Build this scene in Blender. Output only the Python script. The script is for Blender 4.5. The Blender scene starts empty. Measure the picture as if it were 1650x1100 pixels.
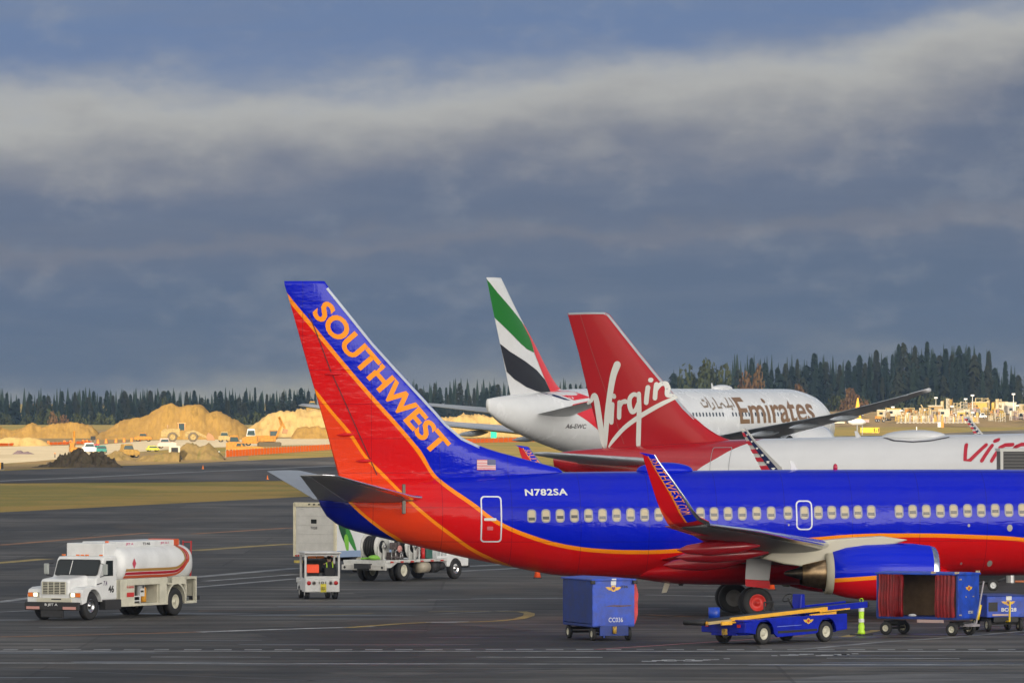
import bpy, bmesh, math, random
from mathutils import Vector, Matrix
R = math.radians
random.seed(7)
SC = bpy.context.scene
COL = SC.collection
# ---------------------------------------------------------------- camera
F = 10400.0      # focal length in photo pixels (photo 1650 wide): a long telephoto
HC = 8.0         # camera height, metres
YH = 645.0       # photo row of the horizon
cd = bpy.data.cameras.new('camera'); cam = bpy.data.objects.new('camera', cd); COL.objects.link(cam)
cam.location = (0, 0, HC); cam.rotation_euler = (R(90), 0, 0)
cd.sensor_width = 36; cd.lens = 36 * F / 1650.0
cd.shift_y = (YH - 550.0) / 1650.0
cd.clip_start = 1; cd.clip_end = 60000
SC.camera = cam
# ---------------------------------------------------------------- light
SUN_EL, SUN_AZ = 24.0, 207.0      # azimuth clockwise from +Y (the view direction): behind the camera, to the left
SE, SA = R(SUN_EL), R(SUN_AZ)
SV = Vector((math.cos(SE) * math.sin(SA), math.cos(SE) * math.cos(SA), math.sin(SE)))   # towards the sun
sl = bpy.data.lights.new('sun', 'SUN'); sun = bpy.data.objects.new('sun', sl); COL.objects.link(sun)
sl.energy = 4.6; sl.angle = R(0.5); sl.color = (1.0, 0.83, 0.58)
sun.rotation_euler = SV.to_track_quat('Z', 'Y').to_euler()
SC.view_settings.view_transform = 'Standard'; SC.view_settings.look = 'None'
SC.view_settings.gamma = 1; SC.view_settings.exposure = 0.35
SC.cycles.max_bounces = 6; SC.cycles.volume_bounces = 0; SC.cycles.transparent_max_bounces = 12
SC.cycles.use_denoising = True

# ---------------------------------------------------------------- node helpers
class NT:
    def __init__(s, tree): s.t = tree; s.n = tree.nodes; s.l = tree.links
    def new(s, typ, **kw):
        nd = s.n.new(typ)
        for k, v in kw.items(): setattr(nd, k, v)
        return nd
    def put(s, sock, v):
        if hasattr(v, 'is_output') or isinstance(v, bpy.types.NodeSocket): s.l.new(v, sock)
        else: sock.default_value = v
    def m(s, op, a, b=None, c=None, clamp=False):
        nd = s.new('ShaderNodeMath', operation=op, use_clamp=clamp)
        s.put(nd.inputs[0], a)
        if b is not None: s.put(nd.inputs[1], b)
        if c is not None: s.put(nd.inputs[2], c)
        return nd.outputs[0]
    def mix(s, f, a, b):
        nd = s.new('ShaderNodeMix', data_type='RGBA')
        s.put(nd.inputs[0], f)
        for i, v in ((6, a), (7, b)):
            if isinstance(v, bpy.types.NodeSocket): s.l.new(v, nd.inputs[i])
            else: nd.inputs[i].default_value = (*v[:3], 1)
        return nd.outputs[2]
    def ss(s, x, a, b):       # smoothstep a..b
        nd = s.new('ShaderNodeMapRange', interpolation_type='SMOOTHSTEP')
        s.put(nd.inputs[0], x); nd.inputs[1].default_value = a; nd.inputs[2].default_value = b
        return nd.outputs[0]
    def ramp(s, f, pts, interp='LINEAR'):
        nd = s.new('ShaderNodeValToRGB'); s.put(nd.inputs[0], f); cr = nd.color_ramp; cr.interpolation = interp
        while len(cr.elements) < len(pts): cr.elements.new(0.5)
        for e, (p, c) in zip(cr.elements, pts): e.position = p; e.color = (*c[:3], 1)
        return nd.outputs[0]
    def noise(s, vec, scale, detail=4, rough=.5, out=0, dist=0):
        nd = s.new('ShaderNodeTexNoise'); s.put(nd.inputs['Vector'], vec)
        nd.inputs['Scale'].default_value = scale; nd.inputs['Detail'].default_value = detail
        nd.inputs['Roughness'].default_value = rough; nd.inputs['Distortion'].default_value = dist
        return nd.outputs[out]
    def comb(s, x, y, z):
        nd = s.new('ShaderNodeCombineXYZ')
        for i, v in enumerate((x, y, z)): s.put(nd.inputs[i], v)
        return nd.outputs[0]
    def curve(s, x, pts, x0, x1, z0, z1):  # float curve through real-unit points
        u = s.m('DIVIDE', s.m('SUBTRACT', x, x0), x1 - x0, clamp=True)
        nd = s.new('ShaderNodeFloatCurve'); s.put(nd.inputs['Value'], u)
        c = nd.mapping.curves[0]; q = [((a - x0) / (x1 - x0), (b - z0) / (z1 - z0)) for a, b in sorted(pts)]
        c.points[0].location = q[0]; c.points[1].location = q[-1]
        for a in q[1:-1]: c.points.new(*a)
        for p in c.points: p.handle_type = 'AUTO_CLAMPED'
        nd.mapping.update()
        return s.m('ADD', s.m('MULTIPLY', nd.outputs[0], z1 - z0), z0)

def lin(r, g, b):
    f = lambda c: (c / 255 / 12.92) if c / 255 <= .04045 else ((c / 255 + .055) / 1.055) ** 2.4
    return (f(r), f(g), f(b))

# ---------------------------------------------------------------- world: broken cloud over a low bright horizon
w = bpy.data.worlds.new('World'); SC.world = w; w.use_nodes = True
T = NT(w.node_tree); T.n.clear()
tc = T.new('ShaderNodeTexCoord'); sx = T.new('ShaderNodeSeparateXYZ'); T.l.new(tc.outputs['Generated'], sx.inputs[0])
X, Y, Z = sx.outputs
el = T.m('MULTIPLY', T.m('ARCSINE', Z), 57.2958)
az = T.m('MULTIPLY', T.m('ARCTAN2', X, Y), 57.2958)
# cloud layers are long and flat near the horizon
v1 = T.comb(T.m('MULTIPLY', az, .55), T.m('MULTIPLY', el, 1.5), 3.1)
n1 = T.noise(v1, .8, 3, .5)
v2 = T.comb(T.m('MULTIPLY', az, 1.0), T.m('MULTIPLY', el, 1.6), 7.7)
n2 = T.noise(v2, 1.5, 6, .55)
v3 = T.comb(T.m('MULTIPLY', az, .5), T.m('MULTIPLY', el, 4.0), 1.7)
n3 = T.noise(v3, 1.2, 4, .5)
el_w = T.m('ADD', el, T.m('MULTIPLY', T.m('SUBTRACT', n1, .5), .95))
el_w = T.m('ADD', el_w, T.m('MULTIPLY', T.m('SUBTRACT', n2, .5), .45))
n5 = T.noise(T.comb(T.m('MULTIPLY', az, 1.6), T.m('MULTIPLY', el, 4.5), 4.4), 2.2, 6, .6)
el_w = T.m('ADD', el_w, T.m('MULTIPLY', T.m('SUBTRACT', n5, .5), .15))
el_w = T.m('SUBTRACT', el_w, T.m('MULTIPLY', az, .03)); az_r = T.m('MAXIMUM', T.m('SUBTRACT', az, 1.0), 0.0)
el_w = T.m('SUBTRACT', el_w, T.m('MULTIPLY', T.m('MULTIPLY', az_r, az_r), T.m('MULTIPLY', T.ss(el, 1.2, 3.2), .045)))
def ypos(y): return ((YH - y) / F * 57.2958 + 1) / 6.0
u = T.m('DIVIDE', T.m('ADD', el_w, 1.0), 6.0, clamp=True)
front = T.ramp(u, [(ypos(660), lin(166, 164, 150)), (ypos(618), lin(122, 129, 137)), (ypos(570), lin(90, 105, 125)),
    (ypos(470), lin(94, 108, 130)), (ypos(405), lin(99, 111, 132)), (ypos(380), lin(120, 123, 134)), (ypos(355), lin(99, 111, 132)),
    (ypos(300), lin(102, 114, 136)), (ypos(262), lin(124, 129, 142)), (ypos(215), lin(148, 150, 154)), (ypos(155), lin(188, 187, 181)),
    (ypos(105), lin(132, 144, 165)), (ypos(60), lin(104, 127, 166)), (ypos(-60), lin(112, 131, 162)), (ypos(-200), lin(165, 170, 178))], 'B_SPLINE')
front = T.mix(T.m('MULTIPLY', T.ss(n3, .42, .72), .13), front, lin(136, 139, 146))
front = T.mix(T.m('MULTIPLY', T.ss(n2, .5, .75), .16), front, lin(176, 176, 172))
# the clearing sky behind and above the camera
v4 = T.comb(T.m('MULTIPLY', X, 1.0), T.m('MULTIPLY', Y, 1.0), T.m('MULTIPLY', Z, 2.6))
n4 = T.noise(v4, 3.2, 6, .56)
sky = T.new('ShaderNodeTexSky', sky_type='NISHITA'); sky.sun_disc = False
sky.sun_elevation = SE; sky.sun_rotation = SA; sky.altitude = 100
blue = T.mix(1.0, (0, 0, 0), sky.outputs[0]); vm = T.new('ShaderNodeVectorMath', operation='SCALE')
T.l.new(blue, vm.inputs[0]); vm.inputs['Scale'].default_value = .08
cl = T.ss(n4, .40, .60)
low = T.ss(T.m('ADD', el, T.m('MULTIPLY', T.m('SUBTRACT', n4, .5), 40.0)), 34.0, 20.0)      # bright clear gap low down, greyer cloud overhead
# cloud brightness: brighter towards the sun, greyer away from it
dt = T.new('ShaderNodeVectorMath', operation='DOT_PRODUCT'); T.l.new(tc.outputs['Generated'], dt.inputs[0]); dt.inputs[1].default_value = SV
glow = T.ss(dt.outputs['Value'], -.5, 1.0)
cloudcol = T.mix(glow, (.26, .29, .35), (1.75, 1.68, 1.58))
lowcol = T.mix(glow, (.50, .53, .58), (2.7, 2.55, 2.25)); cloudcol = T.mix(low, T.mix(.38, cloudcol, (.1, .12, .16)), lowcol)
azb = T.m('ADD', az, T.m('MULTIPLY', T.m('SUBTRACT', T.noise(T.comb(T.m('MULTIPLY', az, .35), T.m('MULTIPLY', el, 1.3), 2.0), 1.0, 4, .6), .5), 7.0))
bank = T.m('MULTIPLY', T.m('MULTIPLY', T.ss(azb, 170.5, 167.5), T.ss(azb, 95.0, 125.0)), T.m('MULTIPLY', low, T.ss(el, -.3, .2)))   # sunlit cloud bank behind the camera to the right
back = T.mix(T.m('ADD', T.m('MULTIPLY', cl, .75), .2), vm.outputs[0], cloudcol)
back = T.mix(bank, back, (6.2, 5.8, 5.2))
isback = T.ss(el, 4.6, 14.0)
sidew = T.ss(T.m('ABSOLUTE', az), 12.0, 60.0)
wt = T.m('MAXIMUM', isback, sidew)
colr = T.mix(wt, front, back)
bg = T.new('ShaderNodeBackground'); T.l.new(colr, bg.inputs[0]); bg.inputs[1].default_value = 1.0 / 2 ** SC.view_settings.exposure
out = T.new('ShaderNodeOutputWorld'); T.l.new(bg.outputs[0], out.inputs[0])

# ---------------------------------------------------------------- materials
MC = {}
def mat(name, col, rough=.5, metal=0, coat=0, spec=.5, var=.0, vscale=3, bump=0, bscale=4, emit=None, es=1):
    if name in MC: return MC[name]
    m = bpy.data.materials.new(name); m.use_nodes = True; MC[name] = m
    t = NT(m.node_tree); b = t.n['Principled BSDF']
    b.inputs['Roughness'].default_value = rough; b.inputs['Metallic'].default_value = metal
    b.inputs['Coat Weight'].default_value = coat; b.inputs['Coat Roughness'].default_value = .05
    b.inputs['Specular IOR Level'].default_value = spec
    if var:
        c = t.new('ShaderNodeTexCoord'); n = t.noise(c.outputs['Object'], vscale, 6, .65)
        lo = [max(0, x * (1 - var)) for x in col]; hi = [min(1, x * (1 + var * .6)) for x in col]
        t.l.new(t.mix(t.ss(n, .3, .7), lo, hi), b.inputs['Base Color'])
        t.l.new(t.m('ADD', t.m('MULTIPLY', n, .25), rough - .12, clamp=True), b.inputs['Roughness'])
    else: b.inputs['Base Color'].default_value = (*col, 1)
    if bump:
        c = t.new('ShaderNodeTexCoord'); n = t.noise(c.outputs['Object'], bscale, 3, .5)
        bp = t.new('ShaderNodeBump'); bp.inputs['Strength'].default_value = 1; bp.inputs['Distance'].default_value = bump
        t.l.new(n, bp.inputs['Height']); t.l.new(bp.outputs[0], b.inputs['Normal'])
    if emit: b.inputs['Emission Color'].default_value = (*emit, 1); b.inputs['Emission Strength'].default_value = es
    return m

# ---------------------------------------------------------------- picture-to-place helpers
def G(px, py, z=0.0):
    y = F * (HC - z) / (py - YH); return Vector(((px - 825) * y / F, y, z))
def at(px, py, y): return Vector(((px - 825) * y / F, y, HC - (py - YH) * y / F))
class Frame:    # a vehicle's own axes: x forward, y left, z up; inv() turns a photo point on the plane y = c into (x, z)
    def __init__(s, loc, yaw, pitch=0, roll=0):
        s.M = Matrix.Translation(loc) @ Matrix.Rotation(R(yaw), 4, 'Z') @ Matrix.Rotation(R(-pitch), 4, 'Y') @ Matrix.Rotation(R(roll), 4, 'X')
        s.I = s.M.inverted()
    def inv(s, px, py, c=0.0):
        o = s.I @ Vector((0, 0, HC)); d = (s.I.to_3x3() @ Vector(((px - 825) / F, 1, -(py - YH) / F)))
        k = (c - o.y) / d.y; p = o + d * k; return (p.x, p.z)
    def put(s, o): o.matrix_world = s.M

# ---------------------------------------------------------------- mesh builder
class MB:
    def __init__(s): s.v = []; s.f = []; s.mi = []; s.cur = 0; s.sm = []; s.smooth = False
    def add(s, vs, fs):
        o = len(s.v); s.v += [tuple(v) for v in vs]
        for f in fs: s.f.append(tuple(i + o for i in f)); s.mi.append(s.cur); s.sm.append(s.smooth)
        return s
    def box(s, c, d, rz=0, ry=0, taper=1.0):
        x, y, z = (q / 2 for q in d); vs = []
        M_ = Matrix.Rotation(rz, 3, 'Z') @ Matrix.Rotation(ry, 3, 'Y')
        for sz in (-1, 1):
            k = taper if sz > 0 else 1
            for a, b in ((-1, -1), (1, -1), (1, 1), (-1, 1)): vs.append(Vector(c) + M_ @ Vector((a * x * k, b * y * k, sz * z)))
        return s.add(vs, [(3, 2, 1, 0), (4, 5, 6, 7), (0, 1, 5, 4), (1, 2, 6, 5), (2, 3, 7, 6), (3, 0, 4, 7)])
    def prism(s, poly, axis, a, b):     # poly in the two other axes, extruded a..b along axis
        n = len(poly)
        def P(p, h): return {'x': (h, p[0], p[1]), 'y': (p[0], h, p[1]), 'z': (p[0], p[1], h)}[axis]
        vs = [P(p, a) for p in poly] + [P(p, b) for p in poly]
        fs = [tuple(range(n)), tuple(range(2 * n - 1, n - 1, -1))] + [(i, i + n, (i + 1) % n + n, (i + 1) % n) for i in range(n)]
        return s.add(vs, fs)
    def ring(s, rings, caps=True, closed=True):
        n = len(rings[0]); vs = [p for r in rings for p in r]; fs = []
        for k in range(len(rings) - 1):
            for i in range(n if closed else n - 1):
                j = (i + 1) % n; fs.append((k * n + i, k * n + j, (k + 1) * n + j, (k + 1) * n + i))
        if caps: fs.append(tuple(range(n - 1, -1, -1))); fs.append(tuple((len(rings) - 1) * n + i for i in range(n)))
        return s.add(vs, fs)
    def cyl(s, p0, p1, r0, r1=None, n=16, caps=True):
        r1 = r0 if r1 is None else r1; p0 = Vector(p0); p1 = Vector(p1); d = (p1 - p0).normalized()
        u_ = d.orthogonal().normalized(); v_ = d.cross(u_)
        rg = [[p + (u_ * math.cos(2 * math.pi * i / n) + v_ * math.sin(2 * math.pi * i / n)) * max(r, 1e-4) for i in range(n)] for p, r in ((p0, r0), (p1, r1))]
        return s.ring(rg, caps)
    def lathe(s, prof, o, d, n=24, caps=False):     # prof: (distance along d, radius)
        o = Vector(o); d = Vector(d).normalized(); u_ = d.orthogonal().normalized(); v_ = d.cross(u_)
        rg = [[o + d * t + (u_ * math.cos(2 * math.pi * i / n) + v_ * math.sin(2 * math.pi * i / n)) * max(r, 1e-4) for i in range(n)] for t, r in prof]
        return s.ring(rg, caps)
    def tube(s, pts, r, n=8):
        for a, b in zip(pts, pts[1:]): s.cyl(a, b, r, n=n)
        return s
    def ell(s, c, rad, nu=14, nv=8):
        rg = [[(c[0] + rad[0] * math.cos(a) * math.sin(b), c[1] + rad[1] * math.sin(a) * math.sin(b), c[2] + rad[2] * math.cos(b))
               for a in [2 * math.pi * i / nu for i in range(nu)]] for b in [math.pi * (j + .02) / (nv + .04) for j in range(nv + 1)]]
        return s.ring(rg, True)
    def build(s, name, mats, parent=None, bevel=0, seg=2, fix=True):
        me = bpy.data.meshes.new(name); me.from_pydata(s.v, [], s.f)
        mats = mats if isinstance(mats, (list, tuple)) else [mats]
        for m in mats: me.materials.append(m)
        me.polygons.foreach_set('material_index', s.mi); me.polygons.foreach_set('use_smooth', s.sm)
        if fix:
            bm = bmesh.new(); bm.from_mesh(me); bmesh.ops.recalc_face_normals(bm, faces=bm.faces); bm.to_mesh(me); bm.free()
        o = bpy.data.objects.new(name, me); COL.objects.link(o)
        if parent: o.parent = parent
        if bevel:
            md = o.modifiers.new('b', 'BEVEL'); md.width = bevel; md.segments = seg; md.limit_method = 'ANGLE'; md.angle_limit = R(40)
        return o
def mb(smooth=False): q = MB(); q.smooth = smooth; return q
def tag(o, label=None, cat=None, group=None, kind=None):
    for k, v in (('label', label), ('category', cat), ('group', group), ('kind', kind)):
        if v: o[k] = v
    return o
def empty(name, loc=(0, 0, 0), rz=0, **kw):
    o = bpy.data.objects.new(name, None); COL.objects.link(o); o.location = loc; o.rotation_euler = (0, 0, R(rz)); o.empty_display_size = .5
    return tag(o, **kw)
def copy_tree(o, parent=None):
    c = o.copy(); COL.objects.link(c); c.parent = parent
    for ch in [k for k in KIDS().get(o.name, [])]: copy_tree(ch, c)
    return c
def KIDS():
    d = {}
    for o in bpy.data.objects:
        if o.parent: d.setdefault(o.parent.name, []).append(o)
    return d

def interp(tab, x):     # tab sorted [(x, a, b, ...)], monotone smooth
    if x <= tab[0][0]: return tab[0][1:]
    if x >= tab[-1][0]: return tab[-1][1:]
    for i in range(len(tab) - 1):
        if x <= tab[i + 1][0]: break
    x0, x1 = tab[i][0], tab[i + 1][0]; h = x1 - x0; t = (x - x0) / h; res = []
    for k in range(1, len(tab[0])):
        d = (tab[i + 1][k] - tab[i][k]) / h
        def slope(j):
            if j <= 0 or j >= len(tab) - 1: return (tab[min(j, len(tab) - 2) + 1][k] - tab[min(j, len(tab) - 2)][k]) / (tab[min(j, len(tab) - 2) + 1][0] - tab[min(j, len(tab) - 2)][0])
            a = (tab[j][k] - tab[j - 1][k]) / (tab[j][0] - tab[j - 1][0]); b = (tab[j + 1][k] - tab[j][k]) / (tab[j + 1][0] - tab[j][0])
            return 0 if a * b <= 0 else 2 * a * b / (a + b)
        m0, m1 = slope(i), slope(i + 1)
        res.append((2 * t ** 3 - 3 * t ** 2 + 1) * tab[i][k] + (t ** 3 - 2 * t ** 2 + t) * h * m0 + (-2 * t ** 3 + 3 * t ** 2) * tab[i + 1][k] + (t ** 3 - t ** 2) * h * m1)
    return res
def linterp(tab, x):
    if x <= tab[0][0]: return tab[0][1]
    for a, b in zip(tab, tab[1:]):
        if x <= b[0]: return a[1] + (b[1] - a[1]) * (x - a[0]) / (b[0] - a[0])
    return tab[-1][1]
def foil(u): u = min(1, max(0, u)); return 5 * (.2969 * math.sqrt(u) - .126 * u - .3516 * u * u + .2843 * u ** 3 - .1036 * u ** 4)

# decals: flat shapes in (x, z), cut into a grid and laid on a surface y = surf(x, z)
def text_polys(body, size, bold=0.0, shear=0, spacing=1.0):
    c = bpy.data.curves.new('lettering', 'FONT'); c.body = body; c.size = size; c.offset = bold; c.shear = shear; c.space_character = spacing
    c.resolution_u = 4; o = bpy.data.objects.new('lettering', c); COL.objects.link(o)
    dg = bpy.context.evaluated_depsgraph_get(); me = bpy.data.meshes.new_from_object(o.evaluated_get(dg))
    bpy.data.objects.remove(o); bpy.data.curves.remove(c); return me
def decal(name, src, surf, material, parent, side=-1, cell=.3, ofs=.012, xf=None, thick=0):
    """src: a mesh in its XY plane or a list of polygons; xf maps (u, v) to (x, z)"""
    bm = bmesh.new()
    if isinstance(src, bpy.types.Mesh): bm.from_mesh(src); bpy.data.meshes.remove(src)
    else:
        for poly in src: bm.faces.new([bm.verts.new((p[0], p[1], 0)) for p in poly])
    if xf:
        for v in bm.verts: a = xf(v.co.x, v.co.y); v.co = (a[0], a[1], 0)
    bmesh.ops.triangulate(bm, faces=bm.faces)
    if cell:
        for ax in (0, 1):
            vs = [v.co[ax] for v in bm.verts]; lo, hi = min(vs), max(vs); k = math.ceil(lo / cell)
            while k * cell < hi:
                co = [0, 0, 0]; co[ax] = k * cell; no = [0, 0, 0]; no[ax] = 1
                bmesh.ops.bisect_plane(bm, geom=bm.verts[:] + bm.edges[:] + bm.faces[:], plane_co=co, plane_no=no); k += 1
    for v in bm.verts: x, z = v.co.x, v.co.y; v.co = (x, side * (surf(x, z) + ofs), z)
    for f in bm.faces:
        f.normal_update(); f.smooth = True
        if f.normal.y * side < 0: f.normal_flip()
    me = bpy.data.meshes.new(name); bm.to_mesh(me); bm.free(); me.materials.append(material)
    o = bpy.data.objects.new(name, me); COL.objects.link(o); o.parent = parent; return o
def rrect(cx, cz, w_, h_, r, n=5):
    pts = []
    for sx_, sz_, a0 in ((1, 1, 0), (-1, 1, 90), (-1, -1, 180), (1, -1, 270)):
        for i in range(n): a = R(a0 + 90 * i / (n - 1)); pts.append((cx + sx_ * (w_ / 2 - r) + r * math.cos(a), cz + sz_ * (h_ / 2 - r) + r * math.sin(a)))
    return pts
def frame_polys(outer, inner):
    n = len(outer); return [[outer[i], outer[(i + 1) % n], inner[(i + 1) % n], inner[i]] for i in range(n)]
def stroke(pts, w_, taper=None, cap=True):  # a brush stroke as quads
    out_ = []; n = len(pts)
    L_ = []
    for i, p in enumerate(pts):
        a = pts[max(0, i - 1)]; b = pts[min(n - 1, i + 1)]; dx, dz = b[0] - a[0], b[1] - a[1]; l = math.hypot(dx, dz) or 1
        ww = (w_ if taper is None else taper[i]) / 2; L_.append(((p[0] - dz / l * ww, p[1] + dx / l * ww), (p[0] + dz / l * ww, p[1] - dx / l * ww)))
    for a, b in zip(L_, L_[1:]): out_.append([a[0], b[0], b[1], a[1]])
    if cap:
        for i in (0, n - 1):
            ww = (w_ if taper is None else taper[i]) / 2
            out_.append([(pts[i][0] + ww * math.cos(2 * math.pi * k / 12), pts[i][1] + ww * math.sin(2 * math.pi * k / 12)) for k in range(12)])
    return out_
def smoothpath(pts, n=6):
    out_ = []; P = [pts[0]] + list(pts) + [pts[-1]]
    for i in range(1, len(P) - 2):
        for k in range(n):
            t = k / n; a, b, c, d = P[i - 1], P[i], P[i + 1], P[i + 2]
            out_.append(tuple(.5 * (2 * b[j] + (c[j] - a[j]) * t + (2 * a[j] - 5 * b[j] + 4 * c[j] - d[j]) * t * t + (3 * b[j] - a[j] - 3 * c[j] + d[j]) * t ** 3) for j in range(len(b))))
    out_.append(tuple(pts[-1])); return out_

# ---------------------------------------------------------------- aeroplane builders
class Hull:
    def __init__(s, tab): s.t = sorted(tab)      # (x, ztop, zbot, halfwidth)
    def y(s, x, z):
        zt, zb, hw = interp(s.t, x); q = (z - (zt + zb) / 2) / ((zt - zb) / 2); return hw * math.sqrt(max(.0, 1 - q * q))
    def mesh(s, name, m, parent, n=64, step=.35):
        x0, x1 = s.t[0][0], s.t[-1][0]; k = int((x1 - x0) / step); xs = [x0 + (x1 - x0) * i / k for i in range(k + 1)]
        xs = [x0, x0 + .03, x0 + .12] + xs[1:-1] + [x1 - .12, x1 - .03, x1]; rg = []
        for x in xs:
            zt, zb, hw = interp(s.t, x); c = (zt + zb) / 2; h = (zt - zb) / 2
            rg.append([(x, hw * math.sin(2 * math.pi * i / n), c + h * math.cos(2 * math.pi * i / n)) for i in range(n)])
        b = mb(True); b.ring(rg); return b.build(name, m, parent)
class Fin:
    def __init__(s, le, te, th): s.le = sorted(le); s.te = sorted(te); s.th = sorted(th)   # (z, x), (z, x), (z, half thickness)
    def y(s, x, z):
        a = interp(s.le, z)[0]; b = linterp(s.te, z); return linterp(s.th, z) * 2 * foil((a - x) / (a - b))
    def mesh(s, name, m, parent, step=.12, n=18, top=True):
        z0, z1 = s.le[0][0], s.le[-1][0]; k = int((z1 - z0) / step); rg = []
        us = [(1 - math.cos(math.pi * i / n)) / 2 for i in range(n + 1)]
        for j in range(k + 1):
            z = z0 + (z1 - z0) * j / k; a = interp(s.le, z)[0]; b = linterp(s.te, z); t = linterp(s.th, z) * 2
            rg.append([(a + (b - a) * q, t * foil(q), z) for q in us] + [(a + (b - a) * q, -t * foil(q), z) for q in us[-2:0:-1]])
        q = mb(True); q.ring(rg); return q.build(name, m, parent)
def wing(name, secs, m, parent, n=14, u0=0, u1=1, grow=0):
    """secs: (LE xyz, TE xyz, thickness, cant degrees); the profile's thickness stands across the plane of the section"""
    rg = []; us = [u0 + (u1 - u0) * (1 - math.cos(math.pi * i / n)) / 2 for i in range(n + 1)]
    for le, te, th, ca in secs:
        le = Vector(le); te = Vector(te); N_ = Vector((0, -math.sin(R(ca)), math.cos(R(ca)))); ring = []
        for q in us: ring.append(le + (te - le) * q + N_ * (th * foil(q) + grow))
        for q in (us[-2:0:-1] if u0 == 0 else us[::-1]): ring.append(le + (te - le) * q - N_ * (th * foil(q) + grow))
        rg.append(ring)
    q = mb(True); q.ring(rg); return q.build(name, m, parent)
def lerp(a, b, t): return tuple(x + (y - x) * t for x, y in zip(a, b))
def densify(secs, k=4):
    o_ = []
    for a, b in zip(secs, secs[1:]):
        for i in range(k): t = i / k; o_.append((lerp(a[0], b[0], t), lerp(a[1], b[1], t), a[2] + (b[2] - a[2]) * t, a[3] + (b[3] - a[3]) * t))
    return o_ + [secs[-1]]
def wheel(parent, c, r, wd, tyre, rim, side=-1, axis=(0, 1, 0), hub=.55, name='wheel'):
    """tyre with an open rim; side is the direction along axis its face looks"""
    q = mb(True); h = wd / 2
    q.lathe([(-h * .8, r * hub), (-h, r * .72), (-h * .92, r * .92), (-h * .6, r), (h * .6, r), (h * .92, r * .92), (h, r * .72), (h * .8, r * hub)], c, axis, 28)
    t = q.build(name, tyre, parent)
    p = mb(True); d = Vector(axis).normalized() * side; c = Vector(c)
    p.lathe([(-h * .8, r * hub), (h * .75, r * hub), (h * .72, r * hub * .86), (h * .35, r * hub * .72), (h * .35, r * hub * .3), (h * .7, r * hub * .26), (h * .7, .001)], c, d, 24)
    p.build('rim', rim, t); return t
# ================================================================ AIRLINERS
white_p = mat('white paint', (.60, .61, .63), .22, coat=.6, var=.04, vscale=.6)
grey_p = mat('light grey paint', (.33, .36, .40), .35, var=.12, vscale=1.2)
dgrey_p = mat('dark grey underside', (.20, .205, .21), .38, var=.15, vscale=1.5)
metal_e = mat('polished leading edge', (.75, .77, .80), .18, metal=1)
steel = mat('steel', (.38, .38, .38), .35, metal=1)
dark_steel = mat('sooty nozzle metal', (.09, .075, .06), .42, metal=1, var=.4, vscale=6)
bronze = mat('heat stained nozzle', (.34, .24, .14), .32, metal=1, var=.3, vscale=5)
rubber = mat('tyre rubber', (.018, .018, .019), .75, var=.2)
black_m = mat('black', (.012, .012, .013), .6)
red_rim = mat('red wheel', (.62, .03, .02), .4)
grey_rim = mat('grey wheel', (.12, .12, .12), .45)
orange_m = mat('orange stripe', (.86, .27, .015), .3, coat=.4)
sblue = mat('deep blue paint', (.002, .012, .50), .3, coat=.12, spec=.15)
sred = mat('bright red paint', (.52, .005, .010), .3, coat=.12, spec=.2)
vred = mat('dark red paint', (.35, .006, .012), .28, coat=.12, spec=.25)
off_white = mat('off white lettering', (.62, .63, .60), .35)
gold_m = mat('gold lettering', (.90, .28, .006), .45, spec=.2)

def decal_line(name, pts, w_, fr, c, surf, m, parent, side=-1, cell=.5, ofs=.014, cap=False):
    return decal(name, stroke([fr.inv(px, py, c) for px, py in pts], w_, cap=cap), surf, m, parent, side, cell, ofs)

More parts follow.
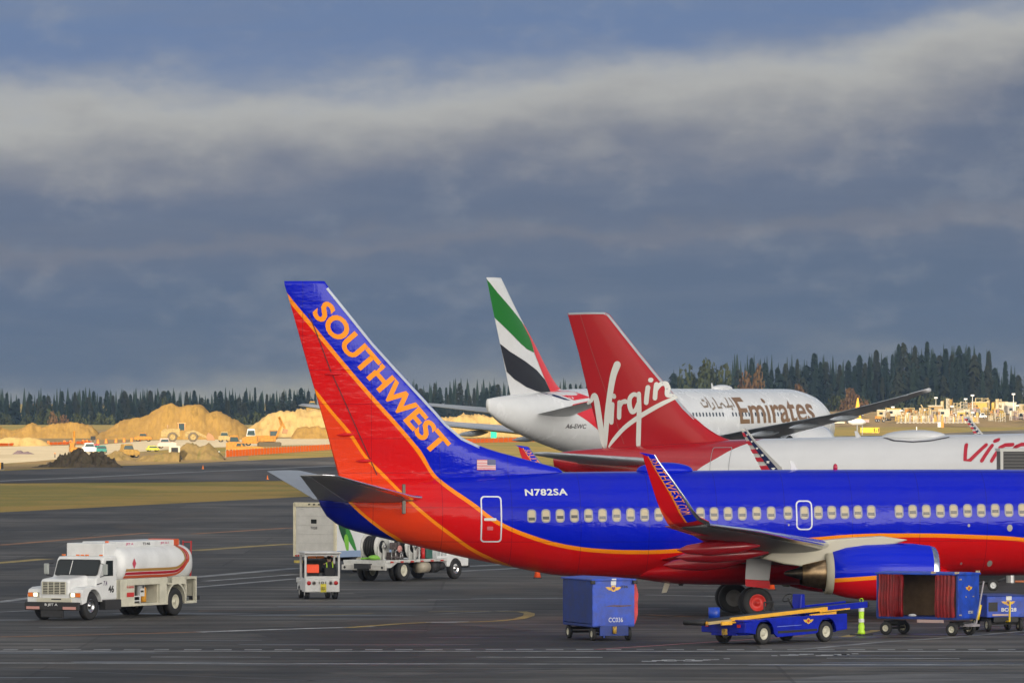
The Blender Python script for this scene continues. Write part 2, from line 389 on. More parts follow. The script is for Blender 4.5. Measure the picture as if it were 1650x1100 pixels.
# ---------------------------------------------------------------- the blue and red airliner in front
SW = Frame((8.64, 241.0, 0), 6.8)
sw = empty('airliner'); SW.put(sw)
tag(sw, 'blue and red airliner with orange stripes and SOUTHWEST down its tail, nearest of the three', 'airliner', 'parked airliners')
P0 = lambda px, py: SW.inv(px, py, 0.0)
PN = lambda px, py: SW.inv(px, py, -1.75)
def livery():
    m = bpy.data.materials.new('blue red orange livery'); m.use_nodes = True; t = NT(m.node_tree); b = t.n['Principled BSDF']
    c = t.new('ShaderNodeTexCoord'); s_ = t.new('ShaderNodeSeparateXYZ'); t.l.new(c.outputs['Object'], s_.inputs[0]); x, y, z = s_.outputs
    def conv(fin, fus): return [P0(*p) for p in fin] + [PN(*p) for p in fus]
    f1 = conv([(455, 467), (464, 479), (503.6, 527), (567, 604), (614, 658), (634, 680), (677, 732)],
              [(709, 770), (768, 816), (802, 841), (860, 866), (912, 880), (975, 887.5), (1040, 889), (1103, 886), (1200, 877), (1322, 867.5), (1365, 864), (1431, 862), (1496, 862), (1562, 864), (1649, 869), (1720, 882)])
    f2 = conv([(480, 600), (508, 631), (535.5, 665.6), (562.5, 697.5), (591, 739), (620, 768)],
              [(649, 793), (694, 834.5), (735, 865.5), (767, 887), (800, 903), (835, 918), (870, 960), (900, 1000)])
    f3 = conv([(495, 735), (530, 770)], [(572, 813), (600, 838), (626, 857), (650, 872), (670, 900), (690, 960), (710, 1000)])
    X0, X1, Z0, Z1 = -20.0, 24.0, -1.0, 13.0
    def signed(f, hw):
        a = t.curve(x, f, X0, X1, Z0, Z1); a2 = t.curve(t.m('ADD', x, .25), f, X0, X1, Z0, Z1)
        sl_ = t.m('DIVIDE', t.m('SUBTRACT', a2, a), .25); L_ = t.m('SQRT', t.m('ADD', t.m('MULTIPLY', sl_, sl_), 1.0))
        return t.m('DIVIDE', t.m('SUBTRACT', z, a), L_)
    d1, d2, d3 = signed(f1, 0), signed(f2, 0), signed(f3, 0)
    st = lambda d, h: t.m('LESS_THAN', t.m('ABSOLUTE', d), h)
    pos = lambda d: t.m('GREATER_THAN', d, 0.0)
    blue_, red_, lred, dblue, org = (.001, .009, .46), (.57, .006, .008), (.70, .045, .010), (.001, .006, .20), (.86, .25, .008)
    col = t.mix(pos(d3), dblue, lred); col = t.mix(pos(d2), col, red_); col = t.mix(pos(d1), col, blue_)
    col = t.mix(st(d3, .055), col, org); col = t.mix(st(d2, .06), col, org); col = t.mix(st(d1, .075), col, org)
    n = t.noise(c.outputs['Object'], .8, 5, .6); col = t.mix(t.m('MULTIPLY', t.ss(n, .45, .8), .10), col, (.05, .04, .06))
    def seam_(v, per, off=0.0): return t.m('LESS_THAN', t.m('ABSOLUTE', t.m('SUBTRACT', t.m('FRACT', t.m('ADD', t.m('DIVIDE', v, per), off)), .5)), .011 / per)
    sm = t.m('MULTIPLY', t.m('MAXIMUM', seam_(x, 2.54), seam_(z, 1.27, .31)), .45); col = t.mix(sm, col, (.01, .005, .02))
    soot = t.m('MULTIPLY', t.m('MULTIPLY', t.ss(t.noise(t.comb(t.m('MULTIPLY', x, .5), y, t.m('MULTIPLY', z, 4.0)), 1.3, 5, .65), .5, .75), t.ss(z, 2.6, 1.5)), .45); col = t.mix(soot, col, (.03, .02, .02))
    t.l.new(col, b.inputs['Base Color'])
    b.inputs['Roughness'].default_value = .3; b.inputs['Specular IOR Level'].default_value = .06; b.inputs['Coat Weight'].default_value = .40; b.inputs['Coat Roughness'].default_value = .03
    # skin panels are never quite flat: ripples between frames and stringers
    fx = t.comb(t.m('MULTIPLY', x, .9), 0.0, t.m('MULTIPLY', z, 2.2)); nb = t.noise(fx, 1.6, 3, .5)
    fx2 = t.comb(t.m('MULTIPLY', x, 7.0), t.m('MULTIPLY', y, .4), t.m('MULTIPLY', z, 1.2)); nb2 = t.noise(fx2, 1.0, 2, .5)
    bp = t.new('ShaderNodeBump'); bp.inputs['Strength'].default_value = 1; bp.inputs['Distance'].default_value = .022
    t.l.new(t.m('ADD', nb, t.m('MULTIPLY', nb2, .35)), bp.inputs['Height']); t.l.new(bp.outputs[0], b.inputs['Normal']); t.l.new(bp.outputs[0], b.inputs['Coat Normal'])
    return m
LV = livery()
tab = []
for px, t_, b_, hw in [(511, 782, 795, .12), (515, 778, 812, .28), (530, 776, 835, .48), (555, 774, 850, .62), (600, 771.5, 862.5, .85), (650, 769.5, 874.5, 1.05), (700, 768, 886.5, 1.25),
                       (750, 766, 898, 1.42), (800, 764, 908, 1.58), (850, 762, 918, 1.72), (900, 760.5, 926.5, 1.82), (960, 759.5, 930, 1.87), (1020, 759, 931.5, 1.88)]:
    a = P0(px, t_); b = P0(px, b_); tab.append((a[0], a[1], b[1], hw))
zt0, zb0 = tab[-1][1], tab[-1][2]
tab += [(2, 5.42, 1.42, 1.88), (8, 5.42, 1.44, 1.88), (12, 5.40, 1.45, 1.88), (13.5, 5.15, 1.5, 1.78), (15, 4.5, 1.65, 1.4), (16, 3.8, 1.95, .95), (16.5, 3.2, 2.35, .4), (16.62, 2.9, 2.6, .1)]
hull = Hull(tab); fus = hull.mesh('fuselage', LV, sw)
hy = lambda x, z: hull.y(x, z)
# wing-to-body fairing
ft = []
for px, t_, b_, hw in [(1012, 925, 929, .2), (1040, 905, 934, 1.1), (1085, 895, 939.5, 1.75), (1150, 880, 941.5, 2.02), (1250, 878, 941.5, 2.1), (1400, 880, 940, 2.08), (1480, 895, 934, 1.85), (1535, 920, 926, .5)]:
    a = P0(px, t_); b = P0(px, b_); ft.append((a[0], a[1], b[1], hw))
Hull(ft).mesh('belly_fairing', sred, sw, 40, .3)
# fin
le = [P0(*p) for p in [(523, 455.5), (530.6, 464), (602, 553), (651, 607), (705, 665.6), (720, 683), (747, 705.5), (787, 723), (833, 736), (869, 745.5), (905, 757), (912, 775)]]
te = [P0(*p) for p in [(458, 457), (469, 494), (503.6, 616.5), (527, 697.5), (548, 776), (552, 800)]]
le = sorted((z, x) for x, z in le); te = sorted((z, x) for x, z in te)
fin = Fin(le, te, [(4.6, .34), (5.6, .33), (8, .27), (12.3, .10)])
fin.le[-1] = (12.42, fin.le[-1][1])
finm = fin.mesh('tail_fin', LV, sw)
fy = lambda x, z: fin.y(x, z)
# polished leading edge and the rudder gap
lep = [(530, 460.5), (602, 550), (651, 604), (705, 662.5), (720, 680), (747, 703), (775, 716)]
decal('leading_edge', stroke([(x - .05, z - .02) for x, z in [P0(*p) for p in [(p[0] - 1, p[1] + 3) for p in lep]]], .10, cap=False), lambda x, z: fin.y(min(x, interp(fin.le, z)[0] - .02), z), mat('fin edge grey', (.42, .46, .54), .3), finm, cell=.25)
decal_line('rudder_gap', [(497, 505), (512, 543), (533, 599), (550, 636), (577, 697), (607, 765)], .035, SW, 0, fy, mat('panel gap', (.05, .004, .01), .6), finm)
for px, py in ((538, 602), (558, 700), (588, 742)):
    x, z = P0(px, py); q = mb(True); q.lathe([(-.28, .01), (-.15, .06), (.1, .07), (.35, .01)], (x, -fin.y(x, z) - .02, z), (-1, 0, -.03), 10, True); q.build('hinge_fairing', sred, finm)
# lettering down the fin
def fit_text(body, p_start, p_end, height, fr, c, bold=.02, up=1, shear=0, spacing=1.0):
    """maps text so that it runs from p_start to p_end (photo px, baseline) with the given cap height in metres"""
    me = text_polys(body, 1.0, bold, shear, spacing); xs = [v.co.x for v in me.vertices]; ys = [v.co.y for v in me.vertices]
    a = fr.inv(*p_start, c); b = fr.inv(*p_end, c); L_ = math.hypot(b[0] - a[0], b[1] - a[1]); dx, dz = (b[0] - a[0]) / L_, (b[1] - a[1]) / L_
    k = L_ / (max(xs) - min(xs)); h = height / (max(ys) - min(ys)); x0 = min(xs); y0 = min(ys)
    return me, (lambda u, v: (a[0] + dx * (u - x0) * k - dz * (v - y0) * h, a[1] + dz * (u - x0) * k + dx * (v - y0) * h))
me, xf = fit_text('SOUTHWEST', (500.5, 505), (699, 737), .82, SW, 0, .032, spacing=1.0)
decal('tail_lettering', me, fy, gold_m, finm, cell=.5, xf=xf)
me, xf = fit_text('N782SA', (847, 798.5), (915, 797.5), .25, SW, -1.55, .03, spacing=1.1)
decal('registration', me, hy, off_white, fus, cell=.1, xf=xf)
# small flag ahead of the fin
fl = empty('flag_patch'); fl.parent = finm
x0, z0 = P0(767, 756.5); x1, z1 = P0(797, 740)
fq = MB(); dw = (x1 - x0); dh = (z1 - z0)
for k in range(13):
    pl = [[(x0, z0 + dh * k / 13), (x1, z0 + dh * k / 13), (x1, z0 + dh * (k + 1) / 13), (x0, z0 + dh * (k + 1) / 13)]]
    decal('flag_stripe', pl, fy, mat('flag red', (.5, .02, .03), .4) if k % 2 == 0 else mat('flag white', (.7, .68, .68), .4), finm, cell=None, ofs=.02)
decal('flag_canton', [[(x0 + dw * .55, z0 + dh * 6 / 13), (x1, z0 + dh * 6 / 13), (x1, z1), (x0 + dw * .55, z1)]], fy, mat('flag canton', (.05, .06, .16), .4), finm, cell=None, ofs=.026)
bpy.data.objects.remove(fl)
# cabin windows
frame_m = mat('window surround', (.24, .24, .30), .35); shade_refl_m = mat('window shade and reflection', (.46, .39, .26), .4); pane_m = mat('window pane', (.05, .05, .05), .1)
wx = [857, 879.7, 902.4, 925.2, 947.8, 970.4, 993, 1015.5, 1038, 1061, 1083, 1105.5, 1128, 1150, 1172.5, 1195.4, 1218.7, 1242, 1269, 1295.5, 1318, 1339.6, 1360.5, 1381.8, 1403.3, 1448, 1470, 1492, 1514.5, 1536, 1558.5, 1580.5, 1603, 1625, 1647]
for i, px in enumerate(wx):
    py = 831 - (px - 857) * 9.6 / 768; cx, cz = PN(px, py); h = .50; w_ = .33
    o = decal('cabin_window', frame_polys(rrect(cx, cz, w_, h, .13), rrect(cx, cz, w_ - .09, h - .09, .09)), hy, frame_m, fus, cell=.2, ofs=.014)
    rr = rrect(cx, cz, w_ - .09, h - .09, .09)
    k = random.choice([.04, .0, -.03, .02, -.01])
    def clip(lo, hi):   # slice of the pane between two heights
        lo_, hi_ = cz + lo, cz + hi; pts = [(x, min(max(z, lo_), hi_)) for x, z in rr]
        return [[(cx - (w_ - .09) / 2, lo_), (cx + (w_ - .09) / 2, lo_), (cx + (w_ - .09) / 2, hi_), (cx - (w_ - .09) / 2, hi_)]] if -.13 < lo and hi < .13 else [pts]
    q = MB(); pane = decal('pane', [rr], hy, shade_refl_m, o, cell=.1, ofs=.010)  # cream fill: blind above the dark band, painted reflection below it
    decal('pane', [[(cx - .115, cz - .13 + k), (cx + .115, cz - .13 + k), (cx + .115, cz - .02 + k), (cx - .115, cz - .02 + k)]], hy, pane_m, o, cell=.1, ofs=.016)
door_m = mat('door outline', (.62, .64, .70), .35)
def door(name, cx, cy, wpx, hpx, fr, c, surf, m, parent, r=.14, t_=.05, s_=43.8):
    x, z = fr.inv(cx, cy, c); w_ = wpx / s_; h = hpx / s_
    return decal(name, frame_polys(rrect(x, z, w_, h, r), rrect(x, z, w_ - 2 * t_, h - 2 * t_, r - t_ * .6)), surf, m, parent, cell=.12)
d_ = door('door_outline', 791.5, 836, 34, 75, SW, -1.45, hy, door_m, fus)
x, z = PN(791, 836.5); decal('door_handle', [rrect(x, z, .45, .1, .03)], hy, off_white, d_, cell=.1)
x, z = PN(791, 851); decal('door_placard', [rrect(x, z, .22, .14, .03)], hy, mat('faded placard', (.55, .12, .14), .5), d_, cell=.1)
d_ = door('door_outline', 1295.5, 829.5, 27, 48, SW, -1.8, hy, door_m, fus, r=.17)
for px, py, r_ in ((1626, 850, .13), (1560, 846, .06), (1599, 908, .12), (1553, 908, .05), (1270, 845, .04)):
    x, z = PN(px, py); decal('access_panel', [[(x + r_ * .8 * math.cos(a), z + r_ * math.sin(a)) for a in [k * math.pi / 7 for k in range(14)]]], hy, mat('panel', (.35, .33, .3), .4), fus, cell=.1)
# radome, blade antennas, beacon, drain mast
x, z = P0(1071, 757); q = mb(True); q.ell((x, 0, 5.40), (1.06, .55, .30), 28, 12); q.build('antenna_dome', sblue, sw)
def blade(px, top, chord, h, m, parent, fr=SW, base=None, name='blade_antenna', down=False):
    x, z = fr.inv(px, top, 0); sgn = -1 if down else 1; zb_ = z - sgn * h
    q = mb(); q.prism([(x - chord * .5, z), (x - chord * .15, z), (x + chord * .75, zb_), (x - chord * .25, zb_)], 'y', -.02, .02); return q.build(name, m, parent)
blade(1279, 742, .3, .45, white_p, sw); q = mb(True); x, z = P0(1346, 753); q.ell((x, 0, z), (.09, .09, .15)); q.build('beacon', mat('red beacon', (.4, .01, .05), .2), sw)
q = mb(); pts = [P0(1072, 934), P0(1082, 934), P0(1074, 954), P0(1066, 955)]; q.prism(pts, 'y', -.03, .03); q.build('drain_mast', mat('mast cream', (.55, .52, .42), .4), sw, bevel=.01)
q = mb(); pts = [P0(1092, 936), P0(1104, 936), P0(1100, 943), P0(1094, 943)]; q.prism(pts, 'y', -.03, .03); q.build('drain_mast', black_m, sw)
q = mb(); x, z = SW.inv(651, 797, -1.45); q.box((x, -1.38, z + .15), (.12, .1, .5)); q.box((x, -1.38, z - .45), (.14, .12, .5)); q.build('tail_bracket', mat('bracket', (.12, .11, .1), .4, metal=1), sw, bevel=.02)
# tail cone exhaust
a = P0(513, 790); q = mb(True); q.lathe([(0, .10), (.06, .19), (.3, .26)], (a[0] - .12, 0, a[1] + .0), (1, 0, -.2), 16, True); q.build('exhaust', dark_steel, sw)
# wings (near wing at -y)
for s_ in (-1, 1):
    base = [((5.6, 1.0, 2.2), (-3.4, 1.0, 2.05), .85, 6), ((4.5, 1.88, 2.32), (-3.2, 1.88, 2.15), .78, 6), ((2.55, 4.83, 2.70), (-2.25, 5.0, 2.58), .55, 6), ((1.9, 5.9, 2.82), (-2.05, 5.9, 2.70), .48, 6),
            ((-1.3, 12.0, 3.36), (-3.75, 12.0, 3.26), .28, 7), ((-3.7, 16.3, 3.68), (-5.3, 16.3, 3.63), .17, 8)]
    base = densify(base, 6)
    if s_ < 0:
        inv = lambda px, py, c: SW.inv(px, py, c)
        wl = [((1143, 840), (1083, 849.5), -16.55, 14), ((1128, 833), (1076, 843), -16.95, 35), ((1118, 822), (1066, 826), -17.25, 60), ((1108, 806), (1058, 806), -17.45, 74), ((1085, 773), (1048, 775), -17.7, 80), ((1062, 742), (1038, 743), -17.9, 82), ((1056, 732), (1035, 729), -17.95, 82)]
        tips = []
        for a, b, c, ca in wl:
            pa = inv(*a, c); pb = inv(*b, c); tips.append(((pa[0], -c, pa[1]), (pb[0], -c, pb[1]), .13 if ca > 50 else .16, ca))
    secs = base + tips
    secs = [((l[0], s_ * l[1], l[2]), (t[0], s_ * t[1], t[2]), th, ca * s_) for l, t, th, ca in secs]
    nb = len(base)
    wg = wing('wing', secs[:nb + 1], dgrey_p, sw)
    wn = wing('winglet', densify(secs[nb:], 4), sred, wg, 12)
    wing('leading_edge', secs[:nb + 1], metal_e, wg, 6, 0, .07, .006)
    wing('flap', secs[3:nb - 8], mat('flap red', (.30, .006, .012), .3, coat=.4), wg, 6, .70, .998, .012)
    wing('aileron', secs[nb - 7:nb + 1], mat('flap red', (.30, .006, .012), .3), wg, 6, .72, .998, .012)
    for yy, ln, xx in ((3.3, 3.2, -1.9), (6.6, 3.4, -1.8), (9.6, 3.0, -2.4)):
        zz = 2.22 + (yy - 1.9) * .11; q = mb(True)
        q.lathe([(-ln * .5, .01), (-ln * .38, .16), (-ln * .1, .27), (ln * .22, .24), (ln * .5, .03)], (xx, s_ * yy, zz - .34), (1, 0, .05), 16, True)
        q.build('flap_track_fairing', mat('flap red', (.30, .006, .012), .3), wg)
    # engine
    e = empty('engine'); e.parent = sw; bpy.data.objects.remove(e)
    ey = s_ * 4.83; ez = 1.70; xa, _ = SW.inv(1346, 920, -4.83 - .9); xb, _ = SW.inv(1516, 920, -4.83 - .9)
    def conv_e(mname):
        m = bpy.data.materials.get(mname)
        if m: return m
        m = bpy.data.materials.new(mname); m.use_nodes = True; t = NT(m.node_tree); b = t.n['Principled BSDF']
        c = t.new('ShaderNodeTexCoord'); q_ = t.new('ShaderNodeSeparateXYZ'); t.l.new(c.outputs['Object'], q_.inputs[0])
        z_ = t.m('SUBTRACT', q_.outputs[2], t.m('ADD', 1.44, t.m('MULTIPLY', t.m('SUBTRACT', q_.outputs[0], 2.5), .07)))
        col = t.mix(t.m('GREATER_THAN', z_, 0.0), (.56, .006, .012), (.002, .014, .52)); col = t.mix(t.m('LESS_THAN', t.m('ABSOLUTE', z_), .075), col, (.86, .27, .015))
        t.l.new(col, b.inputs['Base Color']); b.inputs['Roughness'].default_value = .3; b.inputs['Specular IOR Level'].default_value = .06; b.inputs['Coat Weight'].default_value = .35; return m
    L_ = xb - xa; q = mb(True)
    prof = [(.0, .80), (.02, .83), (.5, .97), (1.2, 1.07), (2.2, 1.11), (3.0, 1.09), (L_ - .25, 1.02)]
    n_ = 40; rg = []
    for t_, r_ in prof:   # flattened underneath
        rg.append([(xa + t_, ey + r_ * math.cos(a), ez + r_ * math.sin(a) * (.93 if math.sin(a) < 0 else 1) - .04 * t_ / L_) for a in [2 * math.pi * k / n_ for k in range(n_)]])
    q.ring(rg, False); nac = q.build('engine_cowl', conv_e('engine cowl livery'), sw)
    def lip(prof, name, m, parent):
        rg = [[(xa + t_, ey + r_ * math.cos(a), ez + r_ * math.sin(a) * (.93 if math.sin(a) < 0 else 1) - .04 * t_ / L_) for a in [2 * math.pi * k / n_ for k in range(n_)]] for t_, r_ in prof]
        q = mb(True); q.ring(rg, False); return q.build(name, m, parent)
    lip([(L_ - .25, 1.02), (L_ - .08, .97), (L_, .89), (L_ - .02, .80), (L_ - .25, .76), (L_ - 1.0, .78)], 'intake_lip', metal_e, nac)
    q = mb(True); q.lathe([(0, .78), (.01, .3), (.25, .16), (.45, .01)], (xb - 1.0, ey, ez), (1, 0, 0), 24, True); q.build('fan', dark_steel, nac)
    q = mb(True); q.lathe([(-.28, .70), (-.25, .78), (0, .80)], (xa, ey, ez), (1, 0, 0), 30); q.build('fan_nozzle_ring', mat('cream ring', (.42, .39, .30), .4), nac)
    q = mb(True); q.lathe([(-1.12, .42), (-1.1, .44), (-.75, .50), (-.35, .58), (.3, .62)], (xa, ey, ez - .02), (1, 0, 0), 30); q.build('core_nozzle', bronze, nac)
    q = mb(True); q.lathe([(-1.75, .03), (-1.7, .08), (-1.2, .22), (-.6, .38)], (xa, ey, ez - .02), (1, 0, 0), 20, True); q.build('nozzle_cone', dark_steel, nac)
    # pylon and the cream heat panels under the wing
    q = mb(True); py_ = [SW.inv(px_, py2, -4.9) for px_, py2 in [(1226, 899), (1262, 908), (1308, 914), (1336, 908), (1348, 890), (1380, 882), (1440, 876), (1462, 869), (1420, 863), (1366, 866), (1300, 872), (1250, 884)]]
    q.smooth = False; q.prism(py_, 'y', ey - .30, ey + .30); q.build('pylon', mat('pylon cream', (.46, .43, .34), .4), nac, bevel=.06, seg=3)
    # stabiliser
    st = densify([((-11.6, .6, 4.36), (-16.0, .6, 4.33), .34, 8), ((-12.5, 1.3, 4.45), (-16.1, 1.3, 4.41), .29, 8), ((-15.9, 7.05, 5.30), (-17.2, 7.05, 5.28), .08, 8), ((-16.4, 7.2, 5.33), (-17.25, 7.2, 5.31), .04, 8)], 5)
    st = [((l[0], s_ * l[1], l[2]), (t[0], s_ * t[1], t[2]), th, ca * s_) for l, t, th, ca in st]
    sb = wing('tailplane', st, grey_p if s_ > 0 else mat('tailplane grey', (.26, .26, .27), .35, var=.15), sw); wing('leading_edge', st, metal_e, sb, 6, 0, .07, .006)
    wing('elevator', st[1:-1], grey_p, sb, 6, .72, .998, .008)
    # main gear
    gy = s_ * 2.86
    q = mb(True); q.cyl((0, gy, .56), (.05, gy, 2.2), .11); q.cyl((0, gy, .56), (0, gy, 1.1), .07); q.cyl((0, gy - .5, .56), (0, gy + .5, .56), .09); q.cyl((.02, gy, 1.0), (.6, gy * .8, 2.0), .05); q.build('gear_leg', steel, sw)
    for k in (-1, 1): wheel(sw, (0, gy + k * .43, .565), .565, .40, rubber, red_rim if (s_ < 0) else grey_rim, side=-1, hub=.56)
    q = mb(); q.prism([(-.48, 1.42), (.42, 1.38), (.52, 2.2), (-.42, 2.2)], 'y', gy + s_ * .58, gy + s_ * .62); dr = q.build('gear_door', mat('door grey', (.36, .36, .37), .4), sw, bevel=.01)
    q = mb(); q.prism([(-.46, 1.18), (.44, 1.08), (.44, 1.36), (-.48, 1.44)], 'y', gy + s_ * .60, gy + s_ * .64); q.build('door_flap', sred, dr)
# near winglet paint
secsN = [((l[0], -l[1], l[2]), (t[0], -t[1], t[2]), th, ca) for l, t, th, ca in tips]
INNER = [1]
def wl_pt(v, u, h=0):    # v along the winglet 0..1, u across it
    k = v * (len(secsN) - 1); i = min(int(k), len(secsN) - 2); f = k - i
    l = Vector(lerp(secsN[i][0], secsN[i + 1][0], f)); t = Vector(lerp(secsN[i][1], secsN[i + 1][1], f)); ca = secsN[i][3] + (secsN[i + 1][3] - secsN[i][3]) * f; th = secsN[i][2]
    return l + (t - l) * u + Vector((0, -math.sin(R(ca)), -math.cos(R(ca)))) * INNER[0] * (th * foil(u) + .012 + h)
def wl_band(name, ua, ub, m, v0=0, v1=1, parent=None, h=0, n=24, s=-1):
    q = mb(True); rows = []
    for i in range(n + 1):
        v = v0 + (v1 - v0) * i / n; a_, b_ = ua(v), ub(v); rows.append([wl_pt(v, a_ + (b_ - a_) * j / 6, h) for j in range(7)])
    if s > 0: rows = [[Vector((p.x, -p.y, p.z)) for p in r] for r in rows]
    q.ring(rows, False, False); return q.build(name, m, parent)
wls = [o for o in bpy.data.objects if o.name.startswith('winglet')]
for o, s_ in zip(wls, (-1, 1)):
    INNER[0] = -s_
    wl_band('blue_band', lambda v: .0, lambda v: .42 + .6 * max(0, v - .55) ** 1.2 + (.6 if v > .93 else 0) * (v - .93) / .07, sblue, .15, 1, o, 0, 24, s_)
    wl_band('orange_band', lambda v: .0, lambda v: .0, orange_m, .5, 1, o, 0, 4, s_) if 0 else None
    wl_band('orange_line', lambda v: .42 + .6 * max(0, v - .55) ** 1.2, lambda v: .47 + .6 * max(0, v - .55) ** 1.2, orange_m, .15, .95, o, .004, 24, s_)
    wl_band('orange_red_band', lambda v: .72 + v * .6, lambda v: 1, mat('orange red', (.66, .06, .015), .25, coat=.4), 0, .46, o, .012, 16, s_)
    wl_band('leading_edge', lambda v: .0, lambda v: .1, metal_e, 0, 1, o, .008, 24, s_)
# winglet lettering: text laid between root and tip
def wl_text(o, body, v0, v1, u0, u1, s, bold=.0):
    me = text_polys(body, 1, bold, 0, 1.12); xs = [v.co.x for v in me.vertices]; ys = [v.co.y for v in me.vertices]; x0, x1, y0, y1 = min(xs), max(xs), min(ys), max(ys)
    bm = bmesh.new(); bm.from_mesh(me); bmesh.ops.triangulate(bm, faces=bm.faces)
    for k in range(1, 40): bmesh.ops.bisect_plane(bm, geom=bm.verts[:] + bm.edges[:] + bm.faces[:], plane_co=(x0 + (x1 - x0) * k / 40, 0, 0), plane_no=(1, 0, 0))
    for v in bm.verts:
        a = (v.co.x - x0) / (x1 - x0); b = (v.co.y - y0) / (y1 - y0); vv = v0 + (v1 - v0) * a; uc = u1(vv) + (u0(vv) - u1(vv)) * b
        p = wl_pt(vv, uc, .03); v.co = (p.x, s * -1 * p.y, p.z) if s > 0 else p
    bm.to_mesh(me); bm.free(); me.materials.append(orange_m); q = bpy.data.objects.new('lettering', me); COL.objects.link(q); q.parent = o
for o, s_ in zip(wls, (-1, 1)):
    INNER[0] = -s_; wl_text(o, 'SOUTHWEST.COM', .90, .30, lambda v: .12, lambda v: .43 + .55 * max(0, v - .55) ** 1.2, s_)
# nose gear (out of frame but carried by the ground)
for k in (-1, 1): wheel(sw, (12.6, k * .22, .34), .34, .2, rubber, grey_rim)
q = mb(True); q.cyl((12.6, 0, .34), (12.6, 0, 2.0), .08); q.cyl((12.6, -.3, .34), (12.6, .3, .34), .05); q.build('gear_leg', steel, sw)

# ---------------------------------------------------------------- the white airliner with the dark red tail
VG = Frame((2.1, 300.0, .17), -19.0, 1.2, .8)
vg = empty('airliner'); VG.put(vg)
tag(vg, 'white airliner with a dark red tail reading Virgin, behind the blue and red one', 'airliner', 'parked airliners')
V0 = lambda px, py: VG.inv(px, py, 0.0); VN = lambda px, py: VG.inv(px, py, -1.9)
vh = Hull([(0, 5.35, 4.75, .2), (.5, 5.45, 4.5, .35), (3, 5.62, 3.75, .85), (6, 5.75, 2.95, 1.35), (9, 5.85, 2.2, 1.75), (12, 5.87, 1.78, 1.97), (30, 5.87, 1.73, 1.975), (33.5, 5.6, 1.75, 1.85), (36.3, 4.7, 2.1, 1.25), (37.3, 3.9, 2.7, .6), (37.57, 3.4, 3.1, .1)])
def two_tone(name, pts, c0, c1):   # colour c0 behind the curve x = f(z)
    m = bpy.data.materials.new(name); m.use_nodes = True; t = NT(m.node_tree); b = t.n['Principled BSDF']
    c = t.new('ShaderNodeTexCoord'); q_ = t.new('ShaderNodeSeparateXYZ'); t.l.new(c.outputs['Object'], q_.inputs[0])
    a = t.curve(q_.outputs[2], [(z, x) for x, z in pts], 0, 8, 0, 16)
    n = t.noise(c.outputs['Object'], 1.1, 5, .6)
    c0b = t.mix(n, [k * .9 for k in c0], [min(1, k * 1.08) for k in c0]); c1b = t.mix(n, [k * .93 for k in c1], [min(1, k * 1.04) for k in c1])
    t.l.new(t.mix(t.m('LESS_THAN', q_.outputs[0], a), c1b, c0b), b.inputs['Base Color'])
    b.inputs['Roughness'].default_value = .22; b.inputs['Coat Weight'].default_value = .5; return m
vl = two_tone('white and dark red livery', [VN(1115, 762), VN(1120, 757), VN(1150, 738), VN(1175, 723), VN(1200, 712.5), VN(1215, 707), (2.0, .5)], (.35, .006, .012), (.60, .61, .63))
vf = vh.mesh('fuselage', vl, vg); vy = lambda x, z: vh.y(x, z)
le = sorted((z, x) for x, z in [V0(*p) for p in [(975, 503), (982, 506), (988, 514), (1005, 535.5), (1030, 567), (1054.5, 597), (1079, 626), (1103.5, 656), (1128, 680), (1151, 697), (1174, 708), (1197, 713.5), (1200, 722)]])
te = sorted((z, x) for x, z in [V0(*p) for p in [(914.6, 506), (932, 567), (949, 638.6), (963.7, 692.6), (974, 735)]])
vfin = Fin(le, te, [(5, .33), (6.5, .33), (12.3, .12)]); vfin.le[-1] = (vfin.le[-1][0], vfin.le[-1][1])
vfm = vfin.mesh('tail_fin', vred, vg); vfy = lambda x, z: vfin.y(x, z)
ep = [V0(*p) for p in [(916, 505.5), (945, 504.5), (974, 504.5), (981, 508), (1004, 537), (1029, 568.5), (1053.5, 598.5), (1078, 627.5), (1102.5, 657.5), (1120, 674.5)]]
decal('leading_edge', stroke(ep, .09, cap=False), vfy, grey_p, vfm, cell=.4)
decal_line('rudder_gap', [(936, 507), (953, 560), (972, 615), (990, 665), (1007, 715)], .03, VG, 0, vfy, mat('rudder gap', (.28, .05, .05), .5), vfm)
S_ = [([(948.5, 649), (953, 645), (957.5, 637), (961, 641), (963.5, 655), (966.5, 676), (970, 698), (974, 716), (976, 719)], [5, 6, 8, 9, 10, 10, 10, 9, 5]),
      ([(976, 719), (977, 700), (979.5, 670), (984.5, 636), (990.5, 605), (997, 587.5)], [5, 8, 9.5, 10, 11, 12]),
      ([(988.5, 651), (987.5, 665), (986.5, 680)], [7.5] * 3), ([(991, 637.5), (991.5, 638.5)], [7.5, 7.5]),
      ([(1000.5, 648), (1000, 660), (999.5, 672)], [7.5] * 3), ([(1001, 655), (1004.5, 648), (1010, 646.5)], [6, 7, 8]),
      ([(1031, 637), (1024, 635), (1018, 641), (1017, 652), (1021, 663), (1027, 660), (1031, 650)], [6, 7, 7.5, 8, 7.5, 7, 6]),
      ([(1032.5, 634), (1033, 660), (1032, 690), (1031, 711), (1030.5, 722)], [7, 8, 8, 8, 6]),
      ([(1047, 624), (1045.5, 636), (1044.5, 648)], [8] * 3), ([(1050.5, 612), (1051.5, 612)], [7.5, 7.5]),
      ([(1060, 619), (1059, 630), (1058.5, 641)], [7.5] * 3), ([(1060, 628), (1066, 619), (1073.5, 618), (1077, 625), (1077.5, 636), (1086, 637)], [6, 7, 7.5, 8, 7, 5]),
      ([(982, 719), (990, 708), (1008, 689), (1030, 673), (1050, 661), (1068, 651), (1090, 640)], [3, 6, 7, 7.5, 7.5, 7, 5])]
polys = []
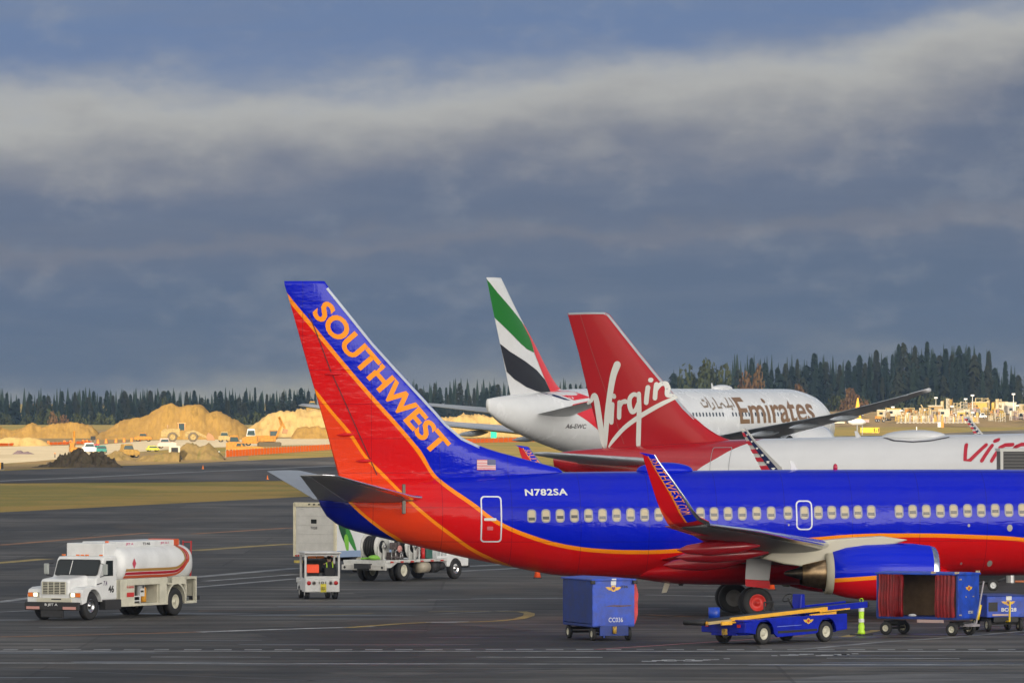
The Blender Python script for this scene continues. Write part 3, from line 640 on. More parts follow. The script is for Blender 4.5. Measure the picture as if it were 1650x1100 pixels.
for pts, ws in S_:
    ip = smoothpath([(p[0], p[1], w_) for p, w_ in zip(pts, ws)], 5); polys += stroke([V0(a[0], a[1]) for a in ip], 0, [a[2] / 34.6 for a in ip])
decal('tail_script', polys, vfy, mat('script white', (.60, .60, .57), .3), vfm, cell=.3, ofs=.02)
polys = []
for pts in ([(1551, 717), (1554, 741), (1562, 741), (1583, 717)], [(1593, 718), (1581, 742)], [(1595.5, 710.5), (1600, 709)], [(1613, 718), (1607, 721), (1597, 742)], [(1607, 721), (1614, 717), (1626, 716.5)], [(1632, 720), (1640, 716), (1655, 716)], [(1632, 720), (1624, 735), (1632, 742), (1650, 742)]):
    polys += stroke([VN(*p) for p in pts], .17)
decal('fuselage_lettering', polys, vy, mat('lettering red', (.42, .01, .03), .3), vf, cell=.12, ofs=.02)
decal('door_outline', frame_polys(rrect(*VN(1156, 748), .95, 1.55, .08), rrect(*VN(1156, 748), .90, 1.50, .07)), vy, mat('thin outline', (.25, .26, .28), .5), vf, cell=.15)
x, z = V0(1472, 701); q = mb(True); q.ell((x, 0, 5.80), (1.55, .75, .33), 30, 10); q.build('antenna_dome', white_p, vg)
decal_line('dome_seal', [(1420, 704.5), (1440, 709.5), (1472, 711.5), (1500, 709.5), (1527, 704)], .05, VG, -.9, lambda x, z: vh.y(x, z), mat('seal', (.03, .03, .04), .6), vf, cell=.3, ofs=.03)
blade(1383, 694, .35, .5, white_p, vg, VG)
# sharklets and wings
for s_, tr in ((-1, [((1263, 756), (1228, 757)), ((1240, 733), (1216, 735)), ((1216, 708), (1203, 710)), ((1202, 690), (1192.5, 690))]), (1, [((1588, 704), (1573, 704)), ((1577, 690), (1565, 690)), ((1568, 679), (1557, 679)), ((1562, 671), (1552.5, 671))])):
    c = 17.0 * s_; tp = []
    for i, (a, b) in enumerate(tr):
        pa = VG.inv(*a, c + s_ * .12 * i); pb = VG.inv(*b, c + s_ * .12 * i); tp.append(((pa[0], abs(c) + .12 * i, pa[1]), (pb[0], abs(c) + .12 * i, pb[1]), .10, 82))
    w0 = tp[0]; root = [((22.5, 1.0, 2.3), (14.8, 1.0, 2.3), .9, 5), ((21.6, 1.98, 2.4), (14.9, 1.98, 2.4), .8, 5), ((19.0, 6.4, 2.75), (15.0, 6.4, 2.75), .5, 5)]
    lowl = (w0[0][0] + .9, 16.1, 4.0); lowt = (w0[1][0] + .2, 16.1, 3.98)
    sec = densify(root + [(lowl, lowt, .2, 8), ((w0[0][0] + .5, 16.75, 4.3), (w0[1][0] + .1, 16.75, 4.3), .14, 50)] + tp, 4)
    sec = [((l[0], s_ * l[1], l[2]), (t[0], s_ * t[1], t[2]), th, ca * s_) for l, t, th, ca in sec]
    k_ = 16; wgv = wing('wing', sec[:k_ + 1], grey_p, vg); wlv = wing('winglet', sec[k_:], mat('stripe white', (.66, .66, .64), .35), wgv, 10)
    def vp(v, u, h):
        z_ = w0[0][2] + (tp[-1][0][2] - w0[0][2]) * v
        lx = linterp(sorted((q_[0][2], q_[0][0]) for q_ in tp), z_); tx = linterp(sorted((q_[1][2], q_[1][0]) for q_ in tp), z_); yy = abs(c) + .36 * v
        return (lx + (tx - lx) * u, s_ * yy - (.075 + h), z_)
    def vband(name, u0, u1, v0, v1, m, h, n=8):
        q = mb(); q.ring([[vp(v0 + (v1 - v0) * i / n, u0 + (u1 - u0) * j / 3, h) for j in range(4)] for i in range(n + 1)], False, False); q.build(name, m, wlv)
    vband('grey_edge', -.02, .22, -.9, 1.0, mat('edge grey', (.45, .45, .44), .35), .006)
    lim = 1.0
    vband('navy_band', .22, .60, (-.15), .93, mat('navy', (.012, .02, .075), .4), .012)
    for k in range(7): vband('red_stripe', .60, 1.0, .90 - k * .2, .80 - k * .2, mat('stripe red', (.45, .02, .04), .4), .010, 2) if .80 - k * .2 > -.5 else None
    for k in range(6):
        v = .85 - k * .165; q = MB(); cpt = Vector(vp(v, .41, .02)); r_ = (.055 + .012 * k); q.add([cpt] + [cpt + Vector((r_ * (1 if j % 2 == 0 else .42) * math.sin(math.pi * j / 5), 0, r_ * (1 if j % 2 == 0 else .42) * math.cos(math.pi * j / 5))) for j in range(10)], [(0, 1 + j, 1 + (j + 1) % 10) for j in range(10)]); q.build('star', mat('stripe white', (.7, .7, .7)), wlv)
    stv = [((5.9, .5, 4.9), (1.3, .5, 4.9), .4, 6), ((5.4, 1.0, 4.95), (1.4, 1.0, 4.95), .36, 6), ((1.9, 6.2, 5.5), (.6, 6.2, 5.5), .1, 6)]
    stv = densify([((l[0], s_ * l[1], l[2]), (t[0], s_ * t[1], t[2]), th, ca * s_) for l, t, th, ca in stv], 4); wing('tailplane', stv, grey_p, vg)
    # engine and gear (seen from the side only)
    q = mb(True); q.lathe([(0, .55), (.1, .65), (1.0, .95), (2.2, 1.1), (3.6, 1.12), (4.3, 1.0), (4.4, .92), (4.2, .84), (3.4, .84)], (18.4, s_ * 5.75, 1.55), (1, 0, 0), 28); q.build('engine_cowl', vred, vg)
    gz = -VG.M.translation.z - 20 * math.sin(R(1.2)) + .0
    q = mb(True); q.cyl((20, s_ * 3.8, gz + .6), (20, s_ * 3.8, 2.4), .13); q.cyl((20, s_ * 3.8 - .5, gz + .58), (20, s_ * 3.8 + .5, gz + .58), .08); q.build('gear_leg', steel, vg)
    for k in (-1, 1): wheel(vg, (20, s_ * 3.8 + k * .46, gz + .58 - (s_ * 3.8) * math.sin(R(.8))), .58, .42, rubber, grey_rim)
q = mb(True); gz2 = -.17 - 32.6 * math.sin(R(1.2)); q.cyl((32.6, 0, gz2 + .37), (32.6, 0, 2.5), .09); q.build('gear_leg', steel, vg)
for k in (-1, 1): wheel(vg, (32.6, k * .25, gz2 + .37), .37, .22, rubber, grey_rim)

# ---------------------------------------------------------------- the big white airliner seen from behind its wing
EM = Frame((-2.0, 568.0, .4), 58.8, 0, -1.2)
em = empty('airliner'); EM.put(em)
tag(em, 'large white airliner with Emirates in gold and a green white black red tail, farthest back', 'airliner', 'parked airliners')
E0 = lambda px, py: EM.inv(px, py, 0.0); EN = lambda px, py, c=-2.9: EM.inv(px, py, c)
eh = Hull([(0, 7.75, 6.6, .2), (2.2, 7.97, 5.6, .75), (4.7, 8.15, 4.85, 1.3), (7.6, 8.33, 4.15, 1.8), (11, 8.5, 3.45, 2.35), (15, 8.64, 2.8, 2.8), (20, 8.7, 2.5, 3.08), (54, 8.7, 2.5, 3.1), (57.5, 8.3, 2.55, 2.8), (60.5, 7.1, 3.0, 1.95), (62.3, 5.8, 3.7, .9), (62.9, 4.9, 4.4, .15)])
ef = eh.mesh('fuselage', mat('white fuselage', (.66, .67, .68), .25, coat=.5, var=.05, vscale=.4), em, step=.6); ey_ = lambda x, z: eh.y(x, z)
le = sorted((z, x) for x, z in [E0(*p) for p in [(806.6, 447.5), (833.6, 503.6), (858, 550), (882.7, 599), (897, 622), (905, 629), (912, 640)]])
te = sorted((z, x) for x, z in [E0(*p) for p in [(783.8, 448), (796.8, 511), (809, 570), (822.6, 637), (824, 645)]])
efin = Fin(le, te, [(7, .5), (18.5, .2)]); efm = efin.mesh('tail_fin', white_p, em, .3); efy = lambda x, z: efin.y(x, z)
Z5 = lambda a: [E0(760 + x / 4.075, 430 + y / 4.075) for x, y in a]
eg, er, ek = mat('green', (.004, .14, .012), .3), mat('signal red', (.62, .02, .03), .3), mat('black paint', (.012, .013, .02), .25)
decal('green_band', [Z5([(97, 80), (160, 172), (240, 272), (312, 362), (352, 440), (372, 500), (385, 562), (340, 540), (300, 502), (220, 412), (147, 330)])], efy, eg, efm, cell=.35, ofs=.035)
decal('red_band', [Z5([(314, 366), (345, 402), (400, 505), (480, 655), (545, 775), (566, 800), (488, 822), (440, 705), (392, 575), (365, 470)])], efy, er, efm, cell=.35, ofs=.035)
decal('black_band', [Z5([(184, 503), (240, 555), (330, 620), (400, 678), (450, 738), (488, 822), (440, 826), (400, 815), (340, 788), (270, 735), (228, 688)])], efy, ek, efm, cell=.35, ofs=.035)
def hn(a, c=-2.3): return [EN(760 + x / 4.075, 430 + y / 4.075, c) for x, y in a]
decal('red_band', [hn([(565, 800), (620, 803), (680, 832), (718, 858), (610, 876), (545, 832)], -.9)], ey_, er, ef, cell=.4)
decal('navy_band', [hn([(490, 824), (540, 830), (612, 878), (575, 872)], -1.2)], ey_, mat('navy', (.01, .02, .09), .3), ef, cell=.4)
decal('red_band', [hn([(665, 930), (700, 900), (790, 880), (900, 880), (960, 1000), (960, 1120), (850, 1090), (760, 1010)], -2.6)], ey_, er, ef, cell=.5)
me, xf = fit_text('A6-EWC', (920, 690), (946, 690.5), .42, EM, -2.6, .02); decal('registration', me, ey_, mat('dark lettering', (.06, .05, .05)), ef, cell=.4, xf=xf)
me, xf = fit_text('Emirates', (1192, 683), (1313, 679), 2.5, EM, -3.05, .016, spacing=1.0)
bz = mat('gold brown lettering', (.20, .11, .05), .3); decal('lettering', me, ey_, bz, ef, cell=.5, xf=xf, ofs=.03)
# the same name in Arabic script, right to left
AR = [[(1187, 641), (1187, 654)], [(1181, 641), (1179, 652), (1175, 655), (1184, 654)], [(1173, 655), (1170, 649), (1166, 652), (1167, 656), (1161, 656)], [(1161, 641), (1160.5, 656)], [(1155, 649), (1155.5, 656), (1151, 659)],
      [(1149, 641), (1149, 655)], [(1146, 648), (1145, 654), (1138, 655), (1136.5, 649)], [(1141, 644.5), (1143.5, 644.5)], [(1182, 658.5), (1183, 658.5)]]
polys = []
for a in AR: polys += stroke([EN(*p, -3.05) for p in a], .20)
decal('arabic_lettering', polys, ey_, mat('grey brown lettering', (.22, .17, .12), .3), ef, cell=.3, ofs=.03)
wm = mat('window dark', (.05, .06, .08), .2)
px = 1112.0
xa, za = EN(1112, 667.5, -3.05); xb, _ = EN(1262, 667.5, -3.05); k = 0; xw = xa
while xw < xb:
    if k % 13 not in (11, 12): decal('cabin_window', [rrect(xw, za, .26, .40, .1, 3)], ey_, wm, ef, cell=None, ofs=.02)
    xw += .62; k += 1
for s_ in (-1, 1):
    sec = [((42.5, 1, 3.3), (27.5, 1, 3.3), 1.5, 6), ((41.2, 3.1, 3.5), (27.8, 3.1, 3.5), 1.35, 6), ((36.3, 10.2, 4.5), (27.4, 10.2, 4.6), .95, 7), ((29.2, 21, 5.8), (23.9, 21, 5.85), .52, 8), ((24.1, 29.2, 7.25), (21.6, 29.2, 7.22), .45, 9), ((21.2, 32.9, 7.85), (19.9, 32.9, 7.83), .35, 10)]
    sec = densify([((l[0], s_ * l[1], l[2]), (t[0], s_ * t[1], t[2]), th, ca * s_) for l, t, th, ca in sec], 5)
    wge = wing('wing', sec, mat('wing grey', (.52, .52, .53), .35, var=.15, vscale=.8), em); wing('trailing_edge', sec[2:-3], grey_p, wge, 6, .86, .998, .02); wing('leading_edge', sec, metal_e, wge, 6, 0, .06, .01)
    for yy in (6.5, 12.5, 17.5, 22.5):
        tx = linterp([(3, 27.8), (10.2, 27.4), (21, 23.9), (29, 21.6)], yy); tz = linterp([(3, 3.5), (10.2, 4.55), (21, 5.8), (29, 7.1)], yy)
        q = mb(True); q.lathe([(-2.6, .02), (-1.6, .18), (0, .3), (1.5, .26), (3, .05)], (tx + .6, s_ * yy, tz - .5), (1, 0, .04), 14, True); q.build('flap_track_fairing', grey_p, wge)
    stb = densify([((12.5, .8, 6.25), (6.2, .8, 6.25), .7, 7), ((4.6, 10.6, 7.65), (2.4, 10.6, 7.65), .16, 7)], 5)
    stb = [((l[0], s_ * l[1], l[2]), (t[0], s_ * t[1], t[2]), th, ca * s_) for l, t, th, ca in stb]
    se = wing('tailplane', stb, mat('tail grey', (.40, .41, .41), .3), em)
    q = mb(True); q.lathe([(0, 1.0), (.3, 1.15), (1.6, 1.75), (3.2, 1.95), (5.2, 1.97), (6.3, 1.8), (6.45, 1.65), (6.2, 1.5), (5, 1.5)], (36.4, s_ * 9.9, 3.25), (1, 0, 0), 36); en = q.build('engine_cowl', white_p, em)
    q = mb(True); q.lathe([(-1.6, .1), (-1.5, .4), (-.2, .9), (.6, .95)], (36.4, s_ * 9.9, 3.25), (1, 0, 0), 24, True); q.build('core_nozzle', dark_steel, en)
    q = mb(); q.prism([(34.5, 4.2), (35.5, 3.6), (41, 5.0), (39, 5.2), (36, 5.0)], 'y', s_ * 9.9 - .25, s_ * 9.9 + .25); q.build('pylon', grey_p, en, bevel=.05)
    gz = -.4 - s_ * 5.5 * math.sin(R(-1.2))
    q = mb(True); q.cyl((30.5, s_ * 5.5, gz + .66), (30.5, s_ * 5.5, 4), .2); q.cyl((28.9, s_ * 5.5, gz + .66), (32.1, s_ * 5.5, gz + .66), .12); q.build('gear_leg', steel, em)
    for dx in (-1.5, 0, 1.5):
        for k in (-1, 1): wheel(em, (30.5 + dx, s_ * 5.5 + k * .7, gz + .66), .66, .5, rubber, grey_rim)
q = mb(True); q.cyl((57, 0, .1), (57, 0, 3), .14); q.build('gear_leg', steel, em)
for k in (-1, 1): wheel(em, (57, k * .35, -.4 + .54), .54, .4, rubber, grey_rim)
x, z = E0(1163, 622); q = mb(True); q.ell((x, 0, 8.7), (1.8, .6, .38), 24, 8); q.build('antenna_dome', white_p, em)
blade(1148, 617, .5, .7, white_p, em, EM)
# ================================================================ THE SETTING
from mathutils import noise as NZ
def sheet(name, pts, z, m, kind='structure', parent=None):
    bm = bmesh.new(); bm.faces.new([bm.verts.new((p[0], p[1], z)) for p in pts]); bmesh.ops.triangulate(bm, faces=bm.faces)
    for f in bm.faces:
        f.normal_update()
        if f.normal.z < 0: f.normal_flip()
    me = bpy.data.meshes.new(name); bm.to_mesh(me); bm.free(); me.materials.append(m); o = bpy.data.objects.new(name, me); COL.objects.link(o)
    if parent: o.parent = parent
    if kind: o['kind'] = kind
    return o
def gp(a): return [G(*p)[:2] for p in a]
# ground material: dry grass in bands of green and straw
def ground_mat(name, cols, sc=.05, stretch=1.0, fine=2.0, rough=.95):
    m = bpy.data.materials.new(name); m.use_nodes = True; t = NT(m.node_tree); b = t.n['Principled BSDF']
    c = t.new('ShaderNodeTexCoord'); q = t.new('ShaderNodeSeparateXYZ'); t.l.new(c.outputs['Object'], q.inputs[0])
    v = t.comb(t.m('MULTIPLY', q.outputs[0], stretch), t.m('MULTIPLY', q.outputs[1], .35), 0)
    n1 = t.noise(v, sc, 6, .62); n2 = t.noise(c.outputs['Object'], fine, 4, .7)
    col = t.ramp(t.m('ADD', t.m('MULTIPLY', n1, .8), t.m('MULTIPLY', n2, .2)), cols)
    t.l.new(col, b.inputs['Base Color']); b.inputs['Roughness'].default_value = rough; b.inputs['Specular IOR Level'].default_value = .25
    return m
grass_m = ground_mat('dry grass', [(.33, (.14, .12, .025)), (.43, (.34, .22, .048)), (.51, (.19, .17, .032)), (.6, (.38, .25, .06)), (.7, (.20, .16, .035))], .045, .5)
dirt_m = ground_mat('bare dirt', [(.35, (.20, .13, .05)), (.5, (.29, .20, .085)), (.65, (.15, .12, .045))], .08)
conc_m = ground_mat('pale concrete', [(.35, (.48, .39, .24)), (.5, (.62, .52, .35)), (.65, (.52, .43, .27))], .05)
rock = [(-3000, 60), (-3000, 1750)]
q = MB(); vs = []; ys = [(-15000, 0), (-400, 0), (60, 0), (400, 0), (900, 0), (1500, 0), (2120, 0), (2300, -14), (9000, -14), (40000, -14)]
for y, z in ys:
    for x in (-12000, -3000, -600, 0, 600, 3000, 12000): vs.append((x, y, z))
q.add(vs, [(r * 7 + k, r * 7 + k + 1, r * 7 + k + 8, r * 7 + k + 7) for r in range(len(ys) - 1) for k in range(6)])
gr = q.build('ground', grass_m); gr['kind'] = 'structure'
# the ground rises behind the far grass at the right, under the builders' yard
q = mb(True); rows = []
for j in range(14):
    D_ = 1930 + j * 17; r_ = 690 - max(0, (D_ - 1930)) * 26.5 / 180; zz = max(-.1, HC + (YH - r_) * D_ / F) if j < 12 else -1 - (j - 11) * 7
    rows.append([(x, D_, (zz + .35 * NZ.noise(Vector((x * .08, D_ * .05, 3)))) * min(1, max(0, (x - 88) / 14)) - (0 if j < 12 else 0)) for x in range(86, 330, 4)])
q.ring(rows, False, False); o = q.build('yard_ground', dirt_m); o['kind'] = 'structure'
# apron asphalt: worn, patched, with sealed joints and rubber marks
def asphalt(name, base, seed=0):
    m = bpy.data.materials.new(name); m.use_nodes = True; t = NT(m.node_tree); b = t.n['Principled BSDF']
    c = t.new('ShaderNodeTexCoord'); q = t.new('ShaderNodeSeparateXYZ'); t.l.new(c.outputs['Object'], q.inputs[0]); x, y, z = q.outputs
    n1 = t.noise(t.comb(t.m('MULTIPLY', x, .6), t.m('MULTIPLY', y, .22), seed), .12, 5, .6)
    n2 = t.noise(t.comb(t.m('MULTIPLY', x, .35), y, seed + 3), .7, 5, .65); n3 = t.noise(c.outputs['Object'], 9, 3, .7)
    w1 = t.noise(t.comb(t.m('MULTIPLY', x, .10), t.m('MULTIPLY', y, .9), seed + 9), .9, 3, .5)
    f = t.m('ADD', t.m('ADD', t.m('MULTIPLY', n1, .75), t.m('MULTIPLY', n2, .4)), t.m('MULTIPLY', w1, .3))
    lo = [k * .34 for k in base]; hi = [k * 1.75 for k in base]
    col = t.mix(t.ss(f, .60, .88), lo, hi); col = t.mix(t.m('MULTIPLY', t.m('SUBTRACT', n3, .3), .6), col, (.015, .015, .016))
    # slab patches of different age
    br = t.new('ShaderNodeTexBrick'); t.l.new(t.comb(t.m('ADD', x, 3.0), y, 0), br.inputs['Vector']); br.inputs['Scale'].default_value = 1
    br.inputs['Brick Width'].default_value = 22; br.inputs['Row Height'].default_value = 13; br.inputs['Mortar Size'].default_value = .07; br.inputs['Mortar Smooth'].default_value = .3
    br.inputs['Color1'].default_value = (.55, .55, .55, 1); br.inputs['Color2'].default_value = (1, 1, 1, 1); br.inputs['Mortar'].default_value = (.38, .38, .38, 1)
    mm = t.new('ShaderNodeMix', data_type='RGBA', blend_type='MULTIPLY'); mm.inputs[0].default_value = .8; t.l.new(col, mm.inputs[6]); t.l.new(br.outputs[0], mm.inputs[7])
    w2 = t.noise(t.comb(t.m('MULTIPLY', x, .07), t.m('MULTIPLY', y, .45), seed + 40), 1.0, 5, .7)
    m3 = t.new('ShaderNodeMix', data_type='RGBA', blend_type='MULTIPLY'); m3.inputs[0].default_value = 1; t.l.new(mm.outputs[2], m3.inputs[6]); sc_ = t.m('ADD', .5, t.m('MULTIPLY', t.ss(w2, .33, .68), 1.05)); t.l.new(t.comb(sc_, sc_, sc_), m3.inputs[7]); mm = m3
    # brown rubber / rust wash
    st = t.noise(t.comb(t.m('MULTIPLY', x, .5), t.m('MULTIPLY', y, .08), seed + 20), .3, 4, .6)
    col = t.mix(t.m('MULTIPLY', t.ss(st, .55, .72), .35), mm.outputs[2], (.10, .07, .045))
    t.l.new(col, b.inputs['Base Color']); t.l.new(t.m('ADD', t.m('MULTIPLY', f, .35), .5, clamp=True), b.inputs['Roughness']); b.inputs['Specular IOR Level'].default_value = .35
    return m
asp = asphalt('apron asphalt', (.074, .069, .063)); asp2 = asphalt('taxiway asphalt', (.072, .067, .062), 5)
sheet('apron', [(-133, 87), (-36.7, 462), (-17.3, 537)] + gp([(700, 790), (900, 782), (1750, 765)]) + [(300, 690), (300, -200), (-133, -200)], .004, asp)
sheet('taxiway', gp([(-300, 782), (0, 778.5), (250, 777), (500, 774), (700, 770), (900, 766), (700, 745), (640, 733), (540, 735.5), (300, 746), (0, 758.5), (-300, 771)]), .02, asp2)
sheet('concrete_strip', gp([(-300, 764), (0, 747), (60, 743), (100, 739), (160, 733), (235, 727), (300, 722), (420, 718.5), (480, 717), (700, 716), (700, 703), (480, 706), (240, 709.5), (160, 716.5), (0, 719.5), (-300, 724)]), .02, conc_m)
sheet('dirt_ground', gp([(-300, 723), (0, 719), (160, 716), (240, 709), (480, 705.5), (860, 702), (860, 692), (500, 690), (0, 694), (-300, 697)]), .012, dirt_m)
sheet('dirt_verge', gp([(-300, 768), (0, 757), (150, 751.5), (300, 745), (400, 741), (400, 734), (300, 732), (235, 728), (160, 734), (100, 740), (0, 748), (-300, 765)]), .012, dirt_m)
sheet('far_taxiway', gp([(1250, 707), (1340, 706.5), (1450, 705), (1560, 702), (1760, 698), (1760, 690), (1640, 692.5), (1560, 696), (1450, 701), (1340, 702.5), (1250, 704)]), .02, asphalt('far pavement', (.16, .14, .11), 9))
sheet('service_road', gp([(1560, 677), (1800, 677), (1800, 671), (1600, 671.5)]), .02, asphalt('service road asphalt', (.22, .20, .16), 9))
# painted lines
wl_ = mat('worn white line', (.36, .37, .38), .7, var=.5, vscale=1.2); wl2 = mat('faded white line', (.22, .225, .23), .7, var=.55, vscale=.8)
yl_ = mat('faded yellow line', (.30, .22, .06), .7, var=.45, vscale=.8); ol_ = mat('orange brown line', (.26, .12, .045), .7, var=.5, vscale=.8)
def line(pts, w_, m, name='painted_line', z=.010, px=True):
    P_ = [G(*p) for p in pts] if px else [Vector((*p, 0)) for p in pts]; q = MB(); L_ = []
    for i, p in enumerate(P_):
        a = P_[max(0, i - 1)]; b = P_[min(len(P_) - 1, i + 1)]; d = (b - a).normalized(); n = Vector((-d.y, d.x, 0)) * w_ / 2; L_.append((p + n, p - n))
    vs = [Vector((a.x, a.y, z)) for pr in L_ for a in pr]; q.add(vs, [(2 * i, 2 * i + 1, 2 * i + 3, 2 * i + 2) for i in range(len(P_) - 1)])
    o = q.build(name, m, fix=False); o['kind'] = 'structure'
    return o
line([(-80, 1048.6), (1730, 1049.2)], .42, wl_)
q = MB()
for k in range(-1, 36):
    a = G(k * 48.6 + 5, 1046.3); d = (28 if k % 5 else 24) * a.y / F; jj = random.uniform(-.02, .02)
    q.add([(a.x, a.y - .35 + jj, .010), (a.x + d, a.y - .35 + jj, .010), (a.x + d, a.y + .35, .010), (a.x, a.y + .35, .010)], [(0, 1, 2, 3)])
q.build('painted_dashes', wl2, fix=False)['kind'] = 'structure'
line([(-80, 1067.6), (1730, 1071)], .38, wl_)
for a, b in (((243, 1058), (436, 1058.3)), ((767, 1058.3), (971, 1058.6)), ((1332, 1060), (1546, 1060.5))): line([a, b], .3, wl_)
line([(-60, 1027), (120, 1023), (320, 1018)], .45, ol_); line([(320, 1018), (420, 1014.5), (520, 1011.5), (600, 1009)], .55, wl_)
line([(560, 1011), (640, 1005), (690, 1002.5)], .45, yl_, z=.014); line([(690, 1002.5), (760, 1001.5)], .7, wl_); line([(740, 1002.5), (800, 1000.5), (835, 997), (852, 992), (853, 988), (840, 985)], .42, yl_, z=.014)
line([(690, 985), (780, 984.5), (840, 985)], .4, yl_); line([(480, 992), (600, 988)], .35, yl_); line([(-60, 975), (0, 969.5), (75, 959.5)], .6, wl2)
line([(-60, 989), (0, 985.5), (50, 983.5)], .5, wl2); line([(310, 930), (400, 922), (478, 915)], .8, wl2); line([(330, 936), (478, 925)], .5, wl2); line([(300, 947), (478, 932)], .5, wl2)
line([(735, 913), (900, 905)], 1.0, wl2); line([(738, 920), (900, 912), (1100, 906)], .8, wl2); line([(1040, 958), (1180, 961)], .5, wl2); line([(690, 966), (900, 963)], .4, wl2)
line([(-80, 912), (0, 906.5), (75, 900)], 1.0, yl_); line([(310, 887), (420, 879), (470, 876)], 1.0, yl_); line([(310, 860), (470, 850)], .8, ol_); line([(0, 878), (120, 868), (240, 858)], .8, ol_)
line([(320, 984), (478, 983)], .3, ol_); line([(960, 1046), (1100, 1037), (1300, 1024)], .3, mat('pink red line', (.26, .10, .10), .7, var=.4)); line([(1290, 1046), (1420, 1034), (1530, 1027), (1700, 1012)], .35, wl2)
line([(700, 989), (820, 983.5)], .3, wl2); line([(1360, 1026), (1413, 1015)], .4, yl_); line([(1573, 1000), (1590, 994)], .5, yl_); line([(1040, 990), (1110, 993)], .4, ol_)
line([(-80, 780), (0, 775), (150, 768.5), (300, 761), (420, 756), (540, 750.5)], 1.6, wl2, z=.03)
line([(-100, 773), (300, 753), (500, 743)], 1.0, wl2, z=.03) if 0 else None
# worn white ground marking on the service lane (unreadable blocks)
q = MB()
for cx, cy, w_ in ((1063, 1064, 30), (1095, 1063.6, 22), (1130, 1063.5, 34), (1155, 1062, 14), (1262, 1055, 16), (1285, 1054.6, 34), (1340, 1055, 34), (1363, 1054, 18)):
    a = G(cx, cy); ww = w_ * a.y / F / 2
    for k in range(3):
        dy = -.50 + k * .50; k0, k1 = random.uniform(.5, 1), random.uniform(.5, 1); q.add([(a.x - ww * k0 + dy * .6, a.y + dy - .2, .010), (a.x + ww * k1 + dy * .6, a.y + dy - .2, .010), (a.x + ww * k1 + dy * .6, a.y + dy + .24, .010), (a.x - ww * k0 + dy * .6, a.y + dy + .24, .010)], [(0, 1, 2, 3)])
q.build('worn_marking', wl_, fix=False)['kind'] = 'structure'
for i, (pl, mm_) in enumerate(((((-60, 1076), (520, 1082), (640, 1099), (-60, 1103)), (.040, .038, .037)), (((1180, 1103), (1340, 1088), (1700, 1080), (1700, 1103)), (.082, .082, .084)), (((380, 1012), (700, 1003), (860, 1016), (450, 1030)), (.040, .038, .037)), (((-60, 905), (240, 885), (330, 893), (-60, 925)), (.036, .034, .033)), (((560, 952), (900, 946), (900, 955), (590, 962)), (.070, .066, .062)), (((1000, 1000), (1100, 994), (1400, 1000), (1300, 1012)), (.040, .039, .038)))):
    sheet('asphalt_patch', gp(pl), .0055, asphalt('patch asphalt %d' % i, mm_, 30 + i))
# dark seams and tyre smears
seam = mat('tar seam', (.018, .018, .019), .6)
q = MB()
for k in range(26):
    a = G(random.uniform(-50, 1650), random.uniform(960, 1098)); L_ = random.uniform(1.2, 4); wd = random.uniform(.25, .9); n = 12
    pts = [(a.x + L_ * math.cos(t) * (1 + .2 * math.sin(3 * t + k)), a.y + wd * math.sin(t) * (1 + .3 * math.cos(2 * t + k)), .006 + .0001 * k) for t in [2 * math.pi * i / n for i in range(n)]]
    q.add(pts, [tuple(range(n))])
q.build('oil_stain', mat('oil stain', (.028, .027, .027), .45, var=.5, vscale=2), fix=False)['kind'] = 'structure'
line([(-50, 1075), (400, 1092), (700, 1104)], .3, seam, 'seam', z=.007); line([(900, 1076), (700, 1086), (400, 1101)], .25, seam, 'seam', z=.007); line([(-60, 1036), (700, 1032), (1700, 1041)], .14, seam, 'seam', z=.0065)

# ---- unseen cloud slabs, shaped and placed towards the sun to shade apron and forest
def shade_cloud(name, quad, alt, seed, label):
    """quad: corners on the ground of the area it shades"""
    t = alt / SV.z; off = SV * t; q = mb(True); n = 40; top = []; bot = []
    A, B, C_, D_ = [Vector((*p, 0)) for p in quad]
    for j in range(n + 1):
        for i in range(n + 1):
            u, v = i / n, j / n; p = (A * (1 - u) + B * u) * (1 - v) + (D_ * (1 - u) + C_ * u) * v
            e = min(u, 1 - u, v, 1 - v); h = (min(1, e / .12) ** .5) * alt * .05; nz = NZ.noise(Vector((p.x * .006 + seed, p.y * .006, seed)))
            p = p + Vector((NZ.noise(Vector((p.x * .01, p.y * .004, seed))), NZ.noise(Vector((p.y * .01, p.x * .004, seed + 5))), 0)) * alt * .018 + off
            top.append(p + Vector((0, 0, h * (1 + nz)))); bot.append(p - Vector((0, 0, h * .35 * (1 + nz))))
    N_ = (n + 1) ** 2; fs = []
    for j in range(n):
        for i in range(n):
            a = j * (n + 1) + i; fs += [(a, a + 1, a + n + 2, a + n + 1), (N_ + a, N_ + a + n + 1, N_ + a + n + 2, N_ + a + 1)]
    for k in range(n): fs += [(k, N_ + k, N_ + k + 1, k + 1), (n * (n + 1) + k, n * (n + 1) + k + 1, N_ + n * (n + 1) + k + 1, N_ + n * (n + 1) + k),
        (k * (n + 1), (k + 1) * (n + 1), N_ + (k + 1) * (n + 1), N_ + k * (n + 1)), (k * (n + 1) + n, N_ + k * (n + 1) + n, N_ + (k + 1) * (n + 1) + n, (k + 1) * (n + 1) + n)]
    q.add(top + bot, fs); o = q.build(name, CLM); o['kind'] = 'structure'; return o
CLM = bpy.data.materials.new('shade_cloud'); CLM.use_nodes = True; t = NT(CLM.node_tree); t.n.clear()
d_ = t.new('ShaderNodeBsdfDiffuse'); d_.inputs[0].default_value = (.85, .86, .88, 1); tr = t.new('ShaderNodeBsdfTranslucent'); tr.inputs[0].default_value = (.8, .82, .85, 1); mx = t.new('ShaderNodeMixShader')
t.l.new(d_.outputs[0], mx.inputs[1]); t.l.new(tr.outputs[0], mx.inputs[2]); o_ = t.new('ShaderNodeOutputMaterial'); t.l.new(mx.outputs[0], o_.inputs[0])
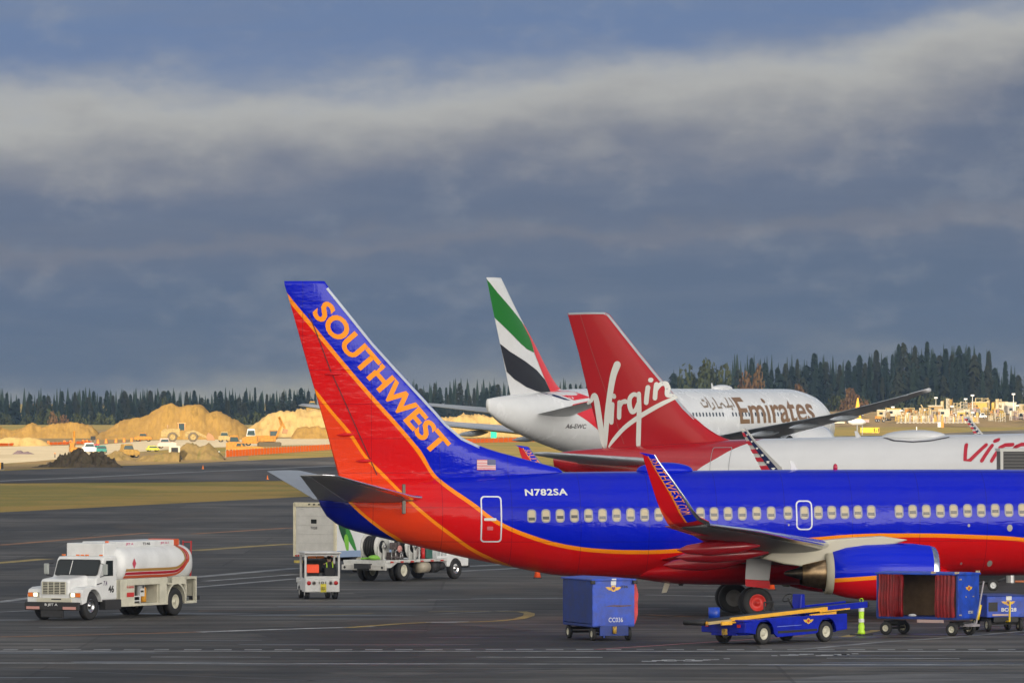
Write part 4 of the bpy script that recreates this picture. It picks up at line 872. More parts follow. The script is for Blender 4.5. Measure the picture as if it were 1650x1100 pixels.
shade_cloud('shade_cloud', [(-330, -120), (330, -120), (330, 792), (-330, 765)], 900, 1.3, '')
shade_cloud('shade_cloud', [(-800, 2330), (800, 2330), (800, 4300), (-800, 4300)], 3500, 4.1, '')

# ---- trees
tree_green = [ground_mat('conifer needles', [(.3, (.020, .034, .022)), (.5, (.032, .050, .028)), (.7, (.050, .062, .030))], 1.2, 1, .6), ground_mat('conifer needles brown green', [(.3, (.034, .042, .020)), (.5, (.050, .056, .026)), (.7, (.070, .068, .030))], 1.2, 1, .6)]
leaf_g = ground_mat('broadleaf green', [(.3, (.030, .042, .014)), (.5, (.055, .064, .022)), (.7, (.085, .080, .028))], .8, 1, .6)
leaf_b = ground_mat('autumn leaves', [(.3, (.10, .055, .022)), (.5, (.15, .080, .028)), (.7, (.12, .085, .03))], .8, 1, .6)
bark = mat('bark', (.06, .045, .035), .9)
def conifer_mesh(seed, slim=1.0, h=1.0, lev=17):     # unit height, unit-ish radius .16
    rr = random.Random(seed); v = []; f = []; lean = rr.uniform(-.01, .01)
    for k in range(lev):
        u = k / lev; z = .08 + .90 * u ** .92; rad = (.150 * slim * (1 - u) ** .60 + .012) * rr.uniform(.72, 1.15); nb = rr.randint(7, 10); a0 = rr.uniform(0, 6.28)
        for b in range(nb):
            a = a0 + 6.283 * b / nb + rr.uniform(-.2, .2); r = rad * rr.uniform(.65, 1.2); dr = rr.uniform(.02, .06) * (1.2 - u); wd = rr.uniform(.25, .45)
            if rr.random() < .08: continue
            c, s = math.cos(a), math.sin(a); o = len(v)
            v += [(lean * u, 0, z + .045), (r * .55 * math.cos(a - wd), r * .55 * math.sin(a - wd), z - dr * .3), (r * c, r * s, z - dr), (r * .55 * math.cos(a + wd), r * .55 * math.sin(a + wd), z - dr * .3), (r * .3 * c, r * .3 * s, z - .05)]
            f += [(o, o + 1, o + 2), (o, o + 2, o + 3), (o + 1, o + 4, o + 2), (o + 4, o + 3, o + 2)]
    o = len(v); v += [(0, 0, .99), (.012, .010, .93), (-.013, .006, .93), (0, -.013, .93)]; f += [(o, o + 1, o + 2), (o, o + 2, o + 3), (o, o + 3, o + 1)]
    me = bpy.data.meshes.new('crown'); me.from_pydata(v, [], f); return me
def fir_mesh(seed, wd=1.0, top=1.0):     # a denser, ragged crown of small foliage sprays filling a cone with shoulders
    rr = random.Random(seed); v = []; f = []; gaps = [(rr.uniform(.15, .8), rr.uniform(0, 6.28)) for _ in range(5)]; w3 = rr.uniform(1.5, 4)
    for k in range(1500):
        u = rr.random() ** 1.15 * .99; a = rr.uniform(0, 6.283); lim = .16 * wd * (1 - u) ** (.85 * top) * (.80 + .22 * math.sin(a * 3 + u * w3 * 7 + seed)) * (.72 + .28 * ((u * (9 + seed)) % 1.0 < .55)) + .010
        if any(abs(u - g[0]) < .05 and math.cos(a - g[1]) > .3 for g in gaps): lim *= .45
        r = lim * rr.uniform(.45, 1.05) ; z = .06 + .93 * u; s = .011 + .015 * (1 - u); p = Vector((r * math.cos(a), r * math.sin(a), z)); o_ = Vector((math.cos(a), math.sin(a), -.5)) * s * 1.5; t_ = Vector((-math.sin(a), math.cos(a), rr.uniform(-.4, .4))) * s
        o = len(v); v += [p - o_, p + t_, p + o_ - Vector((0, 0, s * .5)), p - t_]; f.append((o, o + 1, o + 2, o + 3))
    me = bpy.data.meshes.new('crown'); me.from_pydata([tuple(x) for x in v], [], f); return me
def leafy_mesh(seed):
    rr = random.Random(seed); v = []; f = []
    blobs = [(rr.gauss(0, .17), rr.gauss(0, .17), rr.uniform(.32, .85), rr.uniform(.12, .22)) for _ in range(16)]
    for bx, by, bz, br in blobs:
        for k in range(80):
            d = Vector((rr.gauss(0, 1), rr.gauss(0, 1), rr.gauss(0, 1))).normalized() * br * rr.uniform(.75, 1.08); p = Vector((bx, by, bz)) + d * (1 if bz < .8 else .9)
            a = Vector((rr.uniform(-1, 1), rr.uniform(-1, 1), rr.uniform(-1, 1))).normalized() * .032; b = a.cross(d).normalized() * .032; o = len(v)
            v += [p + a, p + b, p - a, p - b]; f.append((o, o + 1, o + 2, o + 3))
    me = bpy.data.meshes.new('crown'); me.from_pydata([tuple(x) for x in v], [], f); return me
CON = [conifer_mesh(k, s) for k, s in ()] + [fir_mesh(k, w_, t_) for k, w_, t_ in ((9, 1.0, .95), (8, .8, 1.1), (3, 1.15, .8), (4, .9, 1.0), (5, 1.0, 1.2), (6, 1.25, .7))]
for i, m_ in enumerate(CON): m_.materials.append(tree_green[1 if i in (3, 5) else 0])
LEA = [leafy_mesh(k) for k in (11, 12, 13, 14)]
for i, m_ in enumerate(LEA): m_.materials.append(leaf_g if i < 2 else leaf_b)
q = MB(); q.cyl((0, 0, 0), (0, 0, .9), .016, .003, 7); TRK = q.build('trunk', bark); TRKM = TRK.data; bpy.data.objects.remove(TRK)
q = MB(); q.cyl((0, 0, 0), (0, 0, .5), .03, .02, 7); [q.cyl((0, 0, .35 + .05 * k), (.2 * math.cos(k * 2.1), .2 * math.sin(k * 2.1), .65 + .05 * k), .012, .004, 5) for k in range(4)]; TRK = q.build('trunk', bark); TRKL = TRK.data; bpy.data.objects.remove(TRK)
def tree(px, top, D, width, me, base, label, group, name='pine_tree'):
    z = HC + (YH - top) * D / F; h = z - base; x = (px - 825) * D / F
    t = empty(name, (x, D, base), random.uniform(0, 360)); leafy = me in LEA; w_ = width * (1.0 if leafy else 1.6 * random.uniform(.75, 1.3)) * D / F / (.8 if leafy else .32); t.scale = (w_, w_, h)
    tag(t, label, 'tree', group); leafy = me in LEA
    c = bpy.data.objects.new('crown', me); COL.objects.link(c); c.parent = t; k = bpy.data.objects.new('trunk', TRKL if leafy else TRKM); COL.objects.link(k); k.parent = t
    return t
gl = ('dark conifer in the distant tree line behind the sand heaps, left of the blue tail', 'conifers behind the sand heaps')
gm = ('dark conifer in the distant tree line seen between the two tails', 'conifers between the tails')
grr = ('tall dark conifer on the wooded rise at the right', 'conifers on the wooded rise')
L1 = [(11, 631), (30, 640), (48, 633), (60, 641), (71, 635), (78, 636), (88, 643), (100, 628), (111, 640), (121, 630), (134, 627), (142, 638), (151, 628), (162, 637), (172, 627), (182, 635), (192, 641), (201, 628), (210, 633), (222, 640), (232, 637), (242, 627), (251, 634), (264, 628), (271, 627), (279, 634), (290, 641), (301, 629), (313, 627), (325, 639), (335, 640), (347, 628), (355, 628), (365, 638), (374, 634), (385, 639), (396, 628), (411, 622), (420, 635), (430, 633), (441, 632), (456, 630), (467, 624), (476, 634), (485, 623), (497, 628), (508, 632), (520, 628), (535, 634)]
L2 = [(671, 616), (678, 624), (688, 630), (700, 615), (709, 622), (719, 622), (726, 622), (741, 615), (751, 625), (764, 623), (776, 629), (784, 622), (794, 619), (802, 617), (812, 630), (820, 631), (910, 628), (919, 616), (928, 616), (935, 618), (945, 630), (832, 632), (560, 625), (590, 622), (620, 620), (650, 620), (575, 630), (605, 628), (635, 627)]
L3 = [(1086, 599), (1109, 604), (1120, 606), (1190, 592), (1211, 574), (1222, 588), (1232, 581), (1243, 592), (1253, 589), (1266, 583), (1276, 588), (1285, 576), (1299, 586), (1312, 566), (1322, 580), (1331, 580), (1342, 590), (1353, 585), (1367, 578), (1377, 586), (1385, 569), (1394, 582), (1401, 572), (1412, 561), (1426, 573), (1438, 568), (1448, 551), (1456, 549), (1465, 566), (1474, 554), (1485, 568), (1494, 547), (1505, 566), (1514, 570), (1524, 559), (1534, 568), (1545, 554), (1553, 566), (1561, 555), (1570, 568), (1578, 566), (1593, 563), (1603, 590), (1620, 579), (1632, 600), (1641, 602), (1654, 590), (1668, 580)]
for i, (px, tp) in enumerate(L1): tree(px, tp, random.uniform(2540, 2660), random.uniform(15, 23), CON[i % 6], -14, *gl)
for i, (px, tp) in enumerate(L2): tree(px, tp, random.uniform(2540, 2660), random.uniform(15, 22), CON[(i * 5) % 6], -14, *gm)
for i, (px, tp) in enumerate(L3): tree(px, tp, random.uniform(2420, 2540), random.uniform(24, 36), CON[(i * 5 + 2) % 6], -14, *grr)
for i in range(40): px = i * 13.6 + random.uniform(-4, 4); tree(px, random.uniform(640, 652), random.uniform(2430, 2500), random.uniform(16, 26), CON[i % 6], -14, *gl)
for i in range(16): px = 665 + i * 19 + random.uniform(-4, 4); tree(px, random.uniform(630, 640), random.uniform(2430, 2500), random.uniform(16, 26), CON[i % 6], -14, *gm)
for i in range(48): px = 1085 + i * 12.4 + random.uniform(-4, 4); lim = 575 if px > 1430 and px < 1600 else 598; tree(px, random.uniform(lim, lim + 36), random.uniform(2340, 2410), random.uniform(22, 34), CON[i % 6], -14, *grr)
for i in range(26): px = 1100 + i * 22 + random.uniform(-7, 7); tree(px, random.uniform(626, 650), random.uniform(2330, 2345), random.uniform(34, 52), LEA[i % 2], -14, 'low dark green bushy tree at the foot of the wooded rise', 'bushy trees at the foot of the rise', 'leafy_tree')
for i in range(12): px = i * 42 + random.uniform(-7, 7); tree(px, random.uniform(656, 666), random.uniform(2330, 2400), random.uniform(30, 44), LEA[i % 2], -14, 'low bushy tree at the foot of the tree line behind the sand heaps', 'bushy trees behind the sand heaps', 'leafy_tree')
for px, tp, wd, k, lb in ((1150, 579, 62, 0, 'broad olive green tree above the farthest airliner roof, left end of the wooded rise'), (1209, 590, 40, 2, 'rusty brown tree directly above the gold lettering, among dark conifers'), (1380, 622, 44, 3, 'rusty autumn tree just above the far airliner wing, upper of two'),
    (1363, 634, 40, 2, 'rusty autumn tree just above the far airliner wing, lower of two'), (1290, 615, 34, 3, 'dull orange tree above the nose of the farthest airliner'), (96, 664, 34, 2, 'faint brown tree behind the left sand heap'), (266, 630, 22, 1, 'pale green brown tree above the big sand heap')):
    tree(px, tp, 2325, wd, LEA[k], -14, lb, None, 'leafy_tree')
# far wood behind, one dark mass
q = MB(); rr = random.Random(5)
for k in range(520):
    px = rr.uniform(-60, 1720); D = rr.uniform(2680, 2900); hi = 640 if px < 560 else (627 if px < 1080 else (578 if 1430 < px < 1600 else (590 if 1180 < px < 1600 else 608))); z1 = HC + (YH - (hi + rr.uniform(-6, 14))) * D / F; x = (px - 825) * D / F; r = rr.uniform(2.2, 4.2)
    for j in range(5):
        za = -14 + (z1 + 14) * (.12 + j * .17); q.cyl((x, D, za), (x, D, za + (z1 + 14) * .32), r * (1.1 - j * .2) * rr.uniform(.8, 1.1), .05, 7, False)
fw = q.build('forest', tree_green[0], fix=False); tag(fw, 'dense dark wood filling in behind the tree line', 'forest', kind='stuff')
# ================================================================ GROUND VEHICLES AND CARTS
def flat(name, polys, o, u, v, m, parent, h=0.0):
    """flat shapes in a plane: origin o, axes u and v"""
    o = Vector(o); u = Vector(u).normalized(); v = Vector(v).normalized(); n = u.cross(v); q = MB()
    for i, pl in enumerate(polys): q.add([o + u * p[0] + v * p[1] + n * h for p in pl], [tuple(range(len(pl)))])
    return q.build(name, m, parent, fix=False)
def flat_text(body, o, u, v, w_, h_, m, parent, bold=.02, name='lettering', center=True):
    me = text_polys(body, 1, bold); xs = [q.co.x for q in me.vertices]; ys = [q.co.y for q in me.vertices]; x0, x1, y0, y1 = min(xs), max(xs), min(ys), max(ys)
    o = Vector(o); u = Vector(u).normalized(); v = Vector(v).normalized(); n = u.cross(v)
    for q in me.vertices: q.co = o + u * ((q.co.x - x0) / (x1 - x0) - .5) * w_ + v * ((q.co.y - y0) / (y1 - y0) - .5) * h_ + n * .004
    me.materials.clear(); me.materials.append(m); t = bpy.data.objects.new(name, me); COL.objects.link(t); t.parent = parent; return t
def circ(cx, cz, r, n=16): return [(cx + r * math.cos(2 * math.pi * k / n), cz + r * math.sin(2 * math.pi * k / n)) for k in range(n)]
yel = mat('emblem yellow', (.72, .42, .04), .4, var=.2); hrt = mat('emblem red', (.45, .03, .03), .4); hrb = mat('emblem violet', (.12, .02, .14), .4)
def emblem(o, u, v, s, parent, disc=None):
    w1 = [(.12, .06), (.32, .10), (.52, .09), (.42, .02), (.44, -.02), (.34, -.04), (.32, -.09), (.20, -.10), (.12, -.12)]
    wings = [[(a * s, b * s) for a, b in w1], [(-a * s, b * s) for a, b in w1][::-1]]
    e = flat('emblem', wings + [circ(0, 0, .19 * s)], o, u, v, yel, parent, .004)
    flat('emblem_heart', [[(a * s, b * s) for a, b in ((0, -.13), (.11, 0), (.10, .09), (.04, .11), (0, .07), (-.04, .11), (-.10, .09), (-.11, 0))]], o, u, v, disc or hrt, e, .007); return e
white_v = mat('vehicle white', (.66, .67, .67), .38, coat=.3, var=.10, vscale=1.4); cream_v = mat('vehicle cream', (.55, .53, .43), .5, var=.15, vscale=1.5)
glass = mat('dark glass', (.015, .02, .022), .08, spec=.35); chrome = mat('chrome', (.6, .6, .6), .2, metal=1); under = mat('underbody black', (.022, .022, .024), .7, var=.3)
lampw = mat('headlamp lens', (.75, .70, .55), .15); lampo = mat('amber lens', (.75, .17, .02), .2); lampr = mat('red lens', (.42, .015, .015), .2); blue_c = mat('cart blue', (.004, .05, .42), .42, coat=.1, var=.38, vscale=2.6, bump=.012, bscale=2.5); blue_l = mat('loader blue', (.002, .012, .34), .38, coat=.1, spec=.25, var=.25, vscale=3)
blue_d = mat('dark cart blue', (.006, .03, .20), .55, var=.35, vscale=2); wht = mat('plain white', (.62, .63, .63), .5); rim_c = mat('cream wheel', (.50, .48, .38), .45, var=.15); red_s = mat('hazard red', (.45, .03, .03), .4)
yel_p = mat('rail yellow', (.78, .40, .03), .4, var=.12); green_h = mat('hi-vis yellow green', (.45, .75, .03), .5, emit=None); org_h = mat('hi-vis orange', (.85, .10, .02), .5)
skin_m = mat('skin', (.34, .20, .14), .55); hair_m = mat('dark hair', (.02, .015, .012), .7); cloth_d = mat('dark jacket', (.016, .018, .025), .8); cloth_r = mat('red checked shirt', (.35, .04, .04), .8, var=.5, vscale=8)

def person_seated(loc, yaw, label, jacket, cloth_name='jacket', vest=None, group=None):
    """one continuous skinned body, seated with hands forward on a wheel; origin on the seat's floor"""
    r = empty('person', loc, yaw); tag(r, label, 'person', group)
    V = [(0, 0, .50), (0, 0, .70), (0, 0, .93), (0, 0, 1.06), (.03, 0, 1.16), (.03, 0, 1.26)]; rad = [.155, .145, .155, .06, .085, .075]; E = [(0, 1), (1, 2), (2, 3), (3, 4), (4, 5)]
    for s in (-1, 1):
        o = len(V); V += [(0, s * .19, .96), (.13, s * .24, .74), (.36, s * .15, .78), (.43, s * .14, .80)]; rad += [.065, .05, .038, .034]; E += [(2, o), (o, o + 1), (o + 1, o + 2), (o + 2, o + 3)]
        for k in range(5):     # fingers closed round the wheel rim
            a = len(V); y = s * .14 + (k - 2) * .019
            if k == 4: V += [(.44, s * .10, .82), (.47, s * .095, .83)]
            else: V += [(.475, y, .815), (.49 - .004 * k, y, .79)]
            rad += [.011, .009]; E += [(o + 3, a), (a, a + 1)]
        o = len(V); V += [(.10, s * .10, .50), (.46, s * .13, .54), (.50, s * .13, .12), (.62, s * .13, .07)]; rad += [.095, .065, .048, .04]; E += [(0, o), (o, o + 1), (o + 1, o + 2), (o + 2, o + 3)]
    me = bpy.data.meshes.new('body'); me.from_pydata(V, E, []); b = bpy.data.objects.new('body', me); COL.objects.link(b)
    b.modifiers.new('s', 'SKIN'); me.materials.append(skin_m)
    for i, v in enumerate(me.skin_vertices[0].data): v.radius = (rad[i], rad[i]); v.use_root = (i == 0)
    sd = b.modifiers.new('d', 'SUBSURF'); sd.levels = 1; sd.render_levels = 2; b.parent = r
    # face
    q = mb(True); q.ell((.105, 0, 1.20), (.022, .014, .022), 8, 6); [q.ell((.045, s * .085, 1.20), (.02, .012, .028), 8, 6) for s in (-1, 1)]; f = q.build('nose_and_ears', skin_m, b)
    q = mb(True); [q.ell((.100, s * .032, 1.225), (.010, .014, .008), 8, 6) for s in (-1, 1)]; q.build('eyes', mat('eye', (.05, .04, .04), .2), b)
    q = mb(True); q.ell((.098, 0, 1.155), (.010, .026, .007), 8, 6); q.build('mouth', mat('lips', (.3, .11, .09), .5), b)
    q = mb(True); q.ell((.005, 0, 1.255), (.105, .092, .085), 16, 10); q.build('hair', hair_m, b)
    q = mb(True); q.ring([[(x + rx * math.cos(a), ry * math.sin(a), z) for a in [2 * math.pi * k / 16 for k in range(16)]] for x, z, rx, ry in ((0, .44, .16, .19), (0, .55, .175, .20), (0, .75, .165, .20), (0, .92, .165, .225), (0, 1.0, .12, .17), (.01, 1.05, .08, .085), (.01, 1.09, .075, .08))])
    for s in (-1, 1): q.cyl((0, s * .18, .97), (.13, s * .25, .74), .085, .068, 12); q.cyl((.13, s * .25, .74), (.37, s * .155, .785), .068, .05, 12); q.ell((.13, s * .25, .74), (.07, .07, .07), 10, 8)
    jk = q.build(cloth_name, jacket, b)
    q = mb(True)
    for s in (-1, 1): q.cyl((.0, s * .10, .50), (.46, s * .13, .54), .115, .085, 12); q.cyl((.46, s * .13, .56), (.50, s * .13, .14), .08, .065, 12); q.ell((.46, s * .13, .55), (.085, .085, .085), 10, 8)
    q.build('trousers', mat('dark trousers', (.02, .022, .03), .8), b)
    q = mb(True); [q.ell((.58, s * .13, .06), (.14, .055, .06), 12, 8) for s in (-1, 1)]; q.build('shoes', black_m, b)
    if vest:
        q = mb()
        for s in (-1, 1): q.tube([(-.175, s * .115, .50), (-.185, s * .12, .78), (-.165, s * .12, .95), (-.06, s * .12, 1.045), (.08, s * .12, 1.0), (.17, s * .11, .8), (.18, s * .11, .5)], .024, 6)
        q.build('vest_straps', vest, jk)
    return r

# ---- fuel tanker, heading towards the camera and left
def fwd(a): return Vector((math.cos(R(a)), math.sin(R(a)), 0)), Vector((-math.sin(R(a)), math.cos(R(a)), 0))
yaw = -118; fv, lv = fwd(yaw)
tk = empty('fuel_truck', G(145, 998.5) - lv * 1.02, yaw); tag(tk, 'white fuel tanker truck with red and gold stripes round its tank and number 46', 'fuel truck')
q = MB(); hood = [(.95, .62), (1.02, .80), (1.02, 1.38), (.92, 1.50), (-.55, 1.62), (-.55, .75), (-.50, .62)]
q.prism(hood, 'y', -.62, .62); cabm = q.build('hood', white_v, tk, bevel=.09, seg=4)
for s in (-1, 1):   # fenders
    q = MB(); pts = [(.98, .60), (1.0, .88), (.90, 1.12), (.62, 1.22), (-.55, 1.26), (-.62, .80)] + [(.58 * math.cos(a), .53 + .58 * math.sin(a)) for a in [R(160 - 14 * k) for k in range(11)]]
    pts = [(.98, .58), (1.0, .88), (.90, 1.12), (.60, 1.20), (-.58, 1.24), (-.62, .66)] + [(-.60 * math.cos(R(12 + 15.6 * k)) * 1.0, .53 + .60 * math.sin(R(12 + 15.6 * k))) for k in range(11)]
    y0, y1 = s * .60, s * 1.17; q.prism(pts, 'y', min(y0, y1), max(y0, y1)); q.build('fender', white_v, tk, bevel=.06, seg=3)
    # headlamp block
    q = MB(); q.box((1.01, s * .88, .93), (.05, .46, .17)); hl = q.build('headlight_panel', mat('lamp surround', (.3, .28, .22), .4), tk, bevel=.01)
    q = MB(); q.box((1.04, s * .80, .93), (.03, .16, .13)); lit = q.build('headlight', mat('lit headlamp', (.9, .85, .7), .2, emit=(1, .85, .55), es=1.6), hl, bevel=.01)
    q = MB(); q.box((1.035, s * 1.02, .93), (.04, .2, .15)); q.build('indicator', lampo, hl, bevel=.01)
    q = mb(); q.box((1.30, s * .78, .46), (.03, .55, .10)); q.build('reflector_strip', mat('pinkish strip', (.50, .25, .22), .5), tk)
# grille
q = MB(); q.box((1.03, 0, 1.18), (.02, .98, .46)); gr_ = q.build('grille', black_m, tk)
q = MB(); [q.box((1.05, 0, .97 + k * .06), (.03, .98, .022)) for k in range(8)]; [q.box((1.055, yy, 1.18), (.03, .03, .46)) for yy in (-.49, -.25, 0, .25, .49)]; q.build('grille_bars', cream_v, gr_)
q = MB(); q.box((1.03, 0, .74), (.04, 1.5, .16)); q.build('front_panel', cream_v, tk, bevel=.02)
flat_text('INTERNATIONAL', (1.055, -.05, .78), (0, 1, 0), (0, 0, 1), .42, .05, black_m, cabm) if 0 else None
q = MB(); q.box((1.056, .1, .775), (.004, .42, .045)); q.build('badge', black_m, cabm)
q = MB(); q.box((1.18, 0, .52), (.22, 2.3, .30)); q.box((1.2, 0, .27), (.14, .95, .32)); bp_ = q.build('bumper', under, tk, bevel=.03)
flat_text('B JET A', (1.292, 0.0, .57), (0, 1, 0), (0, 0, 1), .55, .11, wht, bp_)
# cab
q = MB(); q.prism([(-.45, .70), (-.45, 1.50), (-.68, 1.58), (-.98, 2.20), (-1.08, 2.28), (-1.88, 2.30), (-1.92, 2.2), (-1.92, .70)], 'y', -1.0, 1.0); cab = q.build('cab', white_v, tk, bevel=.06, seg=3)
# windscreen: on the sloping front
u_ = Vector((0, 1, 0)); v_ = Vector((-.30, 0, .62)).normalized()
flat('windscreen_seal', [rrect(0, .33, 1.84, .66, .1)], (-.666, 0, 1.585), u_, v_, black_m, cab, .012)
ws = flat('windscreen', [rrect(0, .33, 1.76, .58, .08)], (-.666, 0, 1.585), u_, v_, glass, cab, .018)
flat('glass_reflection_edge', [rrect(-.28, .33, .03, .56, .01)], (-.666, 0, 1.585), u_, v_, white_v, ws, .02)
q = MB(); [q.tube([(-.60, y - .45, 1.60), (-.66, y, 1.66)], .012, 6) for y in (.5, -.3)]; q.build('wiper', black_m, cab)
q = MB(); [q.box((-1.12, y, 2.335), (.07, .13, .05)) for y in (-.8, -.2, 0, .2, .8)]; q.build('roof_lamp', lampo, cab, bevel=.01)
for s in (-1, 1):
    flat('side_window', [[(.02, 0), (.70, 0), (.70, .56), (.22, .56)] if s > 0 else [(-.70, 0), (-.02, 0), (-.22, .56), (-.70, .56)]], (-.92, s * 1.0, 1.58), (-s, 0, 0), (0, 0, 1), glass, cab, .012)
    q = MB(); q.box((-.66, s * 1.26, 1.83), (.09, .20, .40)); mr = q.build('mirror', mat('mirror shell', (.30, .32, .31), .4), cab, bevel=.03)
    for za_, zb__ in ((2.05, 2.0), (1.55, 1.62)): q = MB(); q.tube([(-.75, s * 1.0, za_), (-.66, s * 1.28, zb__)], .015, 6); q.build('mirror_arm', black_m, mr)
    q = MB(); q.box((-1.40, s * 1.02, .53), (1.1, .30, .36)); q.build('side_step', under, tk, bevel=.02)
    q = mb(True); q.cyl((-.50, s * 1.0, 1.28), (-.60, s * 1.16, 1.34), .02); q.build('grab_bar', black_m, tk)
flat('door_seam', frame_polys(rrect(-.62, .0, 1.25, 1.38, .06), rrect(-.62, .0, 1.22, 1.35, .05)), (-.80, 1.0, 1.50), (-1, 0, 0), (0, 0, 1), mat('seam grey', (.2, .2, .2), .6), cab, .006) if 0 else None
flat_text('46', (-1.50, 1.0, 1.10), (-1, 0, 0), (0, 0, 1), .40, .27, black_m, cab, .03)
flat_text('T A', (-1.1, 1.0, 1.32), (-1, 0, 0), (-.3, 0, 1), .28, .18, mat('dark violet', (.08, .05, .12), .5), cab, .04)
# chassis
q = MB(); q.box((-3.2, 0, .62), (7.6, .85, .24)); q.cyl((-5.9, -.9, .52), (-5.9, .9, .52), .1); q.cyl((0, -.9, .52), (0, .9, .52), .08); q.build('chassis', under, tk)
q = MB(); q.cyl((-2.1, -.9, 1.0), (-2.1, -.9, 2.0), .08); q.build('exhaust_stack', chrome, tk) if 0 else None
# tank: rounded-box section lofted along x, domed ends
def tsec(x, k, zc=1.95, hw=1.16, hh=.72): return [(x, k * hw * (abs(math.cos(a)) ** .62) * (1 if math.cos(a) > 0 else -1), zc + k * hh * (abs(math.sin(a)) ** .8) * (1 if math.sin(a) > 0 else -1)) for a in [2 * math.pi * i / 40 for i in range(40)]]
xs = [(-1.98, .55), (-2.04, .8), (-2.16, .95), (-2.35, 1)] + [(-2.65 - k * .5, 1) for k in range(1, 9)] + [(-6.85, 1), (-7.1, .97), (-7.3, .86), (-7.42, .6)]
q = mb(True); q.ring([tsec(x, k) for x, k in xs]); tank = q.build('tank', white_v, tk)
def tank_band(name, path, w_, m):       # stripes conform to the tank side (camera side is +y)
    def ty(x, z):
        k = 1; r = min(1, abs(z - 1.95) / .72); s_ = r ** (1 / .8); c_ = math.sqrt(max(0, 1 - s_ * s_)); return 1.16 * c_ ** .62
    return decal(name, stroke(path, w_, cap=False), ty, m, tank, side=1, cell=.12, ofs=.012)
arc = lambda off: [(-2.3, 1.76 - off), (-4, 1.76 - off), (-5.5, 1.76 - off), (-6.0 - off * .6, 1.80 - off * .8), (-6.36 - off, 1.95), (-6.52 - off, 2.1), (-6.50 - off, 2.38), (-6.38 - off * .7, 2.58)]
for off, w_, m_ in ((0, .10, mat('stripe gold', (.36, .20, .05), .4)), (.125, .10, mat('stripe crimson', (.42, .015, .03), .4)), (.25, .10, mat('stripe brick', (.52, .08, .02), .4))): tank_band('stripe', smoothpath(arc(off), 5), w_, m_)
q = MB(); q.box((-4.55, 0, 2.70), (4.5, 1.5, .22)); q.box((-1.75, 0, 2.52), (.9, 1.6, .50)); tb = q.build('top_box', white_v, tk, bevel=.04, seg=3)
q = MB(); q.box((-6.55, .2, 2.72), (.36, 1.14, .24)); q.build('stripe_end', mat('stripe brick', (.5, .06, .03), .4), tb, bevel=.02)
for x, tx_, m_ in ((-3.2, 'JET A', mat('pink lettering', (.50, .05, .16), .5)), (-4.4, 'T146', black_m), (-5.7, 'JET A-1', mat('pink lettering', (.5, .05, .16), .5))): flat_text(tx_, (x, .752, 2.70), (-1, 0, 0), (0, 0, 1), .46 + .12 * len(tx_) / 7, .10, m_, tb, .03)
q = mb(True); q.cyl((-2.1, .45, 2.70), (-2.1, .45, 2.84), .07); q.build('beacon', mat('amber beacon', (.6, .12, .03), .3), tb)
for x, y in ((-2.85, 1.155), (-2.40, .98)): flat('hazard_diamond', [[(.0, -.2), (.14, 0), (0, .2), (-.14, 0)]], (x, y, 2.0), (-1, 0, 0), (0, 0, 1), mat('hazard pink', (.5, .06, .10), .5), tank, .02)
# lower equipment body with the open bay
q = MB()
for s in (1, -1):
    q.box((-2.44, s * 1.08, .93), (.98, .12, 1.0)); q.box((-4.0, s * 1.10, 1.32), (3.2, .10, .24)); q.box((-4.0, s * 1.10, .47), (2.6, .10, .08)); q.box((-4.98, s * 1.08, .86), (.50, .12, .82))
    q.box((-5.95, s * 1.10, 1.30), (1.4, .10, .28)); q.box((-7.35, s * 1.08, .93), (.08, .14, 1.0)); q.box((-6.95, s * 1.10, 1.38), (.8, .10, .10)); q.box((-6.95, s * 1.10, .47), (.8, .10, .08)); q.box((-6.62, s * 1.10, .93), (.06, .10, 1.0))
q.box((-4.85, 0, 1.36), (5.0, 2.1, .06)); q.box((-1.98, 0, .93), (.06, 2.2, .96)); q.box((-4.72, 0, .9), (.05, 2.1, .84)); q.box((-7.38, 0, .93), (.04, 2.2, 1.0)); q.box((-4.0, -.3, .90), (2.0, .04, .8)); q.box((-6.95, -.1, .90), (.8, .04, .9)); q.box((-4.0, .55, .50), (2.6, 1.1, .04)); q.box((-6.95, .55, .50), (.8, 1.1, .04))
q.build('equipment_body', cream_v, tk, bevel=.012)
for s in (1, -1):   # arches
    q = mb(); pr = [(-5.9 + .64 * math.cos(a), .52 + .66 * math.sin(a)) for a in [R(k * 15) for k in range(13)]]; po = [(-5.9 + .70 * math.cos(a), .52 + .72 * math.sin(a)) for a in [R(k * 15) for k in range(13)]]
    for k in range(12):
        y0, y1 = (s * .55, s * 1.16); q.add([(pr[k][0], y0, pr[k][1]), (pr[k + 1][0], y0, pr[k + 1][1]), (pr[k + 1][0], y1, pr[k + 1][1]), (pr[k][0], y1, pr[k][1]), (po[k][0], y0, po[k][1]), (po[k + 1][0], y0, po[k + 1][1]), (po[k + 1][0], y1, po[k + 1][1]), (po[k][0], y1, po[k][1])], [(0, 1, 2, 3), (4, 5, 6, 7), (2, 3, 7, 6), (0, 1, 5, 4)])
    q.build('wheel_arch', cream_v, tk)
for y in (-.95, .95): wheel(tk, (0, y, .52), .52, .30, rubber, chrome, side=1 if y > 0 else -1, hub=.5)
for y in (-1.0, -.68, .68, 1.0): wheel(tk, (-5.9, y, .52), .52, .28, rubber, rim_c, side=1 if y > 0 else -1, hub=.52)
q = mb(True); q.cyl((-4.15, .75, .55), (-4.15, .75, 1.0), .13); q.ell((-4.15, .75, 1.03), (.13, .13, .1)); q.build('filter_vessel', mat('vessel yellow', (.65, .30, .03), .4), tk)
